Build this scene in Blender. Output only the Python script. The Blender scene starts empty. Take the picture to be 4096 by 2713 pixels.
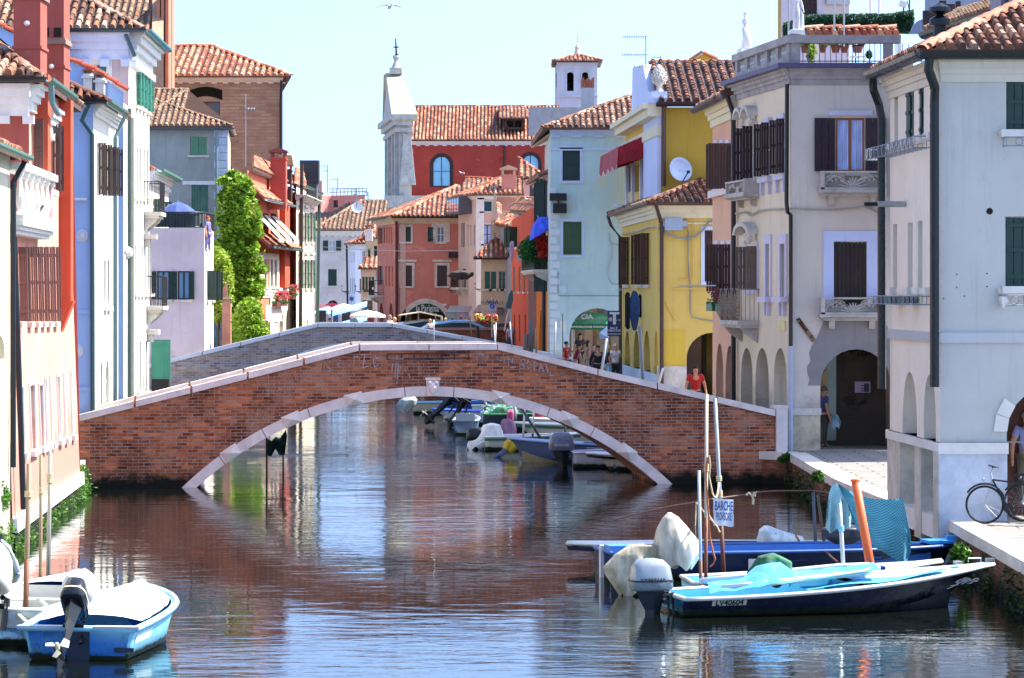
import bpy,bmesh,math,random
from mathutils import Vector,Matrix,geometry,noise
random.seed(7)
C=bpy.context.scene.collection
R=math.radians
# ------------------------------------------------------------ camera, sky, sun, exposure
FX,CX,HY,H=12113.0,2048.0,1168.0,4.9
cam_d=bpy.data.cameras.new('camera'); cam=bpy.data.objects.new('camera',cam_d); C.objects.link(cam)
cam.location=(0,0,H); cam.rotation_euler=(R(90),0,0)
cam_d.sensor_width=36; cam_d.lens=36*FX/4096; cam_d.shift_y=-(1356.5-HY)/4096
cam_d.clip_start=0.5; cam_d.clip_end=6000
bpy.context.scene.camera=cam
SUN_AZ,SUN_EL=R(77),R(53)
w=bpy.data.worlds.new('World'); bpy.context.scene.world=w; w.use_nodes=True
nt=w.node_tree; sky=nt.nodes.new('ShaderNodeTexSky'); sky.sky_type='NISHITA'; sky.sun_disc=False
sky.sun_elevation=SUN_EL; sky.sun_rotation=SUN_AZ; sky.air_density=1.0; sky.dust_density=1.0; sky.ozone_density=1.5
tc=nt.nodes.new('ShaderNodeTexCoord'); va=nt.nodes.new('ShaderNodeVectorMath'); va.operation='ADD'; va.inputs[1].default_value=(0,0,.26)
nt.links.new(tc.outputs['Generated'],va.inputs[0]); vn=nt.nodes.new('ShaderNodeVectorMath'); vn.operation='NORMALIZE'; nt.links.new(va.outputs[0],vn.inputs[0]); nt.links.new(vn.outputs[0],sky.inputs[0])
vt=nt.nodes.new('ShaderNodeVectorMath'); vt.operation='MULTIPLY'; vt.inputs[1].default_value=(.94,.945,1.0); nt.links.new(sky.outputs[0],vt.inputs[0]); nt.links.new(vt.outputs[0],nt.nodes['Background'].inputs[0]); nt.nodes['Background'].inputs[1].default_value=0.15
sd=bpy.data.lights.new('sun','SUN'); so=bpy.data.objects.new('sun',sd); C.objects.link(so)
sd.energy=4.5; sd.angle=R(0.5); sd.color=(1,.94,.84)
tosun=Vector((math.sin(SUN_AZ)*math.cos(SUN_EL),math.cos(SUN_AZ)*math.cos(SUN_EL),math.sin(SUN_EL)))
so.rotation_euler=tosun.to_track_quat('Z','Y').to_euler(); so.location=(30,20,60)
vs=bpy.context.scene.view_settings
vs.view_transform='Standard'; vs.look='None'; vs.exposure=1.6; vs.gamma=1; vs.use_curve_mapping=False
bpy.context.scene.cycles.max_bounces=6; bpy.context.scene.cycles.use_denoising=True
bpy.context.scene.cycles.sample_clamp_indirect=6
# ------------------------------------------------------------ measuring on the photograph
REG=dict(O=(0,0,1),A=(0,0,1.7426),B=(0,800,1.7426),C=(0,1700,1.5478),D=(1100,0,1.7425),E=(1100,800,1.7425),
           G=(2000,0,1.8445),H=(2000,800,1.7418),I=(2900,0,1.7425),J=(2900,800,1.6505),K=(2200,1700,1.5482),
           L=(3100,1700,1.5482),M=(1100,1600,1.4092),N=(1580,1560,2.234),P=(980,600,2.063),Q=(1480,1080,3.7),T=(3000,0,2.1606))
cur=REG['O']
def use(r):
 global cur; cur=REG[r]
def U(x):return cur[0] + x/cur[2]
def V(y):return cur[1] + y/cur[2]
def at(x,y,Y):return Vector(((U(x)-CX)*Y/FX,Y,H-(V(y)-HY)*Y/FX))
def Xu(x,Y):return (U(x)-CX)*Y/FX
def Zv(y,Y):return H-(V(y)-HY)*Y/FX
def pix(Y):return Y/FX/cur[2]
# ------------------------------------------------------------ materials
MATS={}
def lin(c):
 if isinstance(c,str):c=tuple(int(c[i:i+2],16) for i in (0,2,4))
 return tuple(((x/255)/12.92 if x/255 <= .04045 else ((x/255+.055)/1.055)**2.4) for x in c)
def newmat(key):
 m=bpy.data.materials.new(key); m.use_nodes=True
 n=m.node_tree.nodes; l=m.node_tree.links; b=n['Principled BSDF']
 return m,n,l,b
def mixc(n,l,a,b,f,mode='MIX'):
 x=n.new('ShaderNodeMix'); x.data_type='RGBA'; x.blend_type=mode
 for sock,val in ((x.inputs[6],a),(x.inputs[7],b),(x.inputs[0],f)):
  if hasattr(val,'is_output'):l.new(val,sock)
  elif isinstance(val,tuple):sock.default_value=(*val,1) if len(val) == 3 else val
  else:sock.default_value=val
 return x.outputs[2]
def nz(n,l,vec,scale,detail=4,rough=.6,dist=0):
 t=n.new('ShaderNodeTexNoise'); t.inputs['Scale'].default_value=scale; t.inputs['Detail'].default_value=detail
 t.inputs['Roughness'].default_value=rough; t.inputs['Distortion'].default_value=dist
 if vec is not None:l.new(vec,t.inputs['Vector'])
 return t.outputs[0]
def ramp(n,l,fac,stops,const=False):
 r=n.new('ShaderNodeValToRGB'); e=r.color_ramp.elements
 if const:r.color_ramp.interpolation='CONSTANT'
 while len(e) < len(stops):e.new(.5)
 for k,(p,c) in enumerate(stops):
  e[k].position=p; e[k].color=(*c,1) if not isinstance(c,(int,float)) else (c,c,c,1)
 l.new(fac,r.inputs[0]); return r.outputs[0]
def objco(n,l,sc=(1,1,1)):
 t=n.new('ShaderNodeTexCoord'); m=n.new('ShaderNodeMapping'); m.inputs['Scale'].default_value=sc
 l.new(t.outputs['Object'],m.inputs[0]); return m.outputs[0]
def bump(n,l,b,h,s,d=.02):
 x=n.new('ShaderNodeBump'); x.inputs['Strength'].default_value=s; x.inputs['Distance'].default_value=d
 l.new(h,x.inputs['Height']); l.new(x.outputs[0],b.inputs['Normal'])
def plaster(c,var=.16,patch=None,pthr=.62,key=''):
 k=f'plaster_{c}_{key}'
 if k in MATS:return MATS[k]
 m,n,l,b=newmat(k); base=lin(c)
 co=objco(n,l); f1=nz(n,l,co,.55,8,.65,.6)
 dark=tuple(x*(1-var*1.5) for x in base); light=tuple(min(1,x*(1+var*.8)) for x in base)
 col=mixc(n,l,dark,light,ramp(n,l,f1,[(.3,0.),(.7,1.)]))
 st=nz(n,l,objco(n,l,(3.2,3.2,.22)),1.6,6,.7)
 col=mixc(n,l,col,tuple(x*.72 for x in base),ramp(n,l,st,[(.54,0.),(.74,.7)]))
 if patch is not None:
  pn=nz(n,l,co,.9,9,.7,.4)
  col=mixc(n,l,col,lin(patch),ramp(n,l,pn,[(pthr,0.),(pthr+.02,1.)]))
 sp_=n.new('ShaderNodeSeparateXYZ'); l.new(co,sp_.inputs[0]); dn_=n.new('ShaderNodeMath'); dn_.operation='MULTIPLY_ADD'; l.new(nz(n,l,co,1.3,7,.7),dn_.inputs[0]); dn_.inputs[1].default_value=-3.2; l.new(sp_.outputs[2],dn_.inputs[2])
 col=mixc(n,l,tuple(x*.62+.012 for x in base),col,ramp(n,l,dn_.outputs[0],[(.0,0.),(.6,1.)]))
 fl=nz(n,l,co,3.1,7,.75,.3); col=mixc(n,l,col,tuple(x*.8+.05 for x in base),ramp(n,l,fl,[(.6,0.),(.63,.6)]))
 l.new(col,b.inputs['Base Color']); b.inputs['Roughness'].default_value=.92
 b.inputs['Specular IOR Level'].default_value=.2
 bump(n,l,b,nz(n,l,co,14,6,.7),.25,.02); MATS[k]=m; return m
def paint(c,rough=.45,metal=0.,var=.12,spec=.5):
 k=f'paint_{c}_{rough}_{metal}'
 if k in MATS:return MATS[k]
 m,n,l,b=newmat(k); base=lin(c)
 f=nz(n,l,objco(n,l),3.5,6,.7)
 col=mixc(n,l,tuple(x*(1-var) for x in base),tuple(min(1,x*(1+var)) for x in base),ramp(n,l,f,[(.3,0.),(.7,1.)]))
 l.new(col,b.inputs['Base Color']); b.inputs['Metallic'].default_value=metal
 rr=ramp(n,l,nz(n,l,objco(n,l),9,4),[(.3,max(.03,rough-.08)),(.7,min(1,rough+.12))]); l.new(rr,b.inputs['Roughness'])
 b.inputs['Specular IOR Level'].default_value=spec; MATS[k]=m; return m
def wood(c,rough=.6):
 k=f'wood_{c}'
 if k in MATS:return MATS[k]
 m,n,l,b=newmat(k); base=lin(c)
 base=tuple(x*.62 for x in base); f=nz(n,l,objco(n,l,(14,14,.8)),2,6,.7); f2=nz(n,l,objco(n,l),1.3,5)
 col=mixc(n,l,tuple(x*.6 for x in base),tuple(min(1,x*1.35) for x in base),f)
 col=mixc(n,l,col,tuple(min(1,x*1.5+.03) for x in base),ramp(n,l,f2,[(.55,0.),(.75,.5)]))
 l.new(col,b.inputs['Base Color']); b.inputs['Roughness'].default_value=rough
 bump(n,l,b,f,.3,.01); MATS[k]=m; return m
def stone(c,var=.2):
 k=f'stone_{c}'
 if k in MATS:return MATS[k]
 m,n,l,b=newmat(k); base=lin(c); co=objco(n,l)
 f=nz(n,l,co,1.7,9,.7,.3); g=nz(n,l,co,8,6,.8)
 col=mixc(n,l,tuple(x*(1-var*1.8) for x in base),tuple(min(1,x*(1+var*.6)) for x in base),ramp(n,l,f,[(.32,0.),(.62,1.)]))
 col=mixc(n,l,col,(.06,.055,.05),ramp(n,l,g,[(.62,0.),(.8,.5)]))
 l.new(col,b.inputs['Base Color']); b.inputs['Roughness'].default_value=.85
 bump(n,l,b,g,.35,.02); MATS[k]=m; return m
def brick(c1,c2,mortar,bw=.26,bh=.075,ms=.012,dark=.5,key=''):
 k=f'brick_{c1}_{key}'
 if k in MATS:return MATS[k]
 m,n,l,b=newmat(k)
 t=n.new('ShaderNodeUVMap'); uvn=t.outputs[0]
 w1=nz(n,l,uvn,1.1,3); mp=n.new('ShaderNodeVectorMath'); mp.operation='MULTIPLY_ADD'
 l.new(w1,mp.inputs[0]); mp.inputs[1].default_value=(.03,.05,0); l.new(uvn,mp.inputs[2])
 br=n.new('ShaderNodeTexBrick'); l.new(mp.outputs[0],br.inputs['Vector']); br.inputs['Scale'].default_value=1
 br.inputs['Brick Width'].default_value=bw; br.inputs['Row Height'].default_value=bh; br.inputs['Mortar Size'].default_value=ms
 br.inputs['Mortar Smooth'].default_value=.3; br.inputs['Bias'].default_value=0
 br.inputs['Color1'].default_value=(0,0,0,1); br.inputs['Color2'].default_value=(1,1,1,1); br.inputs['Mortar'].default_value=(.5,.5,.5,1)
 big=nz(n,l,uvn,.55,7,.68,.8); mid=nz(n,l,uvn,2.6,5,.7)
 mp2=n.new('ShaderNodeMapping'); mp2.inputs['Scale'].default_value=(1.4,5,1); l.new(uvn,mp2.inputs[0]); rowy=nz(n,l,mp2.outputs[0],1.3,4,.7)
 bc=mixc(n,l,lin(c1),lin(c2),br.outputs['Color'])
 bc=mixc(n,l,bc,tuple(x*.35 for x in lin(c1)),ramp(n,l,big,[(.46,0.),(.55,dark)]))
 wm=nz(n,l,uvn,.9,6,.75,.5); bc=mixc(n,l,bc,tuple(.5*x+.5*y for x,y in zip(lin(c2),lin('8a7a6c'))),ramp(n,l,wm,[(.5,0.),(.58,.65)]))
 bc=mixc(n,l,bc,tuple(x*.42 for x in lin(c2)),ramp(n,l,rowy,[(.52,0.),(.62,dark*1.1)]))
 bc=mixc(n,l,bc,lin(mortar),ramp(n,l,mid,[(.6,0.),(.76,.55)]))
 mf=ramp(n,l,mid,[(.3,.25),(.6,.95)])
 mm=n.new('ShaderNodeMath'); mm.operation='MULTIPLY'; l.new(br.outputs['Fac'],mm.inputs[0]); l.new(mf,mm.inputs[1])
 col=mixc(n,l,bc,lin(mortar),mm.outputs[0])
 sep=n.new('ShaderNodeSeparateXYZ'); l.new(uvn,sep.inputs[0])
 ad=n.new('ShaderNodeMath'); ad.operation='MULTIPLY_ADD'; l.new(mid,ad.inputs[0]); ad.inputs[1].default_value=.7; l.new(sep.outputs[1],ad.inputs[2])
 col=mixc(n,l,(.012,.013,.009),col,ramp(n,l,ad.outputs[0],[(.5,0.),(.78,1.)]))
 l.new(col,b.inputs['Base Color']); b.inputs['Roughness'].default_value=.9; b.inputs['Specular IOR Level'].default_value=.2
 inv=n.new('ShaderNodeMath'); inv.operation='SUBTRACT'; inv.inputs[0].default_value=1; l.new(br.outputs['Fac'],inv.inputs[1])
 bump(n,l,b,inv.outputs[0],1.,.03); MATS[k]=m; return m
def tilemat(name,stops,lichen=.3):
 k='tile_'+name
 if k in MATS:return MATS[k]
 m,n,l,b=newmat(k)
 uv=n.new('ShaderNodeUVMap'); wn=n.new('ShaderNodeTexWhiteNoise'); wn.noise_dimensions='2D'; l.new(uv.outputs[0],wn.inputs['Vector'])
 col=ramp(n,l,wn.outputs['Value'],[(p,tuple(x*.8 for x in lin(c))) for p,c in stops],True)
 co=objco(n,l)
 lic=nz(n,l,co,2.2,8,.75)
 col=mixc(n,l,col,lin('3a342e'),ramp(n,l,lic,[(.54,0.),(.72,lichen)]))
 g=nz(n,l,co,12,5,.7)
 col=mixc(n,l,col,(0.02,0.02,0.02),ramp(n,l,g,[(.55,0.),(.8,.35)]))
 l.new(col,b.inputs['Base Color']); b.inputs['Roughness'].default_value=.85; b.inputs['Specular IOR Level'].default_value=.25
 bump(n,l,b,g,.3,.01); MATS[k]=m; return m
T_RED=tilemat('red',[(0,'a85c44'),(.22,'b87658'),(.42,'cfa080'),(.6,'8f4a38'),(.74,'d2b094'),(.88,'7d4a3c')],.3)
T_MIX=tilemat('mix',[(0,'9a6c54'),(.2,'74503f'),(.38,'bb9a84'),(.55,'54403a'),(.7,'93604a'),(.84,'c4a68e')],.6)
T_OLD=tilemat('old',[(0,'8d7460'),(.22,'9d8068'),(.42,'7a6656'),(.6,'a98e72'),(.76,'a06a4e'),(.88,'6a5a4e')],.35)
T_DARK=tilemat('dark',[(0,'6a4234'),(.22,'8a5844'),(.42,'46322e'),(.6,'744a3a'),(.76,'a07c64'),(.88,'383034')],.7)
def hullm(c,rough=.3):
 k='hull_'+c
 if k in MATS:return MATS[k]
 m,n,l,b=newmat(k); base=lin(c); co=objco(n,l); sp=n.new('ShaderNodeSeparateXYZ'); l.new(co,sp.inputs[0])
 col=mixc(n,l,base,tuple(x*.6+.03 for x in base),ramp(n,l,nz(n,l,objco(n,l,(1,1,5)),3,7,.75),[(.52,0.),(.7,.6)]))
 col=mixc(n,l,col,tuple(.5*x+.2 for x in base),ramp(n,l,nz(n,l,objco(n,l,(.6,1,14)),5,5,.7),[(.66,0.),(.7,.45)]))
 a=n.new('ShaderNodeMath'); a.operation='MULTIPLY_ADD'; l.new(nz(n,l,co,6,5,.7),a.inputs[0]); a.inputs[1].default_value=-.16; l.new(sp.outputs[2],a.inputs[2])
 col=mixc(n,l,lin('2a3320'),col,ramp(n,l,a.outputs[0],[(.0,.0),(.04,1.)])); l.new(col,b.inputs['Base Color'])
 l.new(ramp(n,l,nz(n,l,co,7,4),[(.3,rough-.08),(.7,rough+.25)]),b.inputs['Roughness']); MATS[k]=m; return m
def glass(c='1c2a33',rough=.08):
 k=f'glass_{c}'
 if k in MATS:return MATS[k]
 m,n,l,b=newmat(k); base=lin(c)
 f=nz(n,l,objco(n,l),1.5,3)
 l.new(mixc(n,l,base,tuple(min(1,x*2.2+.01) for x in base),f),b.inputs['Base Color'])
 b.inputs['Roughness'].default_value=rough; b.inputs['Specular IOR Level'].default_value=.7
 bump(n,l,b,f,.1,.02); MATS[k]=m; return m
def cloth(c,c2=None,fold=.4,scale=5,trans=0):
 k=f'cloth_{c}_{c2}_{scale}'
 if k in MATS:return MATS[k]
 m,n,l,b=newmat(k); base=lin(c); co=objco(n,l,(1,1,.35))
 f=nz(n,l,co,scale,3,.5,.3)
 col=mixc(n,l,tuple(x*.8 for x in base),lin(c2) if c2 else tuple(min(1,x*1.12) for x in base),ramp(n,l,f,[(.4,0.),(.65,1.)]))
 l.new(col,b.inputs['Base Color']); b.inputs['Roughness'].default_value=.8
 b.inputs['Sheen Weight'].default_value=.1
 bump(n,l,b,f,fold*.7,.04); MATS[k]=m; return m
def leafm(c,c2):
 k=f'leaf_{c}'
 if k in MATS:return MATS[k]
 m,n,l,b=newmat(k)
 f=nz(n,l,objco(n,l),2.5,4,.8); g=n.new('ShaderNodeNewGeometry')
 rnd=mixc(n,l,lin(c),lin(c2),g.outputs['Random Per Island'])
 l.new(mixc(n,l,rnd,lin(c),ramp(n,l,f,[(.4,0.),(.65,.7)])),b.inputs['Base Color'])
 b.inputs['Roughness'].default_value=.55
 tr=n.new('ShaderNodeBsdfTranslucent'); l.new(rnd,tr.inputs[0]); mx=n.new('ShaderNodeMixShader'); mx.inputs[0].default_value=.35
 l.new(b.outputs[0],mx.inputs[1]); l.new(tr.outputs[0],mx.inputs[2]); l.new(mx.outputs[0],n['Material Output'].inputs[0]); MATS[k]=m; return m
def gingham(c,c2,s=.05):
 k=f'gingham_{c}'
 if k in MATS:return MATS[k]
 m,n,l,b=newmat(k); uv=n.new('ShaderNodeUVMap')
 ck=n.new('ShaderNodeTexChecker'); ck.inputs['Scale'].default_value=1/s; l.new(uv.outputs[0],ck.inputs['Vector'])
 wv=n.new('ShaderNodeTexWave'); wv.inputs['Scale'].default_value=.9; wv.inputs['Distortion'].default_value=.6; l.new(uv.outputs[0],wv.inputs['Vector'])
 col=mixc(n,l,lin(c),lin(c2),ck.outputs['Fac']); l.new(col,b.inputs['Base Color']); b.inputs['Roughness'].default_value=.9
 f=nz(n,l,uv.outputs[0],4,4); bump(n,l,b,f,.5,.05); MATS[k]=m; return m
WHITE=paint('dcdcd8',.6); STONEW=stone('cfc8bc'); IRON=paint('1d2022',.5,.3); DGREEN=paint('173f35',.55)
PIPE=paint('20262a',.35,.4); GREY=paint('8d9296',.4,.5); RUST=wood('6b3d25'); STEEL=paint('a9adb0',.35,.6)
# ------------------------------------------------------------ mesh building
class MB:
 def __init__(s):s.v=[]; s.f=[]; s.uv={}
 def add(s,vs,fs,uv=None):
  o=len(s.v); s.v += [Vector(x) for x in vs]
  for i,f in enumerate(fs):
   if uv:s.uv[len(s.f)]=[uv[k] for k in f] if isinstance(uv,list) else uv
   s.f.append([o+k for k in f])
  return s
 def quad(s,a,b,c,d,uv=None):return s.add([a,b,c,d],[(0,1,2,3)],uv)
 def box(s,c,d,M=None):
  c=Vector(c); x,y,z=(k/2 for k in d)
  p=[Vector((i*x,j*y,k*z)) for k in (-1,1) for j in (-1,1) for i in (-1,1)]
  if M is not None:p=[M @ q for q in p]
  return s.add([c+q for q in p],[(0,2,3,1),(4,5,7,6),(0,1,5,4),(2,6,7,3),(0,4,6,2),(1,3,7,5)])
 def fb(s,F,s0,s1,z0,z1,o0,o1):
  p=[F.pt(a,b,c) for b in (z0,z1) for c in (o0,o1) for a in (s0,s1)]
  return s.add(p,[(0,2,3,1),(4,5,7,6),(0,1,5,4),(2,6,7,3),(0,4,6,2),(1,3,7,5)])
 def tube(s,pts,r,n=8,caps=True):
  pts=[Vector(p) for p in pts]; rr=r if isinstance(r,(list,tuple)) else [r]*len(pts); vs=[]; fs=[]
  for i,p in enumerate(pts):
   t=(pts[min(i+1,len(pts)-1)]-pts[max(i-1,0)]).normalized()
   a=t.cross(Vector((0,0,1)) if abs(t.z) < .9 else Vector((0,1,0))).normalized(); b=t.cross(a)
   for k in range(n):q=2*math.pi*k/n; vs.append(p+(a*math.cos(q)+b*math.sin(q))*rr[i])
  for i in range(len(pts)-1):
   for k in range(n):fs.append((i*n+k,i*n+(k+1) % n,(i+1)*n+(k+1) % n,(i+1)*n+k))
  if caps:fs += [tuple(range(n))[::-1],tuple(range((len(pts)-1)*n,len(pts)*n))]
  return s.add(vs,fs)
 def lathe(s,prof,c,n=12,M=None):
  c=Vector(c); vs=[]; fs=[]
  for r,z in prof:
   for k in range(n):
    q=Vector((r*math.cos(2*math.pi*k/n),r*math.sin(2*math.pi*k/n),z)); vs.append(c+(M @ q if M is not None else q))
  for i in range(len(prof)-1):
   for k in range(n):fs.append((i*n+k,i*n+(k+1) % n,(i+1)*n+(k+1) % n,(i+1)*n+k))
  fs += [tuple(range(n))[::-1],tuple(range((len(prof)-1)*n,len(prof)*n))]
  return s.add(vs,fs)
 def ell(s,c,d,n=12,M=None):
  m=n//2+1; pr=[(math.sin(math.pi*i/m),-math.cos(math.pi*i/m)) for i in range(m+1)]
  S=Matrix.Diagonal(Vector(d) if not isinstance(d,(int,float)) else Vector((d,d,d)))
  return s.lathe([(max(r,1e-3),z) for r,z in pr],c,n,(M @ S) if M is not None else S)
 def prism(s,poly,vec,holes=()):
  """a flat polygon (list of Vectors) pushed along vec"""
  vec=Vector(vec); loops=[[Vector(p) for p in poly]]+[[Vector(p) for p in h] for h in holes]
  tris=geometry.tessellate_polygon(loops); flat=[p for lp in loops for p in lp]; N=len(flat)
  s.add(flat+[p+vec for p in flat],[t for t in tris]+[tuple(N+k for k in t[::-1]) for t in tris])
  o=len(s.v)-2*N; b=0
  for lp in loops:
   n=len(lp)
   for k in range(n):s.f.append([o+b+k,o+b+(k+1) % n,o+N+b+(k+1) % n,o+N+b+k])
   b += n
  return s
 def build(s,name,mat,parent=None,smooth=False,fix=False):
  org=ORG.get(parent.name,Vector()) if parent else Vector()
  me=bpy.data.meshes.new(name); me.from_pydata([tuple(v-org) for v in s.v],[],s.f)
  if s.uv:
   ul=me.uv_layers.new(name='uv')
   for p in me.polygons:
    u=s.uv.get(p.index)
    if u is None:continue
    for k,li in enumerate(p.loop_indices):ul.data[li].uv=u[k] if isinstance(u,list) else u
  if fix:
   bm=bmesh.new(); bm.from_mesh(me); bmesh.ops.remove_doubles(bm,verts=bm.verts,dist=1e-4)
   bmesh.ops.recalc_face_normals(bm,faces=bm.faces); bm.to_mesh(me); bm.free()
  if smooth:
   me.polygons.foreach_set('use_smooth',[True]*len(me.polygons))
  me.materials.append(mat); o=bpy.data.objects.new(name,me); C.objects.link(o)
  if parent:o.parent=parent; ORG[o.name]=org
  return o
ORG={}
def thing(name,label,cat,loc=(0,0,0),group=None):
 o=bpy.data.objects.new(name,None); C.objects.link(o); o.location=loc; ORG[o.name]=Vector(loc)
 o.empty_display_size=.3; o['label']=label; o['category']=cat
 if group:o['group']=group
 return o
def tag(o,label,cat,group=None):
 o['label']=label; o['category']=cat
 if group:o['group']=group
 return o
def recenter(o,loc):
 """put a one-mesh thing's origin where it stands"""
 loc=Vector(loc); o.data.transform(Matrix.Translation(-loc)); o.location=loc; return o
def solo(mb,name,mat,label,cat,group=None,smooth=False,fix=False):
 o=mb.build(name,mat,None,smooth,fix); tag(o,label,cat,group)
 xs=[v for v in mb.v]; c=sum(xs,Vector())/len(xs); return recenter(o,(c.x,c.y,min(v.z for v in xs)))
def struct(o,kind='structure'):o['kind']=kind; return o
def split(o,name):
 """every loose piece of o becomes a part of its own"""
 me=o.data; n=len(me.vertices); par=list(range(n))
 def fd(a):
  while par[a] != a:par[a]=par[par[a]]; a=par[a]
  return a
 for p in me.polygons:
  v=list(p.vertices)
  for q in v[1:]:par[fd(q)]=fd(v[0])
 grp={}
 for p in me.polygons:grp.setdefault(fd(p.vertices[0]),[]).append(tuple(p.vertices))
 for fs in grp.values():
  ids=sorted({q for f in fs for q in f}); ix={q:i for i,q in enumerate(ids)}; m2=bpy.data.meshes.new(name); m2.from_pydata([tuple(me.vertices[q].co) for q in ids],[],[tuple(ix[q] for q in f) for f in fs])
  m2.materials.append(me.materials[0]); c=bpy.data.objects.new(name,m2); C.objects.link(c); c.parent=o.parent; c.location=o.location
 bpy.data.objects.remove(o)
def copytree(o,parent=None):
 c=o.copy(); C.objects.link(c)
 if parent is not None:c.parent=parent
 ORG[c.name]=Vector(ORG.get(o.name,Vector()))
 for ch in list(o.children):copytree(ch,c)
 return c
def text_mesh(s,size,mat,parent,name,M,depth=.01,bold=False):
 cu=bpy.data.curves.new(name,'FONT'); cu.body=s; cu.size=size; cu.extrude=depth; cu.align_x='CENTER'; cu.align_y='CENTER'
 if bold:cu.offset=size*.02
 t=bpy.data.objects.new(name+'_c',cu); C.objects.link(t)
 me=bpy.data.meshes.new_from_object(t.evaluated_get(bpy.context.evaluated_depsgraph_get())); bpy.data.objects.remove(t)
 me.transform(M); org=ORG.get(parent.name,Vector()) if parent else Vector(); me.transform(Matrix.Translation(-org))
 me.materials.clear(); me.materials.append(mat); o=bpy.data.objects.new(name,me); C.objects.link(o)
 if parent:o.parent=parent; ORG[o.name]=org
 return o
def facM(F,s,z,o=.02):
 """matrix that lays local XY text onto facade F"""
 d=F.d.to_3d(); n=F.n.to_3d(); m=Matrix((( d.x,0,n.x,0),(d.y,0,n.y,0),(0,1,0,0),(0,0,0,1)))
 return Matrix.Translation(F.pt(s,z,o)) @ m
# ------------------------------------------------------------ facades
class Fac:
 """a vertical plane; s runs left to right as seen from the canal mouth, o points outwards"""
 def __init__(f,p0,p1):
  f.a=Vector(p0[:2]); f.b=Vector(p1[:2]); f.d=(f.b-f.a).normalized(); f.n=Vector((f.d.y,-f.d.x)); f.L=(f.b-f.a).length
  f.holes=[]; f.todo=[]
 def pt(f,s,z,o=0.):q=f.a+f.d*s+f.n*o; return Vector((q.x,q.y,z))
 def S(f,x):
  k=(U(x)-CX)/FX; return (k*f.a.y-f.a.x)/(f.d.x-k*f.d.y)
 def Yd(f,s):return (f.a+f.d*s).y
 def SZ(f,x,y):s=f.S(x); return s,H-(V(y)-HY)*f.Yd(s)/FX
 def rect(f,x0,y0,x1,y1):
  s0,s1=sorted((f.S(x0),f.S(x1))); Y=f.Yd((s0+s1)/2); return s0,s1,H-(V(y1)-HY)*Y/FX,H-(V(y0)-HY)*Y/FX
 def win(f,x0,y0,x1,y1,kind='shut',**k):f.todo.append((f.rect(x0,y0,x1,y1),kind,k)); return f
 def winm(f,s0,s1,z0,z1,kind='shut',**k):f.todo.append(((s0,s1,z0,z1),kind,k)); return f
def FU(x0,Y0,x1,Y1):return Fac((Xu(x0,Y0),Y0),(Xu(x1,Y1),Y1))
def arch_poly(s0,s1,z0,z1,n=14,pointed=0):
 r=(s1-s0)/2; c=(s0+s1)/2; h=min(r*(1+pointed),z1-z0-.05); zc=z1-h
 return [(s0,z0),(s1,z0)]+[(c+r*math.cos(math.pi*k/n),zc+h*math.sin(math.pi*k/n)**(1 if not pointed else .85)) for k in range(n+1)]
def wall(F,poly,holes,mat,parent,name='wall',depth=.22,s0=None):
 """outer skin with real openings and their reveals, UV in metres"""
 mb=MB(); xs_=sorted({q[0] for q in poly}); zs_=sorted({q[1] for q in poly})
 if len(poly) == 4 and len(xs_) == 2 and len(zs_) == 2:
  bb=[(min(q[0] for q in h),max(q[0] for q in h),min(q[1] for q in h),max(q[1] for q in h)) for h in holes]
  gx=sorted({round(v,5) for v in xs_+[k for q in bb for k in q[:2]] if xs_[0]-1e-6 <= v <= xs_[1]+1e-6}); gz=sorted({round(v,5) for v in zs_+[k for q in bb for k in q[2:]] if zs_[0]-1e-6 <= v <= zs_[1]+1e-6})
  for i in range(len(gx)-1):
   for j in range(len(gz)-1):
    mx,mz=(gx[i]+gx[i+1])/2,(gz[j]+gz[j+1])/2
    if any(q[0] < mx < q[1] and q[2] < mz < q[3] for q in bb):continue
    c=[(gx[i],gz[j]),(gx[i+1],gz[j]),(gx[i+1],gz[j+1]),(gx[i],gz[j+1])]; mb.quad(*[F.pt(*k) for k in c],c)
  for h,q in zip(holes,bb):
   if len(h) == 4:continue
   arc=h[2:]; cx_=(q[0]+q[1])/2
   for side,corner in ((1,(q[1],q[3])),(-1,(q[0],q[3]))):
    pts=[k for k in arc if (k[0]-cx_)*side >= -1e-6]
    for k0,k1 in zip(pts,pts[1:]):mb.add([F.pt(*corner),F.pt(*k0),F.pt(*k1)],[(0,1,2)],[corner,k0,k1])
 else:
  loops=[[Vector((a,b,0)) for a,b in poly]]+[[Vector((a,b,0)) for a,b in h] for h in holes]
  tris=geometry.tessellate_polygon(loops); flat=[p for lp in loops for p in lp]
  mb.add([F.pt(p.x,p.y) for p in flat],[tuple(t) for t in tris],[(p.x,p.y) for p in flat])
 for h in holes:
  n=len(h)
  for k in range(n):
   (a,b),(c,d)=h[k],h[(k+1) % n]
   mb.quad(F.pt(a,b),F.pt(c,d),F.pt(c,d,-depth),F.pt(a,b,-depth),[(a,b),(c,d),(c+.1,d+.1),(a+.1,b+.1)])
 return mb.build(name,mat,parent)
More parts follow.
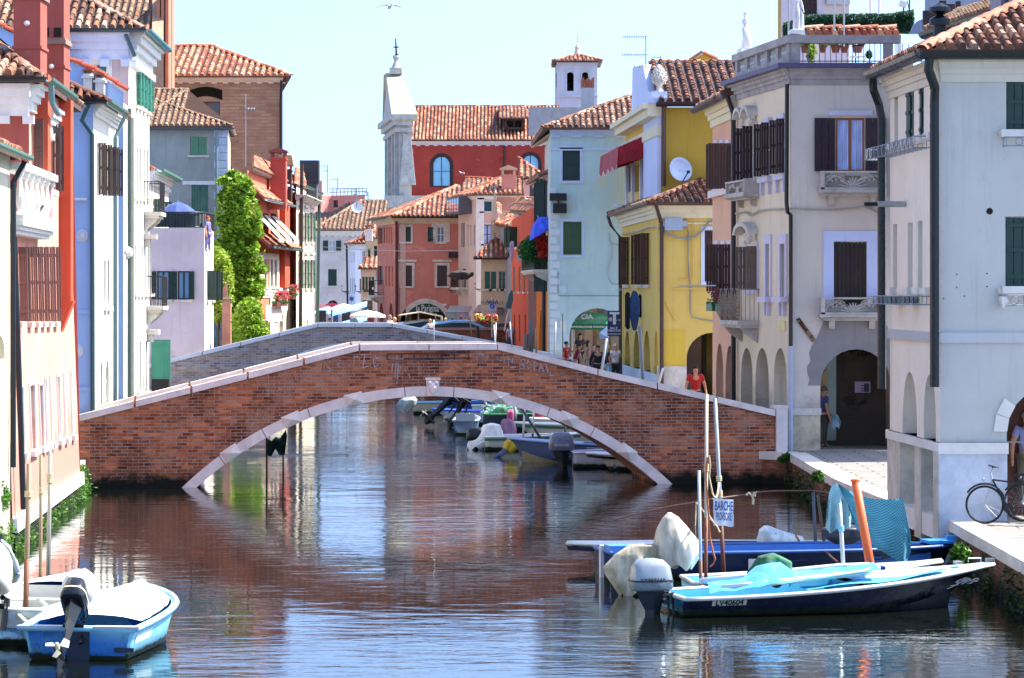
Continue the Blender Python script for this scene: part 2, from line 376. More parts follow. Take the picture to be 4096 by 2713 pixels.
def leaf(F,s,z0,z1,wdt,ang,side,mat,parent,o=.03,planks=3):
 """a shutter leaf hinged at s; side +1 closes to the right; ang 0 closed, 180 flat on the wall"""
 mb=MB(); a=R(ang); dx,dy=math.cos(a)*side,math.sin(a); t=.035; nx,ny=-dy,dx*1.0
 def P(u,z,q):return F.pt(s+dx*u+nx*q,z,o+dy*u+ny*q)
 def bx(u0,u1,a0,a1,q0,q1):
  p=[P(u,z,q) for z in (a0,a1) for q in (q0,q1) for u in (u0,u1)]
  mb.add(p,[(0,2,3,1),(4,5,7,6),(0,1,5,4),(2,6,7,3),(0,4,6,2),(1,3,7,5)])
 w_=wdt/planks
 for k in range(planks):bx(k*w_+.006,(k+1)*w_-.006,z0+.01,z1-.01,0,t)
 hh=z1-z0
 for zz in (.12,.5,.86):
  bx(.02,wdt-.02,z0+hh*zz,z0+hh*zz+.07,t+.001,t+.02); bx(.02,wdt-.02,z0+hh*zz,z0+hh*zz+.07,-.02,-.001)
 return mb.build('shutter',mat,parent)
def window(F,r,kind,parent,sh=DGREEN,tr=None,tw=.12,sill=True,ang=90,gl=None,fr=WHITE,arch=False,rec=.05,curtain=None,lint=False,wl=None,angr=None,bars=1,top=None,sillm=None,planks=3):
 s0,s1,z0,z1=r; wd=s1-s0; gl=gl or glass()
 fm=MB(); b=.055; o0,o1=-rec-.1,-rec-.04
 poly=arch_poly(s0,s1,z0,z1) if arch else None
 if arch:
  q=[F.pt(a,c,o0) for a,c in arch_poly(s0,s1,z0,z1)]; q2=[F.pt(a,c,o0) for a,c in arch_poly(s0+b,s1-b,z0+b,z1-b)]
  fm.prism(q,F.n.to_3d()*.06,[q2[::-1]])
 else:
  fm.fb(F,s0+.002,s0+b,z0+.002,z1-.002,o0,o1); fm.fb(F,s1-b,s1-.002,z0+.002,z1-.002,o0,o1)
  fm.fb(F,s0+b,s1-b,z0+.002,z0+b,o0,o1); fm.fb(F,s0+b,s1-b,z1-b,z1-.002,o0,o1)
 if kind != 'shut':
  fm.fb(F,(s0+s1)/2-.03,(s0+s1)/2+.03,z0+b,z1-b,o0+.002,o1+.004)
  for k in range(bars):zz=z0+(z1-z0)*(k+1)/(bars+1); fm.fb(F,s0+b,s1-b,zz-.02,zz+.02,o0+.004,o1+.001)
 W=fm.build('window',fr,parent)
 gm=MB()
 if arch:gm.prism([F.pt(a,c,o0-.01) for a,c in arch_poly(s0,s1,z0,z1)],F.n.to_3d()*.012)
 else:gm.fb(F,s0,s1,z0,z1,o0-.012,o0+.01)
 gm.build('pane',gl,W)
 if curtain:
  cm=MB(); n=14
  for a,c_ in ((s0+b,(s0+s1)/2-.04),((s0+s1)/2+.04,s1-b)):
   pts=[(a+(c_-a)*k/n,o0+.03+.012*math.sin(k*2.4)) for k in range(n+1)]
   for k in range(n):cm.quad(F.pt(pts[k][0],z0+b,pts[k][1]),F.pt(pts[k+1][0],z0+b,pts[k+1][1]),F.pt(pts[k+1][0],z1-b,pts[k+1][1]),F.pt(pts[k][0],z1-b,pts[k][1]))
  cm.build('curtain',curtain,W)
 if tr is not None:
  tm=MB()
  if arch:
   q=[F.pt(a,c,-.02) for a,c in arch_poly(s0-tw,s1+tw,z0-tw*.2,z1+tw)]; q2=[F.pt(a,c,-.02) for a,c in arch_poly(s0,s1,z0,z1)]
   tm.prism(q,F.n.to_3d()*.06,[q2[::-1]])
  else:
   tm.fb(F,s0-tw,s0-.001,z0,z1,-.02,.035); tm.fb(F,s1+.001,s1+tw,z0,z1,-.02,.035); tm.fb(F,s0-tw,s1+tw,z1,z1+tw,-.02,.04)
   if lint:tm.fb(F,s0-tw*1.8,s1+tw*1.8,z1+tw+.08,z1+tw*1.6+.12,-.02,.12)
  tm.build('surround',tr,W)
 if sill:
  MB().fb(F,s0-.14,s1+.14,z0-.11,z0-.002,-.02,.1).build('sill',sillm or tr or STONEW,W)
 if kind == 'shut':
  hw=wd/2-.005
  leaf(F,s0+.004,z0+.01,z1-.01,hw,0,1,sh,W,-rec-.03,planks); leaf(F,s1-.004,z0+.01,z1-.01,hw,0,-1,sh,W,-rec-.03,planks)
 elif kind == 'open':
  hw=wl or wd/2; tt=tw if tr is not None else 0
  leaf(F,s0-.01-tt*.2,z0,z1,hw,ang,1,sh,W,.045,planks); leaf(F,s1+.01+tt*.2,z0,z1,hw,angr or ang,-1,sh,W,.045,planks)
 elif kind == 'one':
  leaf(F,s1+.01,z0,z1,wl or wd,ang,-1,sh,W,.045,planks)
 return W
def finish(F,z0,z1,mat,parent,name='wall',poly=None,depth=.22,**k):
 """cut every opening noted on F into its wall and fit the windows"""
 holes=[]
 for (r,kind,kw) in F.todo:
  s0,s1,a,b=r
  if kind == 'none':continue
  holes.append(arch_poly(s0,s1,a,b,pointed=kw.get('pointed',0))[::1] if (kind == 'arch' or kw.get('arch')) else [(s0,a),(s1,a),(s1,b),(s0,b)])
 o=wall(F,poly or [(0,z0),(F.L,z0),(F.L,z1),(0,z1)],holes,mat,parent,name,depth)
 for (r,kind,kw) in F.todo:
  if kind in ('arch','none'):continue
  if kind == 'niche':
   s0,s1,a,b=r; MB().fb(F,s0,s1,a,b,-depth-.03,-depth+.001+kw.get('d',0)).build('window',kw.get('m',glass()),parent); continue
  window(F,r,kind,parent,**kw)
 return o
def rad(p,d):p=Vector(p[:2]); return p*(1+d/p.length)
def backs(parent,facs,z0,z1,mat,D=6.,back=None,top=True,name='rear_wall',radial=False):
 """the sides nobody sees in the photograph, so that the house is closed"""
 a=facs[0].a; b=facs[-1].b
 if back is None:
  if len(facs) == 1:back=[b-facs[0].n*D,a-facs[0].n*D]
  else:back=[a+(b-facs[-1].a)]
 if radial:back=[rad(b,D),rad(a,D)]
 ring=[b]+[Vector(p[:2]) for p in back]+[a]; mb=MB(); u=0
 for p,q in zip(ring,ring[1:]):
  L=(q-p).length
  mb.quad((p.x,p.y,z0),(q.x,q.y,z0),(q.x,q.y,z1),(p.x,p.y,z1),[(u,z0),(u+L,z0),(u+L,z1),(u,z1)]); u += L
 o=mb.build(name,mat,parent)
 if top:
  pl=[f.a for f in facs]+[b]+[Vector(p[:2]) for p in back]
  MB().add([Vector((p.x,p.y,z1-.06)) for p in pl],[tuple(range(len(pl)))]).build('ceiling_cap',mat,parent)  # unseen flat cap, added to block light below the roof
 return o,[f.a for f in facs]+[b]+[Vector(p[:2]) for p in back]
# ------------------------------------------------------------ tiled roofs
def tiles(mb,poly,w_=.22,c_=.4,h_=.095,ov=0.):
 """rows of half-round tiles filling a flat sloping convex polygon"""
 P=[Vector(p) for p in poly]; n=(P[1]-P[0]).cross(P[2]-P[0]); 
 for k in range(3,len(P)):
  if n.length < 1e-6:n=(P[k-1]-P[0]).cross(P[k]-P[0])
 n.normalize(); n=n if n.z > 0 else -n
 dn=Vector((n.x,n.y,0)); dn=(dn - n*dn.dot(n)).normalized(); e=n.cross(dn).normalized(); O=P[0]
 pe=[((p-O).dot(e),(p-O).dot(dn)) for p in P]; e0,e1=min(a for a,_ in pe),max(a for a,_ in pe); d1=max(b for _,b in pe)
 def span(x):
  t=[]
  for k in range(len(pe)):
   (a,b),(c,d)=pe[k],pe[(k+1) % len(pe)]
   if (a-x)*(c-x) <= 0 and abs(a-c) > 1e-7:t.append(b+(d-b)*(x-a)/(c-a))
  return (min(t),max(t)) if len(t) > 1 else None
 prof=[(0,-.45),(.17,-.4),(.2,.4),(.34,.88),(.5,1.),(.66,.88),(.8,.4),(.83,-.4),(1.,-.45)]
 nc=max(1,int((e1-e0)/w_)); w2=(e1-e0)/nc
 for c in range(nc):
  xm=e0+(c+.5)*w2; sp=span(xm)
  if not sp:continue
  a,b=sp; r=int((d1-b)/c_+.5); y=d1-(d1-b)
  y=b; row=int(round((d1-b)/c_))
  while y > a+.03:
   y0=max(a,y-c_); j=random.uniform(-.012,.012); k=random.uniform(.85,1.12); lift=.028+random.uniform(0,.014)
   vs=[]
   for yy,l_,hw in ((y0-.02,.0,.9),(y,lift,1.)):
    for q,hh in prof:vs.append(O+e*(xm+j+(q-.5)*w2*hw)+dn*yy+n*(hh*h_*k+l_))
   for q,hh in prof:vs.append(O+e*(xm+j+(q-.5)*w2)+dn*y+n*(-.01))
   m=len(prof); fs=[(i,i+1,m+i+1,m+i) for i in range(m-1)]+[(m+i,m+i+1,2*m+i+1,2*m+i) for i in range(m-1)]
   uvv=(round(random.random()*97+c,3),row*1.37+.5)
   mb.add(vs,fs,uvv); y=y0; row += 1
 return mb
def ridge(mb,p,q,r=.11,l_=.42):
 p,q=Vector(p),Vector(q); L=(q-p).length; n=max(1,int(L/l_)); t=(q-p).normalized(); a=t.cross(Vector((0,0,1))).normalized(); b=a.cross(t)
 for k in range(n):
  A=p+t*(L*k/n-.03); B=p+t*(L*(k+1)/n); vs=[]
  for c_,rr,up in ((A,r*.86,.0),(B,r*1.05,.025)):
   for i in range(7):g=math.pi*i/6; vs.append(c_+a*math.cos(g)*rr+b*(math.sin(g)*rr*.8+up))
  mb.add(vs,[(i,i+1,8+i,7+i) for i in range(6)]+[(7,8,9,10,11,12,13)],(random.random()*90,random.random()*9))
def slopes(parent,polys,ridges,mat,w_=.22,c_=.4,name='roof',deck=.1,h_=.095,rr=.11,rmat=None):
 mb=MB()
 for p in polys:tiles(mb,p,w_,c_,h_)
 if rmat is None:
  for a,b in ridges:ridge(mb,a,b,rr)
 o=mb.build(name,mat,parent)
 db=MB()
 for p in polys:db.prism([Vector(q)-Vector((0,0,deck+.012)) for q in p],(0,0,deck))
 db.build('roof_deck',wood('6a4a38'),o)
 if rmat is not None and ridges:
  m2=MB()
  for a,b in ridges:ridge(m2,a,b,rr)
  m2.build('ridge_tiles',rmat,o)
 return o
def roof4(parent,q,z,rise,ov=.35,i0=0.,i1=0.,mat=T_RED,lift=0.,ax=0,**k):
 """q: four corners front-left, front-right, back-right, back-left; hip insets i0/i1 (0 = gable)"""
 q=[Vector(p[:2]) for p in q]
 if ax:q=[q[1],q[2],q[3],q[0]]
 c=sum(q,Vector((0,0)))/4; q=[p+(p-c).normalized()*ov*1.3 for p in q]
 m0=(q[0]+q[3])/2; m1=(q[1]+q[2])/2; L=(m1-m0).length; t=(m1-m0)/L
 r0=m0+t*i0; r1=m1-t*i1; z3=lambda p,h:Vector((p.x,p.y,h)); R0,R1=z3(r0,z+rise),z3(r1,z+rise)
 a,b,c_,d=(z3(p,z) for p in q)
 polys=[[a,b,R1,R0],[c_,d,R0,R1]]; rd=[(R0,R1)]
 if i0 > 0:polys.append([d,a,R0]); rd += [(a,R0),(d,R0)]
 else:MB().prism([a+(Vector((0,0,-.02))),d+Vector((0,0,-.02)),R0+Vector((0,0,-.12))],t.to_3d()*.2).build('gable',k.pop('gm',WHITE),parent) if k.get('gm') else None
 if i1 > 0:polys.append([b,c_,R1]); rd += [(b,R1),(c_,R1)]
 k.pop('gm',None)
 return slopes(parent,polys,rd,mat,**k)
def gutter(parent,p,q,mat=PIPE,r=.085):
 p,q=Vector(p),Vector(q); t=(q-p).normalized(); a=t.cross(Vector((0,0,1))).normalized(); vs=[]; fs=[]
 for e in (p,q):
  for rr in (r,r*.82):
   for i in range(7):g=math.pi+math.pi*i/6; vs.append(e+a*math.cos(g)*rr+Vector((0,0,1))*math.sin(g)*rr)
 for o in (0,7):fs += [(o+i,o+i+1,o+15+i,o+14+i) for i in range(6)]
 fs += [(0,7,21,14),(6,20,27,13)]+[(i,i+1,8+i,7+i) for i in range(6)]+[(14+i,21+i,22+i,15+i) for i in range(6)]
 return MB().add(vs,fs).build('gutter',mat,parent)
def pipe(parent,pts,mat=PIPE,r=.055):return MB().tube(pts,r,8).build('downpipe',mat,parent)
def chimney(parent,x,y,z0,z1,wx,wy,mat,cap='flat',cm=None,name='chimney'):
 mb=MB().box((x,y,(z0+z1)/2),(wx,wy,z1-z0)); mb.box((x,y,z1-.1),(wx+.1,wy+.1,.07)); o=mb.build(name,mat,parent)
 c=MB()
 for i in (-1,1):
  for j in (-1,1):c.box((x+i*(wx/2-.1*wx),y+j*(wy/2-.1*wy),z1+.16*wx),(.18*wx,.18*wy,.32*wx))
 h=.32*wx; c.box((x,y,z1+h+.06*wx),(wx*1.22,wy*1.22,.12*wx)); c.prism([Vector((x-wx*.55,y-wy*.55,z1+h+.12*wx)),Vector((x+wx*.55,y-wy*.55,z1+h+.12*wx)),Vector((x,y-wy*.55,z1+h+.34*wx))],(0,wy*1.1,0))
 c.build('chimney_cap',cm or paint('a4573c',.9),o); return o
def iron_balcony(name,F,s0,s1,z0,h,proj,label,parent=None,mat=IRON,slab=STONEW,step=.11,belly=0):
 """balcony as a part of its house: slab, brackets, railing"""
 mb=MB().fb(F,s0,s1,z0-.12,z0,-.05,proj)
 mb.fb(F,s0+.05,s1-.05,z0-.2,z0-.12,-.05,proj-.08)
 for q in (s0+.15,s1-.3):mb.prism([F.pt(q,z0-.2,0),F.pt(q,z0-.2,proj-.12),F.pt(q,z0-.32,proj-.2),F.pt(q,z0-.6,0.02)],F.d.to_3d()*.14)
 o=mb.build(name,slab,parent); r=MB()
 n=max(2,int((s1-s0)/step)); 
 for k in range(n+1):a=s0+.03+(s1-s0-.06)*k/n; r.tube([F.pt(a,z0,proj-.04),F.pt(a,z0+h*.3,proj-.04+belly),F.pt(a,z0+h,proj-.04)],.009,4)
 for q in (s0+.03,s1-.03):
  m=max(1,int(proj/step))
  for k in range(m):r.tube([F.pt(q,z0,proj*k/m+.02),F.pt(q,z0+h,proj*k/m+.02)],.009,4)
  r.tube([F.pt(q,z0+h,0),F.pt(q,z0+h,proj-.04)],.018,5)
 r.tube([F.pt(s0+.03,z0+h,proj-.04),F.pt(s1-.03,z0+h,proj-.04)],.02,5); r.tube([F.pt(s0+.03,z0+.08,proj-.04),F.pt(s1-.03,z0+.08,proj-.04)],.014,5)
 r.build('railing',mat,o); return o
# ------------------------------------------------------------ water
def water_mat():
 m,n,l,b=newmat('water'); g=n.new('ShaderNodeTexCoord')
 def mp(sx,sy,rot=0):
  k=n.new('ShaderNodeMapping'); k.inputs['Scale'].default_value=(sx,sy,1); k.inputs['Rotation'].default_value=(0,0,rot); l.new(g.outputs['Object'],k.inputs[0]); return k.outputs[0]
 big=nz(n,l,mp(.5,.8),.55,3); mid=nz(n,l,mp(.55,1.5,.06),1.9,3,.55,.5); fine=nz(n,l,mp(.8,1.5,-.1),8,3,.55,.4)
 calm=ramp(n,l,nz(n,l,mp(.35,1),.11,3,.6,.8),[(.38,.3),(.6,1.)])
 def mul(a,f,c=None):
  k=n.new('ShaderNodeMath'); k.operation='MULTIPLY'; l.new(a,k.inputs[0])
  if c is None:k.inputs[1].default_value=f
  else:l.new(c,k.inputs[1])
  return k.outputs[0]
 def add(a,c):k=n.new('ShaderNodeMath'); k.operation='ADD'; l.new(a,k.inputs[0]); l.new(c,k.inputs[1]); return k.outputs[0]
 h=add(add(mul(big,1.5),mul(mul(mid,.95),1,calm)),mul(mul(fine,.1),1,calm))
 bump(n,l,b,h,1.0,.0105)
 b.inputs['Base Color'].default_value=(*lin('0c100c'),1); b.inputs['Roughness'].default_value=.01; b.inputs['IOR'].default_value=1.75
 b.inputs['Specular IOR Level'].default_value=.6; b.inputs['Specular Tint'].default_value=(.66,.9,1,1)
 return m
mb=MB()
mb.quad((-45,-15,0),(45,-15,0),(45,172,0),(-45,172,0)); o=mb.build('canal_water',water_mat()); struct(o)
# ------------------------------------------------------------ banks and ground
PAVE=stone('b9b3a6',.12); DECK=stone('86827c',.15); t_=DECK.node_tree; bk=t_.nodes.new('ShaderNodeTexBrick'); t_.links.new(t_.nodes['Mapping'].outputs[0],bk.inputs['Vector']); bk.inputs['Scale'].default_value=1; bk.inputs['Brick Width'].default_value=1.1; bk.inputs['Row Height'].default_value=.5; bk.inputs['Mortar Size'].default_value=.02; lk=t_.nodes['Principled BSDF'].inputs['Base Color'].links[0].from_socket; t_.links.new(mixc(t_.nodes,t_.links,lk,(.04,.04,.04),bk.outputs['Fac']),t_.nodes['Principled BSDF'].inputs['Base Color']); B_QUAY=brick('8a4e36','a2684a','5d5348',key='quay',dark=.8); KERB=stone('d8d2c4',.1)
ZQ=.8
right_edge=[(8.2,-15),(7.95,30),(7.8,46),(7.87,54.4),(7.35,60.5),(7.1,66),(7.06,77.0),(6.0,77.9),(5.1,81),(4.3,90),(2.6,110),(1.3,130),(.3,160),(.1,168)]
LX=lambda y:-6.42-.0564*y
left_edge=[(LX(-15),-15),(LX(70),70),(LX(128),128),(-14,135),(-12.9,150),(-13.2,168)]
def bank(edge,side,z):
 top=[Vector((x,y,z)) for x,y in edge]; far=side*1500
 mb=MB().prism(top+[Vector((far,edge[-1][1],z)),Vector((far,edge[0][1],z))],(0,0,-.1))
 struct(mb.build('quay',DECK))
 k=MB(); s=MB(); u=0; L=0
 for (x0,y0),(x1,y1) in zip(edge,edge[1:]):
  d=(Vector((x1,y1,0))-Vector((x0,y0,0))); ln=d.length; t=d/ln; nn=Vector((t.y,-t.x,0))*(1 if side < 0 else -1)
  a,b=Vector((x0,y0,0)),Vector((x1,y1,0))
  s.quad(a+Vector((0,0,-.5)),b+Vector((0,0,-.5)),b+Vector((0,0,z-.05)),a+Vector((0,0,z-.05)),[(u,-.5),(u+ln,-.5),(u+ln,z),(u,z)]); u += ln
  n_=max(1,int(ln/1.6))
  for i in range(n_):
   p,q=a+t*(ln*i/n_+.008),a+t*(ln*(i+1)/n_-.008); w2=.42
   P=[p+nn*.05,q+nn*.05,q-nn*w2,p-nn*w2]; zt=z+.012+random.uniform(0,.006)
   k.prism([Vector((v.x,v.y,zt)) for v in P],(0,0,-.2))
 struct(s.build('embankment',B_QUAY)); struct(k.build('kerb',KERB))
bank(right_edge,1,ZQ); bank(left_edge,-1,ZQ-.1)
struct(MB().quad((-1500,168,1.6),(1500,168,1.6),(1500,3500,1.6),(-1500,3500,1.6)).build('street',DECK))
struct(MB().quad((-14,168,-.5),(1,168,-.5),(1,168,1.59),(-14,168,1.59),[(0,0),(15,0),(15,2.1),(0,2.1)]).build('embankment',B_QUAY))
struct(MB().quad((-3000,-60,-.9),(3000,-60,-.9),(3000,3600,-.9),(-3000,3600,-.9)).build('ground',stone('6f675a',.2)))
# ------------------------------------------------------------ bridges
PINKST=stone('e4d6d0',.14)
def bridge(root,F,prof,feet,crown_z,ring_t,W,bm_,cop_m,par=.32,detail=True,zf=0.1):
 (sl,sr)=feet; c=(sl+sr)/2; hs=(sr-sl)/2; rise=crown_z-zf; Rr=(hs*hs+rise*rise)/(2*rise); zc=crown_z-Rr
 a0=math.asin(min(1,hs/Rr)); N=36
 def arc(r,k):a=-a0+2*a0*k/N; return (c+r*math.sin(a),zc+r*math.cos(a))
 inn=[arc(Rr,k) for k in range(N+1)]
 L=F.L; base=-.5
 poly=[(0,base),(inn[0][0],base)]+inn+[(inn[-1][0],base),(L,base)]+[(s,z) for s,z in prof[::-1]]
 for name,off,thick in (('face',0.,1),('rear_face',-W,-1)):
  mb=MB(); pts=[Vector((a,b,0)) for a,b in poly]; tris=geometry.tessellate_polygon([pts])
  mb.add([F.pt(p.x,p.y,off) for p in pts],[tuple(t) for t in tris],[(p.x,p.y) for p in pts])
  for (s0,z0),(s1,z1) in zip(prof,prof[1:]):
   q=off-par*thick; mb.quad(F.pt(s0,z0-1.05,q),F.pt(s1,z1-1.05,q),F.pt(s1,z1,q),F.pt(s0,z0,q),[(s0,z0-1),(s1,z1-1),(s1,z1),(s0,z0)])
  mb.build(name,bm_,root)
 b=MB(); u=0
 for k in range(N):
  (s0,z0),(s1,z1)=inn[k],inn[k+1]; d=math.hypot(s1-s0,z1-z0)
  b.quad(F.pt(s0,z0,0),F.pt(s1,z1,0),F.pt(s1,z1,-W),F.pt(s0,z0,-W),[(0,u+1),(0,u+d+1),(W,u+d+1),(W,u+1)]); u += d
 for s_ in (sl,sr):b.quad(F.pt(s_,base,0),F.pt(s_,inn[0][1],0),F.pt(s_,inn[0][1],-W),F.pt(s_,base,-W),[(0,0),(0,.3),(W,.3),(W,0)])
 b.build('vault',bm_,root)
 dk=MB()
 for (s0,z0),(s1,z1) in zip(prof,prof[1:]):
  dk.quad(F.pt(s0,z0-1.04,-par),F.pt(s1,z1-1.04,-par),F.pt(s1,z1-1.04,-W+par),F.pt(s0,z0-1.04,-W+par))
 dk.build('deck',PAVE,root)
 th=.16
 for o0,o1 in ((.055,-par-.05),(-W+par+.05,-W-.07)):
  cp=MB()
  for (s0,z0),(s1,z1) in zip(prof,prof[1:]):
   d=math.hypot(s1-s0,z1-z0); n=max(1,int(d/1.45))
   for i in range(n):
    a,e=i/n+.004,(i+1)/n-.004; sa,za,sb,zb=s0+(s1-s0)*a,z0+(z1-z0)*a,s0+(s1-s0)*e,z0+(z1-z0)*e
    j=random.uniform(-.004,.004); P=[F.pt(x,y+zz+j,o) for zz in (-th,0) for o in (o0,o1) for x,y in ((sa,za),(sb,zb))]
    cp.add(P,[(0,2,3,1),(4,5,7,6),(0,1,5,4),(2,6,7,3),(0,4,6,2),(1,3,7,5)])
  cp.build('coping',cop_m,root)
 rg=MB(); nv=11 if detail else 9; a_in=-a0-.03
 def P2(r,a):return (c+r*math.sin(a),zc+r*math.cos(a))
 A=a0+.05
 for i in range(nv):
  x0,x1=-A+2*A*i/nv+.0012,-A+2*A*(i+1)/nv-.0012; m=5; ring=[P2(Rr-.015,x0+(x1-x0)*k/m) for k in range(m+1)]+[P2(Rr+ring_t,x1-(x1-x0)*k/m) for k in range(m+1)]
  rg.prism([F.pt(a,b,-.4) for a,b in ring],F.n.to_3d()*(.43+.006*(i % 2)))
 rg.build('arch_ring',cop_m,root)
 return P2,Rr,zc,a0
use('O')
B1=brick('6e3022','d67e50','a3958c',dark=.7,key='bridge',bw=.27,bh=.082)
F=Fac((-12.4,75.31),(6.76,77.61)); FB1=F
prof=[F.SZ(311,1661),F.SZ(1439,1377),F.SZ(1990,1374),F.SZ(2390,1476),F.SZ(3109,1641)]
sl=(prof[1][1]-prof[0][1])/(prof[1][0]-prof[0][0]); prof=[(0,prof[0][1]-sl*prof[0][0])]+prof; prof[-1]=(F.L,prof[-1][1])
br=thing('brick_bridge','red brick arch footbridge with pale stone arch ring, nearest across the canal','bridge',F.pt(F.L/2,0))
feet=(F.S(800),F.S(2618)); cz=F.SZ(1728,1583)[1]
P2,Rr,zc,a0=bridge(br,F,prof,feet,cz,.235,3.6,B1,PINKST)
for x,y in ((1416,1600),(1171,1688),(925,1816),(2000,1588),(2277,1667),(2515,1799)):
 s_,z_=F.SZ(x,y); a=math.atan2(s_-(feet[0]+feet[1])/2,z_-zc)
 if abs(a) > a0+.02:continue
 q=[P2(Rr+r,a+d) for r,d in ((-.02,-.026),(-.02,.026),(.285,.026),(.285,-.026))]; t=P2(Rr+.13,a)
 mb=MB(); pp=[F.pt(*k,.035) for k in q]; mb.add(pp+[F.pt(*t,.17)],[(0,1,4),(1,2,4),(2,3,4),(3,0,4),(3,2,1,0)])
 mb.build('diamond_block',stone('ded2c8',.08),br)
s0,s1,z0,z1=F.rect(1703,1515,1757,1583); mb=MB(); sc=(s0+s1)/2
mb.prism([F.pt(a,b,-.2) for a,b in ((s0+.03,z0),(s1-.03,z0),(s1,z1),(s0,z1))],F.n.to_3d()*.3)
mb.ell(F.pt(sc,(z0+z1)/2-.02,.1),(.11,.06,.15),10); mb.ell(F.pt(sc-.08,z1-.1,.1),(.07,.05,.06),8); mb.ell(F.pt(sc+.08,z1-.1,.1),(.07,.05,.06),8)
mb.ell(F.pt(sc,z0+.1,.1),(.07,.05,.07),8); mb.fb(F,s0-.02,s1+.02,z1-.03,z1+.03,.05,.13); mb.build('keystone',PINKST,br)
s0,s1,z0,z1=F.rect(3103,1634,3148,1806); mb=MB().fb(F,s0,s1,z0-.1,z1,-.5,.08); mb.fb(F,s0-.02,s1+.02,z1,z1+.07,-.53,.1); mb.build('end_pier',stone('d9d0cc',.1),br)
GR=plaster('a89ca0',.1,'7d5a4a',.5)
def strokes(F,items,mat,root,name,r=.012,o=.004):
 mb=MB()
 for st in items:
  pts=[F.SZ(x,y) for x,y in st]
  for (a,b),(c,d) in zip(pts,pts[1:]):
   v=Vector((c-a,d-b)); L=max(v.length,1e-3); n_=Vector((-v.y,v.x))/L*r*random.uniform(.6,1.3); v=v/L*r
   mb.quad(F.pt(a-v.x+n_.x,b-v.y+n_.y,o),F.pt(a-v.x-n_.x,b-v.y-n_.y,o),F.pt(c+v.x-n_.x,d+v.y-n_.y,o),F.pt(c+v.x+n_.x,d+v.y+n_.y,o))
   o += .0006
 return mb.build(name,mat,root)
use('E')
let=[[(335,1130),(330,1200)],[(385,1125),(355,1150),(350,1185),(380,1200),(388,1175),(362,1170)],[(430,1125),(450,1118),(435,1150),(455,1165)],[(440,1210),(462,1205)],
       [(520,1100),(580,1090)],[(552,1095),(548,1160)],[(600,1080),(645,1075)],[(625,1080),(612,1170),(650,1160)],[(690,1090),(720,1105),(685,1110),(692,1160),(722,1150),(718,1200)],
       [(1405,1075),(1450,1075),(1440,1120),(1410,1125)],[(1435,1140),(1412,1170)],[(1500,1125),(1500,1080),(1518,1105),(1535,1080),(1540,1125)],[(1580,1090),(1560,1092),(1562,1120),(1582,1120)],[(1562,1105),(1578,1105)],
       [(1600,1100),(1600,1130)],[(1625,1135),(1625,1100),(1655,1135),(1655,1105)],[(1640,1170),(1675,1165)],[(1740,1110),(1715,1115),(1712,1140),(1738,1155),(1730,1175),(1705,1172)],
       [(1765,1120),(1750,1150),(1765,1178),(1785,1150),(1765,1120)],[(1805,1190),(1805,1130),(1830,1140),(1808,1160)],[(1850,1140),(1838,1195)],[(1850,1140),(1872,1195)],[(1842,1172),(1866,1172)],[(1890,1145),(1900,1200),(1922,1150)],
       [(1915,1205),(1920,1225),(1950,1220)],[(2010,1180),(1985,1190),(1985,1215),(2010,1218)],[(2040,1180),(2025,1210),(2050,1205)],[(2065,1185),(2085,1210)],
       [(845,1120),(835,1240)],[(860,1130),(850,1280)],[(820,1140),(815,1180)],[(875,1130),(868,1200)],[(905,1180),(915,1200)],[(930,1205),(938,1240)],[(805,1110),(890,1108)],[(850,1080),(848,1105)]]
strokes(F,let,GR,br,'graffiti')
use('E'); mb=MB()
for y in (1074,1110):
 (a,b),(c,d)=F.SZ(780,y),F.SZ(1350,y-10); mb.tube([F.pt(a,b,.03),F.pt(c,d,.03)],.014,5)
for x in (780,880,970,1065,1160,1250,1350):(a,b),(c,d)=F.SZ(x,1072),F.SZ(x,1112); mb.tube([F.pt(a,b,.03),F.pt(c,d,.03)],.014,5)
mb.build('iron_rail',paint('3a3034',.8),br)
use('O')
B2=brick('84695a','bda898','b4b8ca',dark=.3,key='far',bw=.3,bh=.1)
F=Fac((Xu(560,130),130),(Xu(2300,131),131)); FB2=F
prof=[F.SZ(654,1443),F.SZ(1272,1293),F.SZ(1568,1293),F.SZ(1990,1371),F.SZ(2290,1432)]
sl=(prof[1][1]-prof[0][1])/(prof[1][0]-prof[0][0]); prof=[(0,prof[0][1]-sl*prof[0][0])]+prof; prof[-1]=(F.L,prof[-1][1])
b2=thing('brick_bridge','greyish brick footbridge behind the red one, with a plain pale coping','bridge',F.pt(F.L/2,0))
bridge(b2,F,prof,(F.S(940),F.S(1960)),2.45,.3,4.,B2,stone('d5d6dc',.06),detail=False)
# ------------------------------------------------------------ foliage helpers
def leaves(mb,pts,size=.08,flat=.5):
 for p in pts:
  a=Vector((random.gauss(0,1),random.gauss(0,1),random.gauss(0,1)*flat)).normalized(); b=a.cross(Vector((random.gauss(0,1),random.gauss(0,1),random.gauss(0,1)))).normalized()
  s=size*random.uniform(.6,1.3); p=Vector(p)
  mb.add([p-a*s,p+b*s*.45,p+a*s,p-b*s*.45],[(0,1,2,3)])
 return mb
def blob(c,r,n,clump=1.):
 out=[]
 while len(out) < n:
  v=Vector((random.uniform(-1,1),random.uniform(-1,1),random.uniform(-1,1)))
  if v.length > 1:continue
  p=Vector((c[0]+v.x*r[0],c[1]+v.y*r[1],c[2]+v.z*r[2]))
  if noise.noise(p*1.9/clump)+.35*noise.noise(p*5/clump) < -.12-.3*(1-v.length):continue
  out.append(p)
 return out
IVY=leafm('4f7a18','b0d040'); DKLEAF=leafm('1f4a1f','3b7030'); MOSS=leafm('2f5a18','5d8f2a')
mb=MB(); pts=[]
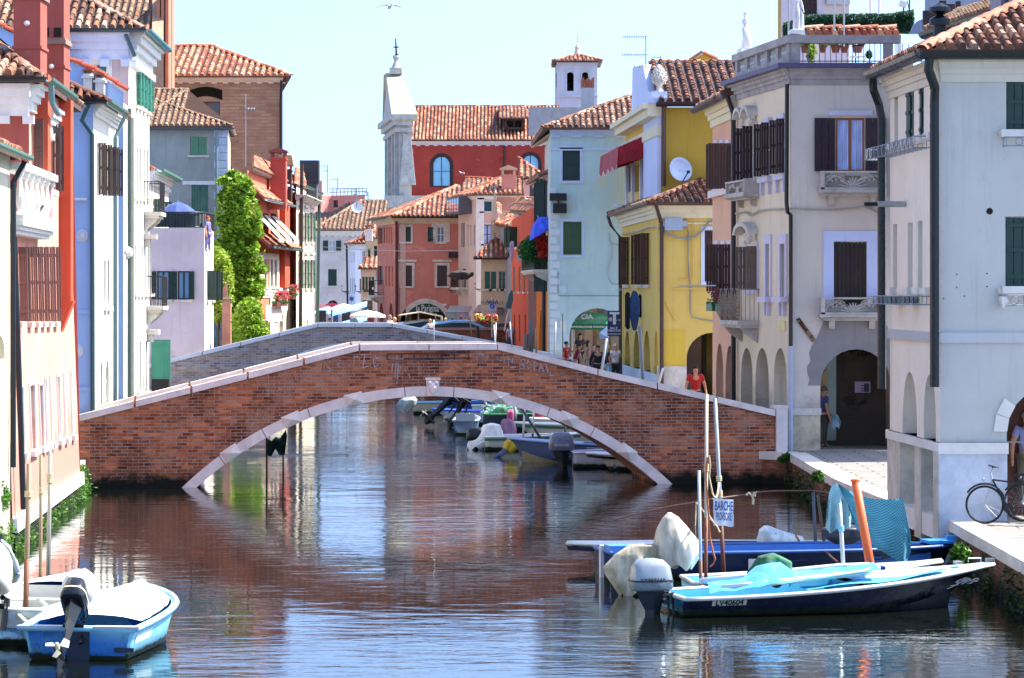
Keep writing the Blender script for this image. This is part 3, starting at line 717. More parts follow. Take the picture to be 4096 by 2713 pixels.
for k in range(9000):
 y=random.uniform(38,74.6); x=LX(y); t=random.random(); pts.append((x+.08+random.random()*(.55-.4*t)*(.6+.5*noise.noise(Vector((y*.9,0,3)))),y,.02+t*(.62+.25*noise.noise(Vector((y*1.3,1,0))))))
leaves(mb,pts,.05,.6); o=mb.build('moss',MOSS); struct(o,'stuff')
mb=MB(); pts=[]
for k in range(5200):
 i=random.choice((1,2,3,4,5)); (x0,y0),(x1,y1)=right_edge[i],right_edge[i+1]; t=random.random(); y=y0+(y1-y0)*t
 if noise.noise(Vector((y*.8,5,0))) < -.05:continue
 pts.append((x0+(x1-x0)*t-.04-random.random()*.12,y,random.random()**1.5*.62))
leaves(mb,pts,.05,.6); o=mb.build('weed',leafm('22300f','41601c')); struct(o,'stuff')
use('K')
for (x,y,Y,n,r,lab) in ((1455,200,76.4,300,.2,'small leafy weed tuft at the foot of the bridge end pier'),):
 p=at(x,y,Y); solo(leaves(MB(),blob(p,(r,r*.6,r*.8),n),.06),'weed_tuft',MOSS,lab,'plant')
use('L')
for (x,y,Y,n,r,lab) in ((265,320,66.5,160,.13,'small grassy tuft hanging on the quay edge left of the orange pole'),(1160,800,50.2,260,.2,'bushy green weed growing at the waterline behind the navy bow')):
 p=at(x,y,Y); solo(leaves(MB(),blob(p,(r,r*.6,r*1.1),n),.07),'weed_tuft',MOSS,lab,'plant')
use('C'); p=at(12,430,56.); p.x=LX(56)+.15
solo(leaves(MB(),blob(p,(.16,.4,.35),300),.05),'wall_plant',MOSS,'green plant sprouting from the cream wall at the left edge','plant')
# ============================================================ LEFT BANK
use('A')
Lx=lambda y:-6.39-.0564*y
def onleft(x,off=0.):
 """Y where the left canal line meets image column x"""
 k=(U(x)-CX)/FX; return (-6.39+off)/(k+.0564)
def cornice(F,parent,z0,z1,proj=.3,mat=WHITE,dent=0,name='cornice',s0=0,s1=None):
 s1=F.L if s1 is None else s1; mb=MB(); h=z1-z0
 for i,(a,b) in enumerate(((0,.35),(.35,.6),(.6,.85),(.85,1))):mb.fb(F,s0-.02*i,s1+.02*i,z0+h*a,z0+h*b,-.05,proj*(i+1)/4)
 if dent:
  k=s0
  while k < s1-.1:mb.fb(F,k,k+dent*.45,z0-h*.25,z0+.001,-.02,proj*.45); k += dent
 return mb.build(name,mat,parent)
# --- L0 cream house at the left edge
CREAM=plaster('cfc9b4',.2)
F0=Fac((Lx(40)+.14,40),(Lx(57.15)+.14,57.15)); L0=thing('cream_house','weathered cream house cut off by the left edge, tiled eave above','house',F0.pt(F0.L,0))
zt=Zv(1070,56); use('B'); 
F0.win(-40,945,34,1115,'niche',arch=True); F0.win(-60,330,-20,470,'niche'); F0.winm(4,5,3,4.6,'shut',tr=WHITE); F0.winm(7.5,8.5,3,4.6,'shut',tr=WHITE)
Fx=Fac((F0.a.x-8,40),F0.a)
finish(F0,-.5,zt,CREAM,L0); Fr=Fac(F0.b,(F0.b.x-8,F0.b.y))
_,ring=backs(L0,[F0],-.5,zt,CREAM,D=8)
roof4(L0,[ring[0],ring[1],ring[2],ring[3]],zt+.05,1.8,.3,1.5,1.5,T_RED); gutter(L0,F0.pt(0,zt,.35),F0.pt(F0.L+.2,zt,.35),paint('5f8579',.5))
pipe(L0,[F0.pt(F0.L-.2,zt-.1,.3),F0.pt(F0.L-.2,zt-.5,.08),F0.pt(F0.L-.2,1.6,.08)],PIPE)
# --- L1 red and pink house
RED1=plaster('a4584e',.1); PINK1=plaster('d69a88',.14); ORNG=plaster('be5840',.12)
use('A')
Y1=72.; F=Fac((Lx(57.2),57.2),(Lx(Y1),Y1)); yu=62.0; su=(yu-57.2)*1.0016
L1=thing('terracotta_house','tall terracotta and pink house with two chimney stacks, at the left of the red bridge','house',F.pt(F.L/2,0))
zt=9.25; zm=6.25
use('B')
for x0,x1 in ((135,146),(192,226),(258,284),(303,312),(338,344),(388,402),(434,442),(482,489)):
 dx=22; y0=1290 if x1-x0 > 20 else 1255-(x0-300)*.3
 F.win(x0-dx,y0,x1-dx,1640+(480-x0)*.35,'glass',gl=glass('56657a',.15),tr=WHITE,tw=.05,rec=.03,bars=0)
for i,(x,wl) in enumerate(((112,.62),(182,.62),(232,.62),(276,.62),(316,.62),(362,.5))):
 F.win(x,325,x+14,850,'open',sh=wood('8f6a60'),ang=93,wl=(.18,.14,.12,.1,.12,.1)[i],angr=92,tr=None,gl=glass('15181c'))
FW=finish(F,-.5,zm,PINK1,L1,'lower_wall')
Fu=Fac(F.pt(su,0),F.pt(F.L,0))
use('A')
Fu.win(222,830,244,1290,'open',sh=wood('54423e'),ang=95,wl=.2,angr=125,gl=glass('15181c')); Fu.win(352,870,376,1330,'open',sh=wood('54423e'),ang=95,wl=.18,gl=glass('15181c'))
finish(Fu,zm,zt,PINK1,L1,'upper_wall')
Ff=Fac((-14,yu),Fu.a); finish(Ff,zm-.3,zt,RED1,L1,'side_wall')
Fs=Fac((-14,57.2),F.a); finish(Fs,-.5,zm,RED1,L1,'end_wall')
Fe=Fac(F.b,(-14,Y1)); wall(Fe,[(0,-.5),(Fe.L,-.5),(Fe.L,zt),(0,zt)],[],RED1,L1,'far_wall')
MB().quad((-14,57.2,zm),(*F.a,zm),(*Fu.a,zm),(-14,yu,zm)).build('terrace_floor',PAVE,L1)
MB().quad((-14,57.2,-.5),(-14,Y1,-.5),(-14,Y1,zt),(-14,57.2,zt)).build('rear_wall',RED1,L1)
cornice(Ff,L1,zt-.75,zt-.1,.3,WHITE,.5); cornice(Fu,L1,zt-.65,zt-.1,.3,WHITE,0,s1=.9); cornice(Fu,L1,zt-.9,zt-.35,.25,WHITE,.22,s0=3.4,s1=5.2)
MB().fb(F,0,F.L,.35,.62,-.01,.1).build('plinth',WHITE,L1); MB().fb(F,-.01,F.L+.01,-.5,.35,-.02,.05).build('brick_base',B_QUAY,L1)
rf=roof4(L1,[Ff.a,Fu.a,Fu.b,Fe.b],zt+.06,1.7,.4,2.3,2.3,T_MIX)
gutter(L1,Fu.pt(-.35,zt+.02,.42),Fu.pt(5.6,zt+.02,.42),paint('4d7468',.5),.11); gutter(L1,(-14,yu-.42,zt+.02),(Fu.a.x+.4,yu-.42,zt+.02),PIPE,.11)
pipe(L1,[Fu.pt(.3,zt-.05,.42),Fu.pt(.5,zt-.45,.42),Fu.pt(1.8,zt-.6,.42)],paint('5b7f86',.5),.06)
pipe(L1,[F.pt(.55,zm-.3,.15),F.pt(.55,.75,.16)],PIPE,.06)
for x0,x1,top,nm,zb in ((240,345,None,0,.0),(410,500,None,1,4.6)):
 s0,s1=Fu.S(x0),Fu.S(x1); zs=zt+.2
 s0=s0 if nm else s0+.1; s1=s0+.62; MB().fb(Fu,s0,s1,(4.7 if nm else zm+.002),zs,-.02,.27).build('chimney_breast',ORNG,L1)
 if nm:MB().prism([Fu.pt(s0,4.7,0),Fu.pt(s0,4.7,.33),Fu.pt(s0,4.55,.27),Fu.pt(s0,3.85,-.01)],Fu.d.to_3d()*(s1-s0)).build('corbel',ORNG,L1)
 c=Fu.pt((s0+s1)/2+.1,0,-.12); Yc=c.y; wx=.56; ztop=13.2 if nm == 0 else 12.35
 c=Vector(((U(212) if nm == 0 else U(380))-CX,0,0))*Yc/FX; c.y=Yc
 st=MB().box((c.x,Yc,(zt-.1+ztop)/2),(wx,.9,ztop-zt+.1))
 st.box((c.x,Yc,zt+.75),(wx+.06,.96,.06)); ch=st.build('chimney',RED1 if nm == 0 else RED1,L1)
 zc_=11.05 if nm == 0 else 10.55
 MB().box((c.x,Yc,zc_),(wx+.1,1.,.09)).box((c.x,Yc,zc_+.06),(wx+.06,.96,.06)).build('band',stone('8d7466'),ch)
 v=MB()
 for k in (-.14,.14):v.box((c.x+k,Yc-.45,zc_+.22),(.17,.06,.2))
 split(v.build('vent',paint('1a1413',.9),ch),'vent'); sv=MB().ell((c.x,Yc-.46,zc_-.55),(.07,.07,.06),8); sv.build('flue_knob',WHITE,ch)
 if nm == 0:MB().box((c.x,Yc,ztop+.05),(wx+.14,1.04,.12)).build('cap',RED1,ch)
 else:MB().box((c.x,Yc,ztop+.05),(wx+.1,1.,.1)).build('cap',RED1,ch)
for o in L1.children_recursive:
 if o.type == 'MESH' and o.name.split('.')[0] in ('lower_wall','window','pane','shutter','sill','surround','plinth','brick_base','downpipe','end_wall','far_wall'):
  for v in o.data.vertices:
   if v.co.z < 5.2:v.co.x += .2*(5.2-v.co.z)/5.2*(1 if (v.co.x+ORG[L1.name].x) > -12 else 0)
s0,s1=0.02,F.S(use('A') or 262); zb,ztb=6.3,7.35
sl_=MB(); 
for i,(a,b) in enumerate(((0,.08),(.08,.16),(.16,.24))):sl_.fb(F,s0-.05*i,s1+.05*i,zb-.3+a,zb-.3+b,-.02,.25+.07*i)
bal=sl_.build('balustrade',WHITE,L1); r=MB().fb(F,s0-.1,s1+.1,ztb-.14,ztb,-.05,.42); r.fb(F,s0-.08,s1+.08,zb-.06,zb+.06,-.05,.4); r.build('handrail',WHITE,bal)
n=6; bl=MB(); pr=[(.09,0),(.09,.05),(.05,.1),(.085,.28),(.09,.36),(.05,.62),(.045,.75),(.08,.82),(.08,.9)]
for k in range(n+1):
 p=F.pt(s0+.12+(s1-s0-.24)*k/n,zb+.06,.3); bl.lathe([(a,b*(ztb-zb-.2)/.9) for a,b in pr],p,8)
split(bl.build('baluster',WHITE,bal),'baluster')
# --- L2 white house, blue shade in its side wall colour, behind the bridge end
BLUE_SHADE=plaster('a4bfe6',.06); WHT=plaster('dddbd0',.1)  # side wall blue is shade put into the plaster colour; canal wall stays white
use('A'); Y2=78.; X2=Xu(650,Y2); m2=-.041
F2f=Fac((-15.5,Y2),(X2,Y2)); Y2e=85.2; F2=Fac((X2,Y2),(X2+m2*(Y2e-Y2),Y2e)); zt=9.75
L2=thing('blue_shade_house','pale blue-white house with round wall plates and dark gutters, behind the left bridge end','house',F2.pt(0,0))
for x in (676,722,770):F2.win(x,1000+(x-676)*.35,x+26,1365,'open',sh=wood('4d3a38'),ang=97,wl=.2,gl=glass('15181c'),sill=False)
use('B')
for x in (725,750):F2.win(x,420,x+13,745,'shut',sh=wood('8a7f74'),sill=True)
F2.win(700,1125,716,1440,'shut',arch=True,sh=wood('9a948a')); F2.win(737,1115,760,1440,'shut',arch=True,sh=wood('cfd0c8')); F2.win(790,1180,801,1440,'shut',sh=wood('9a948a'))
finish(F2f,-.5,zt,BLUE_SHADE,L2,'side_wall'); finish(F2,-.5,zt,WHT,L2); _,ring=backs(L2,[F2f,F2],-.5,zt,WHT)
cornice(F2f,L2,zt-.3,zt,.25,BLUE_SHADE); cornice(F2,L2,zt-.3,zt,.25,WHITE)
for y in (780,1318):z=Zv(y,Y2); MB().fb(F2f,0,F2f.L+.03,z-.05,z+.05,-.01,.04).build('string_course',BLUE_SHADE,L2)
roof4(L2,ring,zt+.1,1.2,.35,1.6,1.6,T_DARK,ax=1)
gutter(L2,F2f.pt(0,zt+.08,.4),F2f.pt(F2f.L+.4,zt+.08,.4),PIPE,.12); gutter(L2,F2.pt(-.4,zt+.08,.4),F2.pt(F2.L*.62,zt+.08,.4),paint('4d7468',.4),.12)
pipe(L2,[F2f.pt(F2f.L-.05,zt,.35),F2f.pt(F2f.L-.25,zt-.45,.3),F2f.pt(F2f.L-.02,zt-.8,.06),F2f.pt(F2f.L-.0,.8,.06)],paint('2c4a50',.4),.06)
pipe(L2,[F2.pt(F2.L*.75,zt,.35),F2.pt(F2.L*.72,zt-.6,.1),F2.pt(F2.L*.72,.8,.1)],paint('4d6468',.4),.06)
for (x,y,r) in ((575,250,.17),(535,1050,.18)):
 s,z=F2f.SZ(x,y); M_=Matrix.Rotation(R(90),4,'X').to_3x3(); MB().lathe([(r,0),(r,.03),(r*.75,.06),(r*.6,.06),(r*.35,.13),(.02,.16)],F2f.pt(s,z,-.01),16,M_).build('wall_plate',stone('cdd0d8',.1),L2)
use('A'); s,z=F2f.SZ(510,1390); s1,_=F2f.SZ(608,1390); MB().tube([F2f.pt(s,z,.08),F2f.pt(s1,z,.08)],.035,6).build('bracket_rod',WHITE,L2)
# --- L2b: gabled house with two small chimneys, then a narrow strip
Y3=87.2; X3=Xu(860,Y3); F3f=Fac((-16.5,Y3),(X3,Y3)); F3=Fac((X3,Y3),(X3-.17,90.6))
L3=thing('gabled_house','narrow pale house with sloping tile-capped gable and two small chimneys','house',F3.pt(0,0))
P=[F3f.SZ(x,y) for x,y in ((-60,160),(470,425),(660,500),(880,645))]
finish(F3f,-.5,0,BLUE_SHADE,L3,'side_wall',poly=[(0,-.5),(F3f.L,-.5),(F3f.L,P[3][1]),P[2],P[1],P[0],(0,P[0][1])])  # gable wall takes the same painted blue shade
finish(F3,-.5,P[3][1]-.3,plaster('cfcdb6',.3),L3); backs(L3,[F3f,F3],-.5,P[3][1]-.5,WHT)
mb=MB()
for a,b in zip(P,P[1:]):ridge(mb,F3f.pt(a[0],a[1]+.02,-.08),F3f.pt(b[0],b[1]+.02,-.08),.16,.35)
mb.build('gable_tiles',tilemat('gab',[(0,'b5553c'),(.5,'a24a38')],.1),L3)
slopes(L3,[[F3f.pt(0,P[0][1],-.1),F3f.pt(P[1][0],P[1][1],-.1),F3f.pt(P[1][0],P[1][1],-3.2),F3f.pt(0,P[0][1],-3.2)]],[],T_DARK)
for x,y in ((622,490),(706,520)):
 s,z=F3f.SZ(x,y); c=F3f.pt(s,z,.2); 
 chimney(L3,c.x,c.y,z-1.6,z-.12,.25,.3,WHT)
pipe(L3,[F3.pt(1.,P[3][1]-.4,.1),F3.pt(1.,.8,.1)],paint('3e5256',.4),.06); pipe(L3,[F3.pt(2.2,P[3][1]-.6,.1),F3.pt(2.2,.8,.1)],paint('8b8f80',.6),.05)
use('B'); p=at(885,368,88.2); MB().tube([F3.pt(.2,p.z+.1,0),Vector((p.x-.1,88.2,p.z)),p],.1,8).ell(p,(.18,.18,.2),10).build('flue_pipe',WHITE,L3)
# --- L3 tall house with dentil cornice
use('A'); Y4=90.6; X4=Xu(896,Y4); F4f=Fac((-18.5,Y4),(X4,Y4)); m2=-.03; Y4e=97.5; F4=Fac((X4,Y4),(X4+m2*(Y4e-Y4),Y4e)); zt=11.95
ROSE_SHADE=plaster('cdb3b6',.08); WH4=plaster('e2ddd2',.08)  # rose tone is purple shade put into the side wall plaster
L4=thing('tall_white_house','tall white canal house with big dentil cornice and sea-green shutters, rose side wall','house',F4.pt(0,0))
F4f.win(566,452,742,640,'shut',sh=wood('2f9fae'),tr=WHITE,tw=.17)
SG=wood('3d9b86')
for x,y0,y1,k in ((948,495,738,SG),(972,515,745,SG),(996,535,760,SG),(1022,555,780,SG)):F4.win(x,y0,x+9,y1,'open',sh=k,ang=120,wl=.16,sill=True)
for x in (926,952,976,1000,1024):F4.win(x,1020+(x-926)*.3,x+10,1375,'shut',sh=wood('b9c2b2') if x > 930 else SG)
use('B')
for x in (942,964,986,1008,1030,1048):F4.win(x,318,x+9,650,'shut',sh=wood('a9b2a4'))
for x in (918,950,975,992,1015):F4.win(x,985 if x > 920 else 1150,x+9,1340,'shut',sh=wood('8f9a90' if x > 920 else '6d4a3a'))
finish(F4f,-.5,zt,ROSE_SHADE,L4,'side_wall'); finish(F4,-.5,zt,WH4,L4); _,ring=backs(L4,[F4f,F4],-.5,zt,WH4)
cw=plaster('d7d9ee',.06); cornice(F4f,L4,zt-.1,zt+.75,.5,cw,.62); cornice(F4,L4,zt-.1,zt+.75,.5,WHITE,.3)
roof4(L4,ring,zt+.8,2.2,.5,3.6,3.6,T_MIX,w_=.25,ax=1); gutter(L4,F4f.pt(0,zt+.78,.62),F4f.pt(F4f.L+.6,zt+.78,.62),paint('1c3440',.4),.11); gutter(L4,F4.pt(-.6,zt+.78,.62),F4.pt(F4.L+.3,zt+.78,.62),paint('3b7f8c',.4),.11)
pipe(L4,[F4f.pt(F4f.L-.02,zt+.6,.5),F4f.pt(F4f.L+.2,zt,.12)],paint('24506a',.4),.06)
use('A'); s=F4.S(1020); 
for (xa,ya,xb,reg) in ((985,1480,1070,'A'),(1003,740,1083,'B')):
 use(reg); s,z=F4.SZ(xa+26,ya); iron_balcony('balcony',F4,s-.5,s+1.3,z,.95,.55,'',L4,IRON)
for (x,y) in ((1000,240),(1020,905)):use('B'); s,z=F4.SZ(x,y); MB().fb(F4,s,s+.5,z-.15,z,0,.4).fb(F4,s+.1,s+.4,z-.4,z-.15,0,.2).build('bracket',STONEW,L4)
use('B'); s,z0,=F4.SZ(1062,1260); z1=F4.SZ(1062,970)[1]; W=F4
lf=MB(); p0=F4.pt(F4.L-.05,0,.02); ww=.62
lf.box((p0.x+.05+ww/2,p0.y,(z0+z1)/2),(ww,.04,z1-z0))
for zz in (.12,.5,.86):lf.box((p0.x+.3,p0.y-.03,z0+(z1-z0)*zz),(.45,.02,.05))
lf.build('shutter',wood('4fb093'),L4)
p=at(1120,1308,96); MB().box(p,(.55,.3,.55)).build('meter_box',paint('17171a',.6),L4)
# --- L3b house with sea-green gutter, set back beyond
use('A'); Ya,Yb=140,152; F5=Fac((Xu(1040,Ya),Ya),(Xu(1175,Yb),Yb)); zt=10.5
L5=thing('white_house','small white house with a sea-green gutter, peeking over the roof terrace','house',F5.pt(0,0))
F5.win(1068,1395,1118,1500,'open',sh=wood('1d5a50'),ang=100,wl=.5)
finish(F5,-.5,zt,plaster('e3ddd3'),L5); _,ring=backs(L5,[F5],-.5,zt,WHT,D=3); cornice(F5,L5,zt-.5,zt,.35,WHITE,.3)
roof4(L5,ring,zt+.1,.7,.3,0,1.,T_RED,w_=.3); gutter(L5,F5.pt(0,zt+.1,.5),F5.pt(F5.L+.3,zt+.1,.5),paint('4d8578',.45),.2)
# --- L4 pink box with roof terrace
use('B'); Yt=133.; Xc=Xu(1425,Yt); F6f=Fac((Xu(980,Yt),Yt),(Xc,Yt)); F6=Fac((Xc,Yt),(Xu(1488,141),141)); zt=Zv(205,Yt)
L6=thing('pink_box_house','low pinkish house with a railed roof terrace and dark green shuttered windows','house',F6.pt(0,0))
DG=wood('0e3a34')
F6f.win(1094,496,1180,695,'open',sh=DG,ang=165,wl=.22,tr=None,fr=wood('3a201c'),gl=glass('3f6e8e',.2),bars=0); F6f.win(1238,496,1322,695,'open',sh=DG,ang=165,wl=.22,fr=wood('3a201c'),gl=glass('3f6e8e',.2),bars=0)
F6.win(1440,492,1452,700,'open',sh=DG,ang=100,wl=.4); F6.win(1475,500,1486,700,'open',sh=DG,ang=100,wl=.4)
finish(F6f,-.5,zt,plaster('d8c3c4',.1),L6,'side_wall'); finish(F6,-.5,zt,plaster('e6dfd8'),L6); _,ring=backs(L6,[F6f,F6],-.5,zt,WHT)
MB().prism([Vector((p.x,p.y,zt)) for p in ring],(0,0,.06)).build('terrace_floor',stone('cfc6c4',.1),L6)
rr=MB(); zr=Zv(85,Yt)
path=[F6f.pt(F6f.S(1062),0,-.15)]+[F6f.pt(F6f.S(1330)+.35*math.sin(a)*1.6,0,-.15-.9*(1-math.cos(a))) for a in [k*R(90)/5 for k in range(6)]]+[F6f.pt(F6f.S(1330)+.56,0,-5)]
for k in range(len(path)-1):
 a,b=path[k],path[k+1]; n=max(1,int((b-a).length/.14))
 for i in range(n):q=a+(b-a)*i/n; rr.tube([(q.x,q.y,zt+.05),(q.x,q.y,zr)],.012,4)
rr.tube([(p.x,p.y,zr) for p in path],.03,5); rr.tube([(p.x,p.y,zt+.12) for p in path],.02,5); rr.build('railing',IRON,L6)
sc=MB()
for k in range(len(path)-1):a,b=path[k],path[k+1]; sc.quad((a.x,a.y+.03,zt+.1),(b.x,b.y+.03,zt+.1),(b.x,b.y+.03,zr-.05),(a.x,a.y+.03,zr-.05))
sc.build('mesh_screen',cloth('2a3a3c'),L6)
# --- L5 grey stone house
use('A'); Yg=165.; F7=FU(940,Yg,1588,Yg); zt=Zv(893,Yg); GRY=plaster('9aa29c',.16,'8d8a86',.66)
L7=thing('grey_stone_house','grey rendered house with quoined corner and pale green shutters','house',F7.pt(F7.L/2,0))
F7.win(1325,952,1440,1083,'shut',sh=wood('6fae84'),tr=None,sill=True); F7.win(1335,1287,1452,1500,'shut',sh=wood('4f8a74'),tr=None,sill=False)
F7s=Fac(F7.b,(Xu(1606,Yg+9),Yg+9)); finish(F7,-.5,zt,GRY,L7); finish(F7s,-.5,zt,plaster('d8d0b4',.3),L7,'side_wall'); _,ring=backs(L7,[F7,F7s],-.5,zt,GRY)
q=MB(); z=2; k=0
while z < zt-.3:q.fb(F7,F7.L-(.75 if k % 2 else .5),F7.L+.01,z,z+.38,-.02,.03); z += .42; k += 1
q.build('quoins',stone('b9c8d6',.15),L7); pipe(L7,[F7.pt(F7.S(1514),zt,.3),F7.pt(F7.S(1514),1,.1)],paint('6d8690',.5),.08)
s,z=F7.SZ(1395,1273); MB().fb(F7,s-.95,s+.95,z-.12,z+.08,-.01,.05).build('lintel',WHITE,L7)
roof4(L7,ring,zt+.1,2.3,.4,3,6.2,T_OLD,w_=.3); gutter(L7,F7.pt(0,zt,.4),F7.pt(F7.L+.4,zt,.4),paint('4d5f68',.5),.11)
# --- L6 church: brick choir and the big old nave roof
BCH=brick('8f7460','a98d75','8a8078',bw=.7,bh=.22,ms=.03,dark=.25,key='church')
Yc=200.; F8=FU(1080,Yc,1970,Yc); zt=Zv(575,Yc)
L8=thing('brick_church','huge brown brick church with old tiled roofs, behind the grey stone house','church',F8.pt(F8.L/2,0))
F8.win(1345,708,1533,850,'glass',arch=False,gl=glass('1d2b38'),fr=wood('3a2420'),sill=False,bars=0)
F8s=Fac(F8.b,rad(F8.b,14)); finish(F8,-.5,zt,BCH,L8); finish(F8s,-.5,zt,BCH,L8,'side_wall'); _,ring=backs(L8,[F8,F8s],-.5,zt,BCH)
am=MB(); s0,s1=F8.S(1328),F8.S(1548); zz=Zv(708,Yc)
for k in range(22):t=(k+.5)/22; am.fb(F8,s0+(s1-s0)*t-.07,s0+(s1-s0)*t+.06,zz+.1+.25*math.sin(math.pi*t),zz+.75+.22*math.sin(math.pi*t),-.02,.02)
am.build('brick_arch',brick('9a6a50','a57a5c','8a7668',key='va'),L8)
cn=cornice(F8,L8,zt,zt+.35,.4,stone('cfc4b4',.1),.75)
a,b,d,e=(Vector((p.x,p.y,zt+.4)) for p in ring[:4]); a += Vector((-.3,-.5,0)); b += Vector((.6,-.5,0)); Rz=Zv(322,Yc+7); r0=Vector((Xu(1108,Yc+7),Yc+7,Rz)); r1=Vector((Xu(1465,Yc+7),Yc+7,Rz))
slopes(L8,[[a,b,r1,r0],[b,d,r1],[d,e,r0,r1]],[(r0,r1),(b,r1)],T_RED,w_=.42,c_=.6,h_=.14,rr=.2)
Yn=185.; F9=FU(-350,Yn,1066,Yn); ze=Zv(375,Yn); finish(F9,-.5,ze,BCH,L8,'nave_wall'); zr=Zv(-330,Yn+12)
a,b=F9.pt(-1,ze,.4),F9.pt(F9.L,ze,.4); slopes(L8,[[a,b,Vector((b.x,Yn+12,zr)),Vector((a.x,Yn+12,zr))]],[],T_OLD,w_=.42,c_=.62,h_=.14,name='nave_roof')
mb=MB().prism([F9.pt(F9.L,-.5,.5),F9.pt(F9.L,ze+.2,.5),Vector((b.x*1.065,Yn+12,zr+.3)),Vector((b.x*1.13,Yn+24,ze)),Vector((b.x*1.13,Yn+24,-.5))],(.7,0,0)); 
o=mb.build('nave_gable',stone('b08a70',.1),L8)
mb=MB(); x0,x1=Xu(1085,188),Xu(1180,188); zb=3; ztp=Zv(-60,188)
for k in range(3):w_=(x1-x0)/3; mb.box((x0+w_*(k+.5),189-.1*k,(ztp+zb)/2),(w_*.7,1.6,ztp-zb))
mb.box(((x0+x1)/2,190.2,(ztp+zb)/2),(x1-x0,1.5,ztp-zb)); mb.build('buttress',stone('b8775e',.1),L8)
nr=MB()
for k in range(2):w_=(x1-x0)/3; nr.prism([Vector((x,189.1,z)) for x,z in arch_poly(x0+w_*(k+.82),x0+w_*(k+1.18),Zv(310,188),Zv(70,188),8,.8)],(0,-.03,0))
nr.build('blind_arch',stone('7a4636',.1),L8)
pipe(L8,[F8.pt(F8.L-.05,zt+.1,.45),F8.pt(F8.L-.1,zt-1,.1),F8.pt(F8.L-.1,2,.1)],IRON,.09)
# --- ivy column and bush
def ivycol():
 pts=[]; Y=146.; use('B')
 E=[(-200,1590,1640),(-130,1568,1725),(-20,1555,1745),(100,1550,1770),(250,1548,1795),(420,1560,1805),(560,1590,1800),(720,1605,1800),(985,1620,1845)]
 while len(pts) < 12500:
  y=random.uniform(-200,985); k=max(i for i in range(len(E)-1) if E[i][0] <= y); u=(y-E[k][0])/(E[k+1][0]-E[k][0]); x0=E[k][1]+(E[k+1][1]-E[k][1])*u; x1=E[k][2]+(E[k+1][2]-E[k][2])*u
  j_=38*noise.noise(Vector((y*.018,3,0))); x0 += j_; x1 += 30*noise.noise(Vector((y*.022,9,0))); w_=x1-x0; x=random.uniform(x0-w_*.2,x1+w_*.2); p=at(x,y,Y+random.uniform(-.9,.5)); edge=min(x-x0,x1-x)/w_
  if noise.noise(p*1.3)+.6*noise.noise(p*3.1) < -.02-1.3*min(.2,edge):continue
  pts.append(p)
 return pts
ip=ivycol(); p=at(1680,600,146); iv=thing('ivy_plant','tall bright green ivy column climbing beside the grey stone house','climbing plant',(p.x,146,.8))
leaves(MB(),ip,.15).build('foliage',IVY,iv)
MB().tube([(p.x,146.4,.7),(p.x-.1,146.5,4),(p.x-.2,146.4,7),(p.x-.5,146.4,11)],[.12,.1,.07,.03],6).build('stem',wood('4a3a2a'),iv)
pts=blob(at(1720,850,139),(.7,1.0,1.0),1800,.45)+blob(at(1770,930,138),(.75,.8,.7),1800,.4)+blob(at(1740,780,138),(.6,.8,.7),1200,.4)
p=at(1700,900,139); bs=thing('bush','round bright green bush at the foot of the ivy, above the far bridge coping','bush',(p.x,139,.8)); leaves(MB(),pts,.11).build('foliage',IVY,bs)
MB().tube([(p.x,139,.7),(p.x,139,2.2)],[.1,.05],6).build('stem',wood('4a3a2a'),bs)
use('B'); pts=blob(at(1525,600,143.5),(.75,.6,1.9),2600); bs=thing('shrub','yellow-green shrub between the pink box house and the ivy','bush',(at(1525,600,143.5).x,143.5,1)); leaves(MB(),pts,.12).build('foliage',leafm('8aa83a','b9cc55'),bs)
p=at(1525,600,143.5); MB().tube([(p.x,143.5,.7),(p.x,143.5,p.z)],[.09,.05],6).build('stem',wood('4a3a2a'),bs)
F=FU(1548,142,1608,142); zt_=Zv(560,142); gw=thing('garden_wall','narrow pink garden wall below the yellow-green shrub','wall',F.pt(F.L/2,0)); wall(F,[(0,-.5),(F.L,-.5),(F.L,zt_-1),(F.L*.7,zt_-.8),(F.L*.6,zt_),(0,zt_-.5)],[],plaster('cf9484',.3),gw); MB().fb(F,-.03,F.L+.03,Zv(690,142),Zv(680,142),-.3,.06).build('coping',STONEW,gw); backs(gw,[F],-.5,zt_-1.1,plaster('cf9484',.3),D=.4)
# --- L8a coral house with awnings, L8b house with green shutters
use('P'); OR=plaster('d97a5c',.1); Y0,Y1_=152.,168.
F=FU(20,Y0,345,Y1_); zt=F.SZ(330,290)[1]
LA=thing('coral_house','coral red house with three striped awnings, terracotta chimney and flower boxes','house',F.pt(0,0))
Fz=lambda x,y:F.SZ(x,y)
s1=F.S(290); zA=Fz(150,190)[1]
for x in (85,150,212):F.win(x,525,x+46,690,'niche',m=glass('0e2a2c'))
for x in (98,160,212,245):F.win(x,905,x+26,1130,'shut',sh=wood('7c7a70'))
F.win(310,905,340,1120,'niche',m=glass('2a1410')); F.win(372,880,384,1100,'niche',m=glass('3a4038'))
for x in (283,338,386):F.win(x,1315,x+32,1500,'arch')
F2_=Fac(F.a,F.pt(F.S(438),0)); F2_.todo=F.todo; F=F2_
top=[F.SZ(x,y) for x,y in ((25,170),(300,275),(345,320),(438,330))]
finish(F,-.5,0,OR,LA,poly=[(0,-.5),(F.L,-.5),(F.L,top[3][1]),(F.S(345),top[3][1]),top[1],(0,top[0][1])]); backs(LA,[F],-.5,top[1][1]-.5,OR,D=6,radial=True)
cr=plaster('e0d8c0',.12); s0_=F.S(70); sE=F.S(425); zb0=F.SZ(300,1140)[1]
MB().fb(F,F.S(260),sE,zb0-.15,zb0,-.01,.15).build('string_course',WHITE,LA)
Fg=Fac(F.pt(F.S(200),0,.06),F.pt(F.L,0,.06)); Fg.todo=[]
use('P')
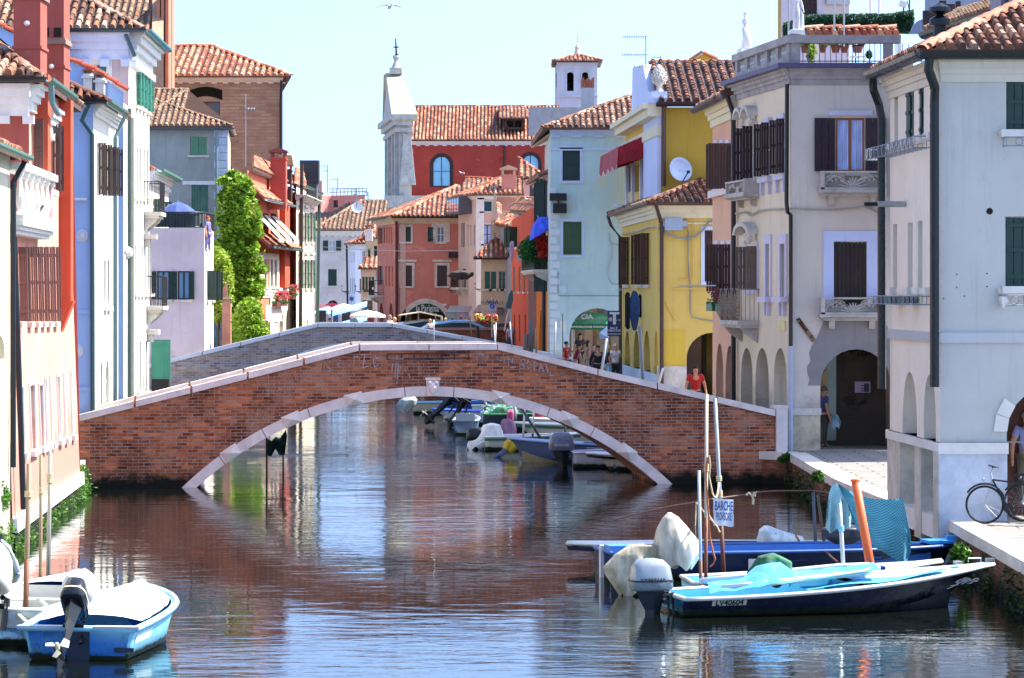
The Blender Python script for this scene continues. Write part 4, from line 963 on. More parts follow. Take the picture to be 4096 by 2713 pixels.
for x in (283,338,386):Fg.win(x,1315,x+32,1500,'arch')
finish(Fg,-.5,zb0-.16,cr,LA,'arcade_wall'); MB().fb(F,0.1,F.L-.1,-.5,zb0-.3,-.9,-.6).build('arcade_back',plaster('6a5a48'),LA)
Fw=Fac(F.pt(F.S(78),0,.05),F.pt(F.S(275),0,.05)); zc1=F.SZ(180,850)[1]; z01=F.SZ(180,1220)[1]
for x in (98,160,185,212,245):Fw.win(x,905,x+20,1130,'shut',sh=wood('7c7a70'),sill=False)
F.todo=[]; finish(Fw,z01,zc1,cr,LA,'upper_bay')
zz=F.SZ(180,785)[1]; slopes(LA,[[F.pt(F.S(75),zz-.1,.75),F.pt(F.S(345),zz-.1,.75),F.pt(F.S(320),zz+.55,0),F.pt(F.S(75),zz+.55,0)]],[],T_RED,w_=.3,name='canopy'); gutter(LA,F.pt(F.S(110),zz-.12,.85),F.pt(F.S(345),zz-.12,.85),paint('3d6a60',.5),.12)
zz=F.SZ(200,420)[1]; slopes(LA,[[F.pt(F.S(45),zz-.1,.7),F.pt(F.S(285),zz-.1,.7),F.pt(F.S(245),zz+.5,0),F.pt(F.S(45),zz+.5,0)]],[],T_RED,w_=.3,name='canopy'); gutter(LA,F.pt(F.S(50),zz-.12,.8),F.pt(F.S(285),zz-.12,.8),GREY,.12)
for a,b,za in ((286,325,300),(385,420,390)):MB().fb(F,F.S(a),F.S(b),zb0,F.SZ(300,za)[1],-.02,.3).build('pilaster',ORNG,LA)
cornice(F,LA,F.SZ(290,380)[1],F.SZ(290,285)[1],.45,WHITE,0,s0=F.S(240),s1=F.S(330)); cornice(F,LA,F.SZ(380,405)[1],F.SZ(380,350)[1],.4,WHITE,0,s0=F.S(340),s1=F.S(405)); cornice(F,LA,F.SZ(380,760)[1],F.SZ(380,720)[1],.35,WHITE,0,s0=F.S(380),s1=F.S(430))
A_,B_,Cc=F.pt(0,top[0][1]+.15,.3),F.pt(F.S(320),top[1][1]+.05,.3),F.pt(F.S(430),top[3][1]-.1,.3); far=lambda q,h:Vector((*rad(q,5),q.z+h))
slopes(LA,[[A_,B_,far(B_,.75),far(A_,.75)],[B_,Cc,far(Cc,.7),far(B_,.7)]],[],T_RED,w_=.3)
c=at(278,150,160); chimney(LA,c.x,c.y,c.z-2.2,Zv(65,160),.82,.9,plaster('c0564a',.08),cm=stone('8d5040')); 
c=at(348,130,166); chimney(LA,c.x,c.y,c.z-2.2,c.z-.2,.5,.6,wood('4a2a22')); c2=at(375,130,166); MB().prism([Vector((c2.x-.7,165.6,c2.z)),Vector((c2.x+.2,165.6,c2.z)),Vector((c2.x+.1,165.6,c2.z+.55)),Vector((c2.x-.6,165.6,c2.z+.6))],(0,.9,0)).build('chimney_hood',paint('b08a62',.8),LA)
AWS=cloth('e4ece8','e4ece8',.1)
for i,(x,y) in enumerate(((80,525),(148,535),(212,545))):
 s,z=F.SZ(x,y); e,zz=F.SZ(x+45,y); aw=thing('window_awning',('white and green striped window awning, leftmost on the coral house','middle white and green striped window awning of the coral house','rightmost white and green striped awning, fringed, on the coral house')[i],'awning',F.pt(s,z),'striped awnings of the coral house')
 for k in range(6):
  a,b=s+(e-s)*k/6,s+(e-s)*(k+1)/6
  MB().add([F.pt(a,z,.05),F.pt(b,z,.05),F.pt(b,z-1.25,1.25),F.pt(a,z-1.25,1.25),F.pt(a,z-1.45,1.26),F.pt(b,z-1.45,1.26)],[(0,1,2,3),(3,2,5,4)]).build('canvas',AWS if k % 2 == 0 else cloth('5f9a86',None,.1),aw)
use('P'); F=FU(422,168,572,182); LB=thing('cream_canal_house','cream canal house with tall narrow green shutters and stone cornice, right of the coral house','house',F.pt(0,0))
zt=F.SZ(495,335)[1]; W8=plaster('ddd8c2',.1)
for y0,y1 in ((520,760),(905,1145)):
 for x in (442,492,540):F.win(x,y0,x+20,y1,'open',sh=wood('2f6a4c'),ang=165,wl=.25,tr=STONEW,tw=.2,lint=True)
F.win(455,1350,478,1520,'arch'); F.win(505,1405,525,1450,'niche')
finish(F,-.5,zt,W8,LB); _,ring=backs(LB,[F],-.5,zt,W8,D=6,radial=True); cornice(F,LB,F.SZ(500,440)[1],F.SZ(500,400)[1],.6,STONEW); roof4(LB,ring,zt+.1,1.,.3,.8,.8,T_RED,w_=.3); gutter(LB,F.pt(0,zt+.1,.45),F.pt(F.L,zt+.1,.45),paint('33564c',.5),.12)
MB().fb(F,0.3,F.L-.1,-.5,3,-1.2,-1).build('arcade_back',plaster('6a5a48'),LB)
c=at(535,240,176); MB().box((c.x,c.y,Zv(290,176)),(.85,.85,1.8)).build('chimney',paint('4a545c',.7),LB); MB().box((c.x,c.y,Zv(185,176)),(1.1,1.1,1.35)).build('chimney_cowl',paint('2d343c',.7),LB)
pipe(LB,[F.pt(F.L,zt-.1,.3),F.pt(F.L,1,.15)],paint('2f4a44',.5),.1); pipe(LB,[F.pt(.2,12,.3),F.pt(.2,1,.2)],paint('33291f',.5),.1)
F=FU(20,Y0,345,Y1_)
s0,s1_=F.S(60),F.S(185); z=F.SZ(120,1400)[1]; z1_=F.SZ(120,1290)[1]; mb=MB()
n=14
for k in range(n+1):a=s0+(s1_-s0)*k/n; mb.tube([F.pt(a,z,.7),F.pt(a,z1_,.7)],.05,4)
mb.fb(F,s0,s1_,z-.1,z,0,.8); mb.tube([F.pt(s0,z1_,.7),F.pt(s1_,z1_,.7)],.06,5); mb.build('balcony',WHITE,LA)
for i,(x,y,n,lab) in enumerate(((150,1235,700,'window box of red and pink flowers over the white balcony of the coral house'),(255,1180,260,'small pot of flowers hanging right of the flowery balcony, coral house'))):
 s,z=F.SZ(x,y); fb=thing('flower_box',lab,'flower box',F.pt(s,z,.9)); w_=2.2 if i == 0 else .6
 MB().fb(F,s-w_,s+w_,z-.35,z-.1,.75,1.0).build('box',wood('8a4a34'),fb); pts=[F.pt(s+random.gauss(0,w_*.5),z+random.uniform(-.2,.35),.9+random.gauss(0,.12)) for _ in range(n)]
 leaves(MB(),pts,.09).build('foliage',DKLEAF,fb); leaves(MB(),[F.pt(s+random.gauss(0,w_*.5),z+random.uniform(0,.45),1+random.gauss(0,.12)) for _ in range(n//2)],.08).build('flowers',leafm('d0304a','f06a80'),fb)
# ============================================================ THE FAR PIAZZA
ZS=1.6
use('P'); Y=340.; F=FU(480,Y,712,Y+4); Fb=Fac(F.b,(Xu(990,Y+1),Y+1)); zt=Zv(368,Y); PK=plaster('c48c84',.1)
b=thing('far_pink_block','distant pink block with a railed flat roof and one small dark window','building',F.pt(F.L,0))
Fb.win(726,415,768,475,'niche'); finish(F,ZS,zt,PK,b); finish(Fb,ZS,zt,PK,b); backs(b,[F,Fb],ZS,zt,PK,back=[rad(Fb.b,10),rad(F.a,10)])
r=MB(); zr=Zv(312,Y)
for k in range(10):q=Fb.pt(Fb.L*k/9,0,-.3); r.tube([(q.x,q.y,zt),(q.x,q.y,zr)],.06,4)
for zz in (zr,(zr+zt)/2):r.tube([F.pt(0,zz,-.3),F.pt(F.L,zz,-.3),Fb.pt(Fb.L,zz,-.3)],.05,4)
r.build('railing',GREY,b); c=at(610,340,Y); MB().box((c.x,c.y+1,c.z),(.6,.6,2.4)).build('chimney',PK,b)
ant=[]
def antenna(x,y0,y1,Y,reg,lab,arms=((.12,40,6),),root=None,side=-1):
 """TV aerial: mast and yagi booms; arms = (fraction from the top, boom length in px, elements)"""
 use(reg); p0,p1=at(x,y1,Y),at(x,y0,Y); u=pix(Y); t=thing('tv_antenna',lab,'antenna',p0,'TV antennas on the roofs')
 MB().tube([p0,p1],.022 if Y < 150 else .05,5).build('mast',GREY,t)
 for f,L,n in arms:
  q=p1+(p0-p1)*f; mb=MB().tube([q-Vector((L*u*.15*-side*-1,0,0)),q+Vector((side*L*u,0,0))],.014 if Y < 150 else .035,4)
  for k in range(n):a=q+Vector((side*L*u*(k+1)/n,0,0)); mb.tube([a+Vector((0,-.25,-.06)),a+Vector((0,.25,.06))],.01 if Y < 150 else .03,4).tube([a-Vector((0,0,.07)),a+Vector((0,0,.07))],.01 if Y < 150 else .03,4)
  mb.build('boom',GREY,t)
 return t
antenna(682,128,355,342,'P','tallest aerial on the distant pink block',((.02,60,5),(.2,40,4)))
antenna(765,235,330,341,'P','short aerial with a small boom, centre of the distant pink block',((.08,50,4),))
antenna(475,155,300,300,'P','thin aerial standing just left of the black chimney cowl',((.3,70,5),(.6,80,5)))
antenna(606,230,320,338,'P','bare mast on the left chimney of the distant pink block',())
antenna(922,320,480,262,'P','aerial rising from the grey-cream house roof dormer',((.02,30,4),(.3,26,3)))
antenna(1015,345,420,300,'P','faint aerial at the ridge of the grey-cream house',((.05,30,3),(.4,40,3)))
use('E'); Y=262.; F=FU(250,Y,745,Y); zt=Zv(232,Y); GC=plaster('c9c2bf',.12,'b7a5a8',.6); DGW=wood('153f38')
b=thing('grey_cream_house','grey-cream house with dark green shutters and wide tiled roof, behind the market parasols','house',F.pt(F.L/2,0))
F.win(372,283,425,355,'open',sh=DGW,ang=172,wl=.45,gl=glass('8d98a5',.3)); F.win(370,482,430,600,'shut',sh=DGW); F.win(365,700,440,760,'arch')
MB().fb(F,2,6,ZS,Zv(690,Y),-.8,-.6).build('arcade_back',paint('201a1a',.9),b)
finish(F,ZS,zt,GC,b); _,ring=backs(b,[F],ZS,zt,GC,D=9,radial=True); cornice(F,b,zt-.2,zt+.25,.35,WHITE,.5)
z=zt+.3; a=Vector((Xu(272,Y),Y-.6,z)); c=Vector((Xu(760,Y),Y-.6,z)); r0=Vector((Xu(600,Y+9),Y+9,Zv(8,Y+9))); r1=Vector((Xu(790,Y+9),Y+9,Zv(8,Y+9))); a2=Vector((Xu(250,Y+16),Y+16,z))
slopes(b,[[a,c,r1,r0],[a2,a,r0]],[(a,r0),(r0,r1)],T_OLD,w_=.36,c_=.55,h_=.13,rr=.18)
slopes(b,[[Vector((Xu(200,Y+14),Y+14,Zv(205,Y+14))),Vector((Xu(420,Y+14),Y+14,Zv(205,Y+14))),Vector((Xu(560,Y+22),Y+22,Zv(25,Y+22))),Vector((Xu(500,Y+22),Y+22,Zv(25,Y+22)))],[Vector((Xu(275,Y+18),Y+18,Zv(170,Y+18))),Vector((Xu(420,Y+18),Y+18,Zv(170,Y+18))),Vector((Xu(420,Y+24),Y+24,Zv(90,Y+24))),Vector((Xu(275,Y+24),Y+24,Zv(90,Y+24)))]],[],T_OLD,w_=.36,c_=.55,h_=.13,name='rear_roof')
p=at(575,60,Y+5); d=thing('satellite_dish','small white satellite dish on the grey-cream house roof','satellite dish',p); MB().lathe([(.05,.1),(.3,.16),(.5,.3),(.52,.32),(.3,.19),(.04,.14)],p,12,Matrix.Rotation(R(70),4,'X').to_3x3()).build('dish',WHITE,d); MB().tube([p-Vector((0,0,1)),p],.04,5).build('mast',GREY,d)
use('E'); Y=246.; F=FU(515,Y+6,560,Y); Ff=FU(560,Y,660,Y); zt=Zv(300,Y); W3=plaster('dfe3ee',.06)
b=thing('small_white_house','small white house with a little tiled roof, left of the coral cafe building','house',Ff.pt(0,0))
for x in (528,540,550):F.win(x,365,x+6,440,'niche',m=glass('cfd3d8'))
for x in (524,538,550):F.win(x,545,x+7,650,'niche',m=glass('2a2a30'))
Ff.win(606,352,632,440,'one',sh=wood('2d7a4a'),ang=175,wl=.4); Ff.win(590,550,606,645,'niche',m=glass('16302c'))
finish(F,ZS,zt,W3,b); finish(Ff,ZS,zt,W3,b); _,ring=backs(b,[F,Ff],ZS,zt,W3,D=6); slopes(b,[[F.pt(-.3,zt,.4),F.pt(F.L+.2,zt,.4),F.pt(F.L+.2,zt+.9,-2),F.pt(F.L-2,zt+1,-2)],[Ff.pt(-.2,zt,.4),Ff.pt(Ff.L,zt,.4),Ff.pt(Ff.L,zt+1.1,-2.5),Ff.pt(.8,zt+1.1,-2.5)]],[],T_RED,w_=.33)
pipe(b,[F.pt(.2,zt-.1,.2),F.pt(.2,ZS,.1)],IRON,.08)
use('E'); Y=232.; F=FU(598,Y,700,Y); zt=Zv(475,Y); b2_=thing('shutter_house','low cream house front with a row of green shutters beside the coral cafe building','house',F.pt(F.L/2,0))
for x in (608,630,652,674):F.win(x,535,x+17,630,'shut',sh=wood('2f7a50'))
F.win(610,700,680,850,'niche',m=glass('20282c')); finish(F,ZS,zt,plaster('d5ccb2',.2),b2_); _,ring=backs(b2_,[F],ZS,zt,W3,D=5,radial=True)
slopes(b2_,[[F.pt(-.2,zt,.4),F.pt(F.L+.2,zt,.4),F.pt(F.L+.2,zt+.9,-2.5),F.pt(.4,zt+.9,-2.5)]],[],T_RED,w_=.33)
Fu_=FU(632,Y+3,716,Y+3); zt2=Zv(262,Y+3); Fu_.win(648,340,664,410,'niche',m=wood('2f7a50')); Fu_.win(690,320,712,440,'niche',m=wood('24505a')); finish(Fu_,zt,zt2,plaster('c9bfa0',.2),b2_,'upper_wall'); backs(b2_,[Fu_],zt-1,zt2,W3,D=5,radial=True)
slopes(b2_,[[Fu_.pt(-.2,zt2,.4),Fu_.pt(Fu_.L+.2,zt2,.4),Fu_.pt(Fu_.L+.2,zt2+1.1,-2.5),Fu_.pt(.4,zt2+1.1,-2.5)]],[],T_RED,w_=.33)
c=at(655,260,Y+2); chimney(b2_,c.x,c.y,c.z-.3,Zv(200,Y),.55,.6,WHITE)
use('D'); Y=285.; F=FU(925,Y,1960,Y); zt=Zv(1000,Y); CR=plaster('9a3f38',.12,'a8584e',.6)
ch=thing('white_front_church','red church nave with dormered tile roof and a tall white pedimented front','church',F.pt(F.L/2,0))
F.win(1100,1090,1222,1300,'glass',arch=True,gl=glass('5f8fae',.15),fr=wood('2a1416'),tr=wood('2a1416'),tw=.28,sill=False,rec=.02)
F.win(1722,1080,1838,1300,'glass',arch=True,gl=glass('5f8fae',.15),fr=wood('2a1416'),tr=wood('2a1416'),tw=.28,sill=False,rec=.02)
finish(F,ZS,zt,CR,ch); backs(ch,[F],ZS,zt,CR,D=20,radial=True)
cornice(F,ch,zt-.15,zt+.25,.5,plaster('cfc3c8',.05),.82); z=zt+.3; Rz=Zv(742,Y+7)
sx0,sx1=F.S(930),F.L; ra,rb=Vector((Xu(912,Y+7),Y+7,Rz)),Vector((Xu(1980,Y+7),Y+7,Rz))
A0=F.pt(F.S(930),z,.5)
slopes(ch,[[A0,F.pt(F.S(1960),z,.5),rb,ra]],[(ra,rb)],T_RED,w_=.34,c_=.55,h_=.13,rr=.18)
pipe(ch,[F.pt(F.S(1598),zt-.2,.2),F.pt(F.S(1598),ZS,.12)],wood('4a2020'),.1)
dm=MB(); pa=at(1600,905,Y+1.2); pb=at(1735,905,Y+1.2); pc=at(1735,828,Y+1.2); pd=at(1600,828,Y+1.2)
wz=Zv(905,Y+1.2); dmn=MB(); hh=pd.z-pa.z
dmn.box((pa.x+.1,Y+3.2,(pa.z+pd.z)/2),(.2,4.4,hh)); dmn.box((pb.x-.1,Y+3.2,(pa.z+pd.z)/2),(.2,4.4,hh)); dmn.box(((pa.x+pb.x)/2,Y+1.3,pa.z+.12),(pb.x-pa.x,.3,.24)); dmn.box(((pa.x+pb.x)/2,Y+1.3,pd.z-.1),(pb.x-pa.x,.3,.2)); dmn.box(((pa.x+pb.x)/2,Y+1.35,(pa.z+pd.z)/2),(.12,.15,hh)); dmn.box(((pa.x+pb.x)/2,Y+2.6,(pa.z+pd.z)/2),(pb.x-pa.x,.1,hh))
do=dmn.build('dormer',wood('4a2c26'),ch); zz=pd.z+.05
slopes(do,[[Vector((pa.x-.45,Y+.6,zz)),Vector((pb.x+.45,Y+.6,zz)),Vector((pb.x+.2,Y+6,Zv(748,Y+6))),Vector((pa.x-.6,Y+6,Zv(748,Y+6)))]],[],T_RED,w_=.34,c_=.5,h_=.12)
WF=stone('b2b2ae',.2); x0,x1=Xu(785,Y-3),Xu(945,Y-3); Yf=Y-3.2
zc0,zc1=Zv(900,Yf),Zv(800,Yf); zb=ZS
fr=Fac((Xu(868,Yf),Yf),(Xu(952,Yf),Yf)); wl=Fac((Xu(782,Yf+16),Yf+16),(Xu(868,Yf),Yf))
mb=MB(); wall(fr,[(0,zb),(fr.L,zb),(fr.L,zc1),(0,zc1)],[],WF,ch,'church_front'); 
for x in (795,820,838):
 s0=wl.S(x); wl.winm(s0,s0+.1,9,10,'none')
sw=wl.S(826); wl.win(822,1110,830,1310,'niche'); finish(wl,zb,zc0,WF,ch,'church_front_side')
pl=MB()
for x in (790,808,838,858):s=wl.S(x); pl.fb(wl,s-.3,s+.5,zb,zc0-.1,-.02,.35)
for x in (790,838):s=wl.S(x); pl.fb(wl,s-.5,s+2,zb,zb+2.4,-.02,.6)
pl.fb(fr,.1,fr.L-.3,zb,zb+2.4,-.02,.5)
pl.build('pilaster',WF,ch)
for (a,bb,pr) in ((zc0-.3,zc0+.1,.4),(zc0+.1,zc0+1.1,.25),(zc1-1.0,zc1-.5,.6),(zc1-.5,zc1,.95)):
 MB().fb(wl,-.2,wl.L+.0,a,bb,-.3,pr).fb(fr,-pr,fr.L+pr*.3,a,bb,-.5,pr).build('entablature',WF,ch)
zp=Zv(505,Yf); LCH=plaster('c4c0a8',.25,'aaa070',.56)
ap=wl.pt(wl.L-.1,zp,0); Lw=wl.L; hw=fr.L
P0=Vector((fr.a.x-.7,Yf-.9,zc1)); P1=Vector((fr.b.x+.6,Yf-.9,zc1)); P2_=Vector((Xu(875,Yf+9),Yf+9,Zv(505,Yf+9))); P3=Vector((Xu(775,Yf+9),Yf+9,Zv(510,Yf+9)))
MB().prism([P0,P1,P2_,P3],(0,.2,-.6)).build('pediment_slope',LCH,ch)
MB().prism([P0+Vector((.3,.3,-.1)),P3+Vector((.1,0,-.5)),Vector((Xu(752,Yf+18),Yf+18,Zv(860,Yf+18)))],(.8,.1,0)).build('pediment',WF,ch)
MB().prism([P3,Vector((P3.x-.25,P3.y,P3.z-.2)),Vector((Xu(748,Yf+18),Yf+18,Zv(862,Yf+18))),Vector((Xu(760,Yf+18),Yf+18,Zv(858,Yf+18)))],(.5,0,0)).build('raking_cornice',WF,ch)
MB().fb(fr,1.2,fr.L-.2,Zv(1290,Yf),Zv(1235,Yf),-.02,.5).build('ledge',stone('5a5d62'),ch)
for f in (.35,):MB().prism([fr.pt(fr.L*.05,Zv(1290,Yf),.1),fr.pt(fr.L+.4,Zv(1290,Yf),.1),fr.pt(fr.L*.95,Zv(960,Yf),.1),fr.pt(fr.L*.35,Zv(930,Yf),.1)],(0,-.5,0)).build('buttress',WF,ch)
p=at(843,505,Yf+8.6); fi=MB().box(p+Vector((0,0,.1)),(1.2,1.2,.6)).lathe([(.5,.4),(.36,.6),(.2,1.),(.22,1.2),(.32,1.5),(.28,1.6)],p,10); fi.build('finial',WF,ch)
q=at(850,430,Yf+8.6); t=at(840,268,Yf+8.6); MB().tube([q-Vector((0,0,.3)),t],[.13,.05],6).box(q+(t-q)*.62,(.5,.1,.12)).box(q+(t-q)*.2,(.4,.1,.5)).build('cross',IRON,ch)
pl=MB(); a=at(765,1450,Yf-1); pl.box((a.x+3,Yf-.6,Zv(1410,Yf)),(6,3,1.1)); pl.build('plinth',WF,ch)
use('G'); Y=300.; F=FU(424,Y,718,Y); Fl=Fac((Xu(404,Y+7),Y+7),F.a); zt=Zv(462,Y); WT=plaster('bcc4ce',.1)
bt=thing('bell_tower','white bell tower with two arched openings and a small pyramid tile roof','tower',F.pt(F.L/2,0))
F.win(492,532,545,672,'arch'); F.win(603,532,653,625,'arch'); finish(F,ZS,zt,WT,bt,depth=.7); Fl.win(411,540,419,640,'niche'); finish(Fl,ZS,zt,WT,bt)
backs(bt,[Fl,F],ZS,zt,WT,back=[rad(F.b,7),rad(Fl.a,.2)])
tr_=MB()
for x0,x1 in ((483,555),(594,662)):
 s0,s1=F.S(x0),F.S(x1); z0,z1=Zv(675,Y),Zv(520,Y); tr_.fb(F,s0,s1,z1,z1+.15,-.02,.08).fb(F,s0,s0+.15,z0,z1,-.02,.08).fb(F,s1-.15,s1,z0,z1,-.02,.08)
tr_.fb(F,-.1,F.L+.1,Zv(716,Y),Zv(706,Y),-.02,.18); tr_.fb(F,-.1,F.L+.1,zt-.25,zt,-.02,.25); tr_.build('trim',WT,bt)
bl=thing('church_bell','dark bronze bell hanging in the left arch of the bell tower','bell',at(518,610,Y+2)); MB().lathe([(.15,1.),(.4,.8),(.5,.2),(.72,-.1),(.7,-.15)],at(518,600,Y+2),12).build('bell_body',paint('2b2620',.4,.8),bl); MB().tube([at(492,560,Y+2),at(545,560,Y+2)],.12,6).tube([at(520,560,Y+2),at(528,670,Y+2)],.08,5).build('yoke',IRON,bl)
cz=Vector(((Xu(404,Y+3)+F.b.x)/2+.2,Y+3,Zv(402,Y+3))); zz=zt+.15; c1,c2,c3,c4=Vector((Xu(386,Y),Y-.7,zz)),Vector((F.b.x+.5,Y-.7,zz)),Vector((F.b.x+.5,Y+7.5,zz)),Vector((Xu(386,Y),Y+7.5,zz))
slopes(bt,[[c1,c2,cz],[c2,c3,cz],[c3,c4,cz],[c4,c1,cz]],[(c1,cz),(c2,cz)],T_RED,w_=.4,c_=.6,h_=.13,rr=.16)
MB().lathe([(.4,0),(.25,.5),(.28,.7),(.05,1.1),(.04,2.6)],cz,8).build('finial',STONEW,bt)
c=at(647,720,280); ck=thing('rooftop_chimney','tall plain chimney with a ragged brick crown in front of the bell tower','chimney',(c.x,280,c.z-3)); w_=92*pix(280); zt_=Zv(652,280); MB().box((c.x,280,(zt_+c.z-3)/2),(w_,1.4,zt_-c.z+3)).build('shaft',plaster('9da2aa',.08),ck)
mb=MB()
for k in range(5):mb.prism([Vector((c.x-w_/2-.03+w_*k/5,279.3,zt_)),Vector((c.x-w_/2+w_*(k+1)/5,279.3,zt_)),Vector((c.x-w_/2+w_*(k+1)/5,279.3,zt_+(1. if k % 2 == 0 else .6))),Vector((c.x-w_/2-.03+w_*k/5,279.3,zt_+.85))],(0,1.4,0))
mb.build('crown',stone('8d5240'),ck)
use('D'); a=thing('roof_parapet','low grey rendered parapet block at the foot of the bell tower','building',at(2000,900,270)); MB().box((Xu(2120,270),272,Zv(840,270)),(9,3,2.4)).build('parapet',stone('8f9298',.12),a)
use('E'); Y=216.; CO=plaster('c88070',.1,'d09078',.56); Fl=FU(713,Y+9,838,Y); F=FU(838,Y,1300,Y); zt=Zv(155,Y); WT2=STONEW
cf=thing('coral_cafe_building','coral building with white-framed windows and a green lunette sign over the cafe arch','building',F.pt(F.L/2,0))
BRS=wood('4a3226')
F.win(880,185,947,293,'shut',sh=DGW,tr=WT2,tw=.13); F.win(1130,188,1180,295,'glass',gl=glass('2a4048'),tr=WT2,tw=.4); leaf(F,F.S(1108),Zv(293,Y),Zv(188,Y),.45,176,1,DGW,cf)
F.win(882,456,955,603,'shut',sh=BRS,tr=WT2,tw=.18,lint=True); F.win(1130,456,1200,603,'shut',sh=BRS,tr=WT2,tw=.18,lint=True)
s0,s1,z0,z1=F.rect(905,722,1200,865); F.winm(s0,s1,ZS+.01,z1,'arch')
for x in (757,775,792,808):Fl.win(x,190,x+10,300,'niche',m=glass('c0c4c4') if x > 760 else DGW)
Fl.win(717,195,750,305,'niche',m=DGW); Fl.win(713,462,750,590,'niche',m=DGW)
for x in (768,790,812):Fl.win(x,462,x+11,602,'niche',m=glass('b5a8a0'))
s0a,s1a,_,z1a=Fl.rect(728,718,754,850); Fl.winm(s0a,s1a,ZS,z1a,'arch'); s0b,s1b,_,_=Fl.rect(795,712,822,850); Fl.winm(s0b,s1b,ZS,z1a,'arch')
finish(F,ZS,zt,CO,cf); finish(Fl,ZS,zt,CO,cf,'side_wall'); _,ring=backs(cf,[Fl,F],ZS,zt,CO,back=[rad(F.b,12),rad(Fl.a,4)])
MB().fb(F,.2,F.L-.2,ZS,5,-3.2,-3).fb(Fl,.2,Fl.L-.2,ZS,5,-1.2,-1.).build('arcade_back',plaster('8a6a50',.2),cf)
mb=MB(); po=arch_poly(s0-.35,s1+.35,ZS,z1+.35,20); pi_=arch_poly(s0,s1,ZS+.01,z1,20); ring_=[F.pt(a,c_,-.02) for a,c_ in po[2:]]+[F.pt(a,c_,-.02) for a,c_ in pi_[2:][::-1]]
mb.prism(ring_,F.n.to_3d()*.08).build('arch_surround',WT2,cf)
zl=Zv(785,Y); lp=[(s0+.02,zl)]+[(s1-.02,zl)]+[(a,c_) for a,c_ in pi_[2:] if c_ > zl]; 
sg=thing('cafe_sign','dark green half-round cafe sign with white gothic lettering under the coral arch','sign',F.pt((s0+s1)/2,zl)); MB().prism([F.pt(a,c_,-.15) for a,c_ in lp],F.n.to_3d()*.08).build('board',paint('0f4a3c',.5),sg)
text_mesh('la Parigina',1.0,paint('e6e9e0',.6),sg,'lettering',facM(F,F.S(1062),Zv(758,Y),-.02) @ Matrix.Diagonal((.4,.72,1,1)),.01)
MB().fb(F,F.S(1160),F.S(1195),Zv(738,Y),Zv(724,Y),.0,.05).build('street_plate',paint('e2e2de',.5),cf)
cornice(F,cf,zt-.1,zt+.35,.4,stone('cdb89e',.1),0); cornice(Fl,cf,zt-.1,zt+.35,.4,stone('cdb89e',.1),0)
z=zt+.4; A1,A2,A0=F.pt(-.2,z,.6),F.pt(F.L+1,z,.6),Fl.pt(-.3,z,.6); q=Vector((Xu(1262,Y+8),Y+8,Zv(-95,Y+8)))
slopes(cf,[[A1,A2,Vector((A2.x+.2,Y+8,q.z)),q],[A0,A1,q]],[(A1,q),(A0,q)],T_RED,w_=.33,c_=.5,h_=.12,rr=.17)
gutter(cf,F.pt(-.2,z,.7),F.pt(F.L,z,.7),IRON,.13); gutter(cf,Fl.pt(-.3,z,.7),Fl.pt(Fl.L+.2,z,.7),IRON,.13)
pipe(cf,[F.pt(.1,zt,.5),F.pt(.1,zt-.6,.15),F.pt(.1,ZS,.15)],wood('5a2c26'),.1)
MB().fb(F,.35,.75,ZS,zt-.3,-.02,.06).build('corner_strip',stone('c9a596',.1),cf)
iron_balcony('balcony',Fl,Fl.S(715),Fl.S(756),Fl.SZ(735,665)[1],1.1,.7,'',cf)
for x0,y0 in ((1260,480),):
 s,z=F.SZ(1235,385); fl_=thing('floodlight','pair of small dark floodlights on the coral building, right of the upper windows','light',F.pt(s,z,.2)); MB().fb(F,s-.25,s+.1,z-.2,z+.22,.1,.4).build('lamp_head',IRON,fl_); MB().fb(F,s+.2,s+.55,z-.2,z+.22,.1,.4).build('lamp_head',IRON,fl_)
use('E'); Y=208.; F=FU(1412,Y,1545,Y); Fl=FU(1278,Y+7,1412,Y); use('D'); zt=Zv(1360,Y); use('E'); PC=plaster('d9a79c',.1); CW=plaster('d5c0b4',.12)
b=thing('pink_corner_building','tall pink and cream corner building with bay windows and many cables, right of the cafe','building',F.pt(0,0))
F.win(1440,10,1510,80,'shut',sh=wood('1d5a66'),tr=CW,tw=.12); F.win(1448,172,1510,308,'glass',gl=glass('7d9ccc',.2),curtain=cloth('bccbf0'),tr=CW,tw=.12,fr=wood('5a2a2a')); F.win(1438,465,1460,620,'niche',m=glass('c9c4c4'))
for x in (1340,1360,1384):Fl.win(x,175,x+10,320,'niche',m=glass('b3aba5'))
Fl.win(1296,160,1322,330,'niche',m=glass('2a2624')); Fl.win(1300,480,1330,620,'niche',m=glass('2a2624'))
finish(F,ZS,zt,PC,b); finish(Fl,ZS,zt,CW,b,'side_wall'); backs(b,[Fl,F],ZS,zt,PC,back=[rad(F.b,8),rad(Fl.a,2)])
MB().fb(F,-.1,.45,ZS,zt,-.05,.1).build('corner_strip',stone('e0d6cc',.08),b)
mb=MB(); s0_,s1_=Fl.S(1285),Fl.S(1372); za,zb_=Fl.SZ(1330,100)[1],Fl.SZ(1330,-20)[1]; mb.fb(Fl,s0_,s1_,za,zb_,0,.9); bay=mb.build('bay',wood('6d6a72'),b)
for k in range(5):a=s0_+(s1_-s0_)*(k+.1)/5; MB().fb(Fl,a,a+(s1_-s0_)*.16,za+.15,zb_-.15,.88,.93).build('bay_pane',glass('39486a'),bay)
iron_balcony('balcony',Fl,Fl.S(1290),Fl.S(1345),Fl.SZ(1310,610)[1],1.0,.7,'',b)
z=zt+.05; cornice(F,b,zt-.3,zt,.4,WHITE,0); cornice(Fl,b,zt-.3,zt,.4,WHITE,0)
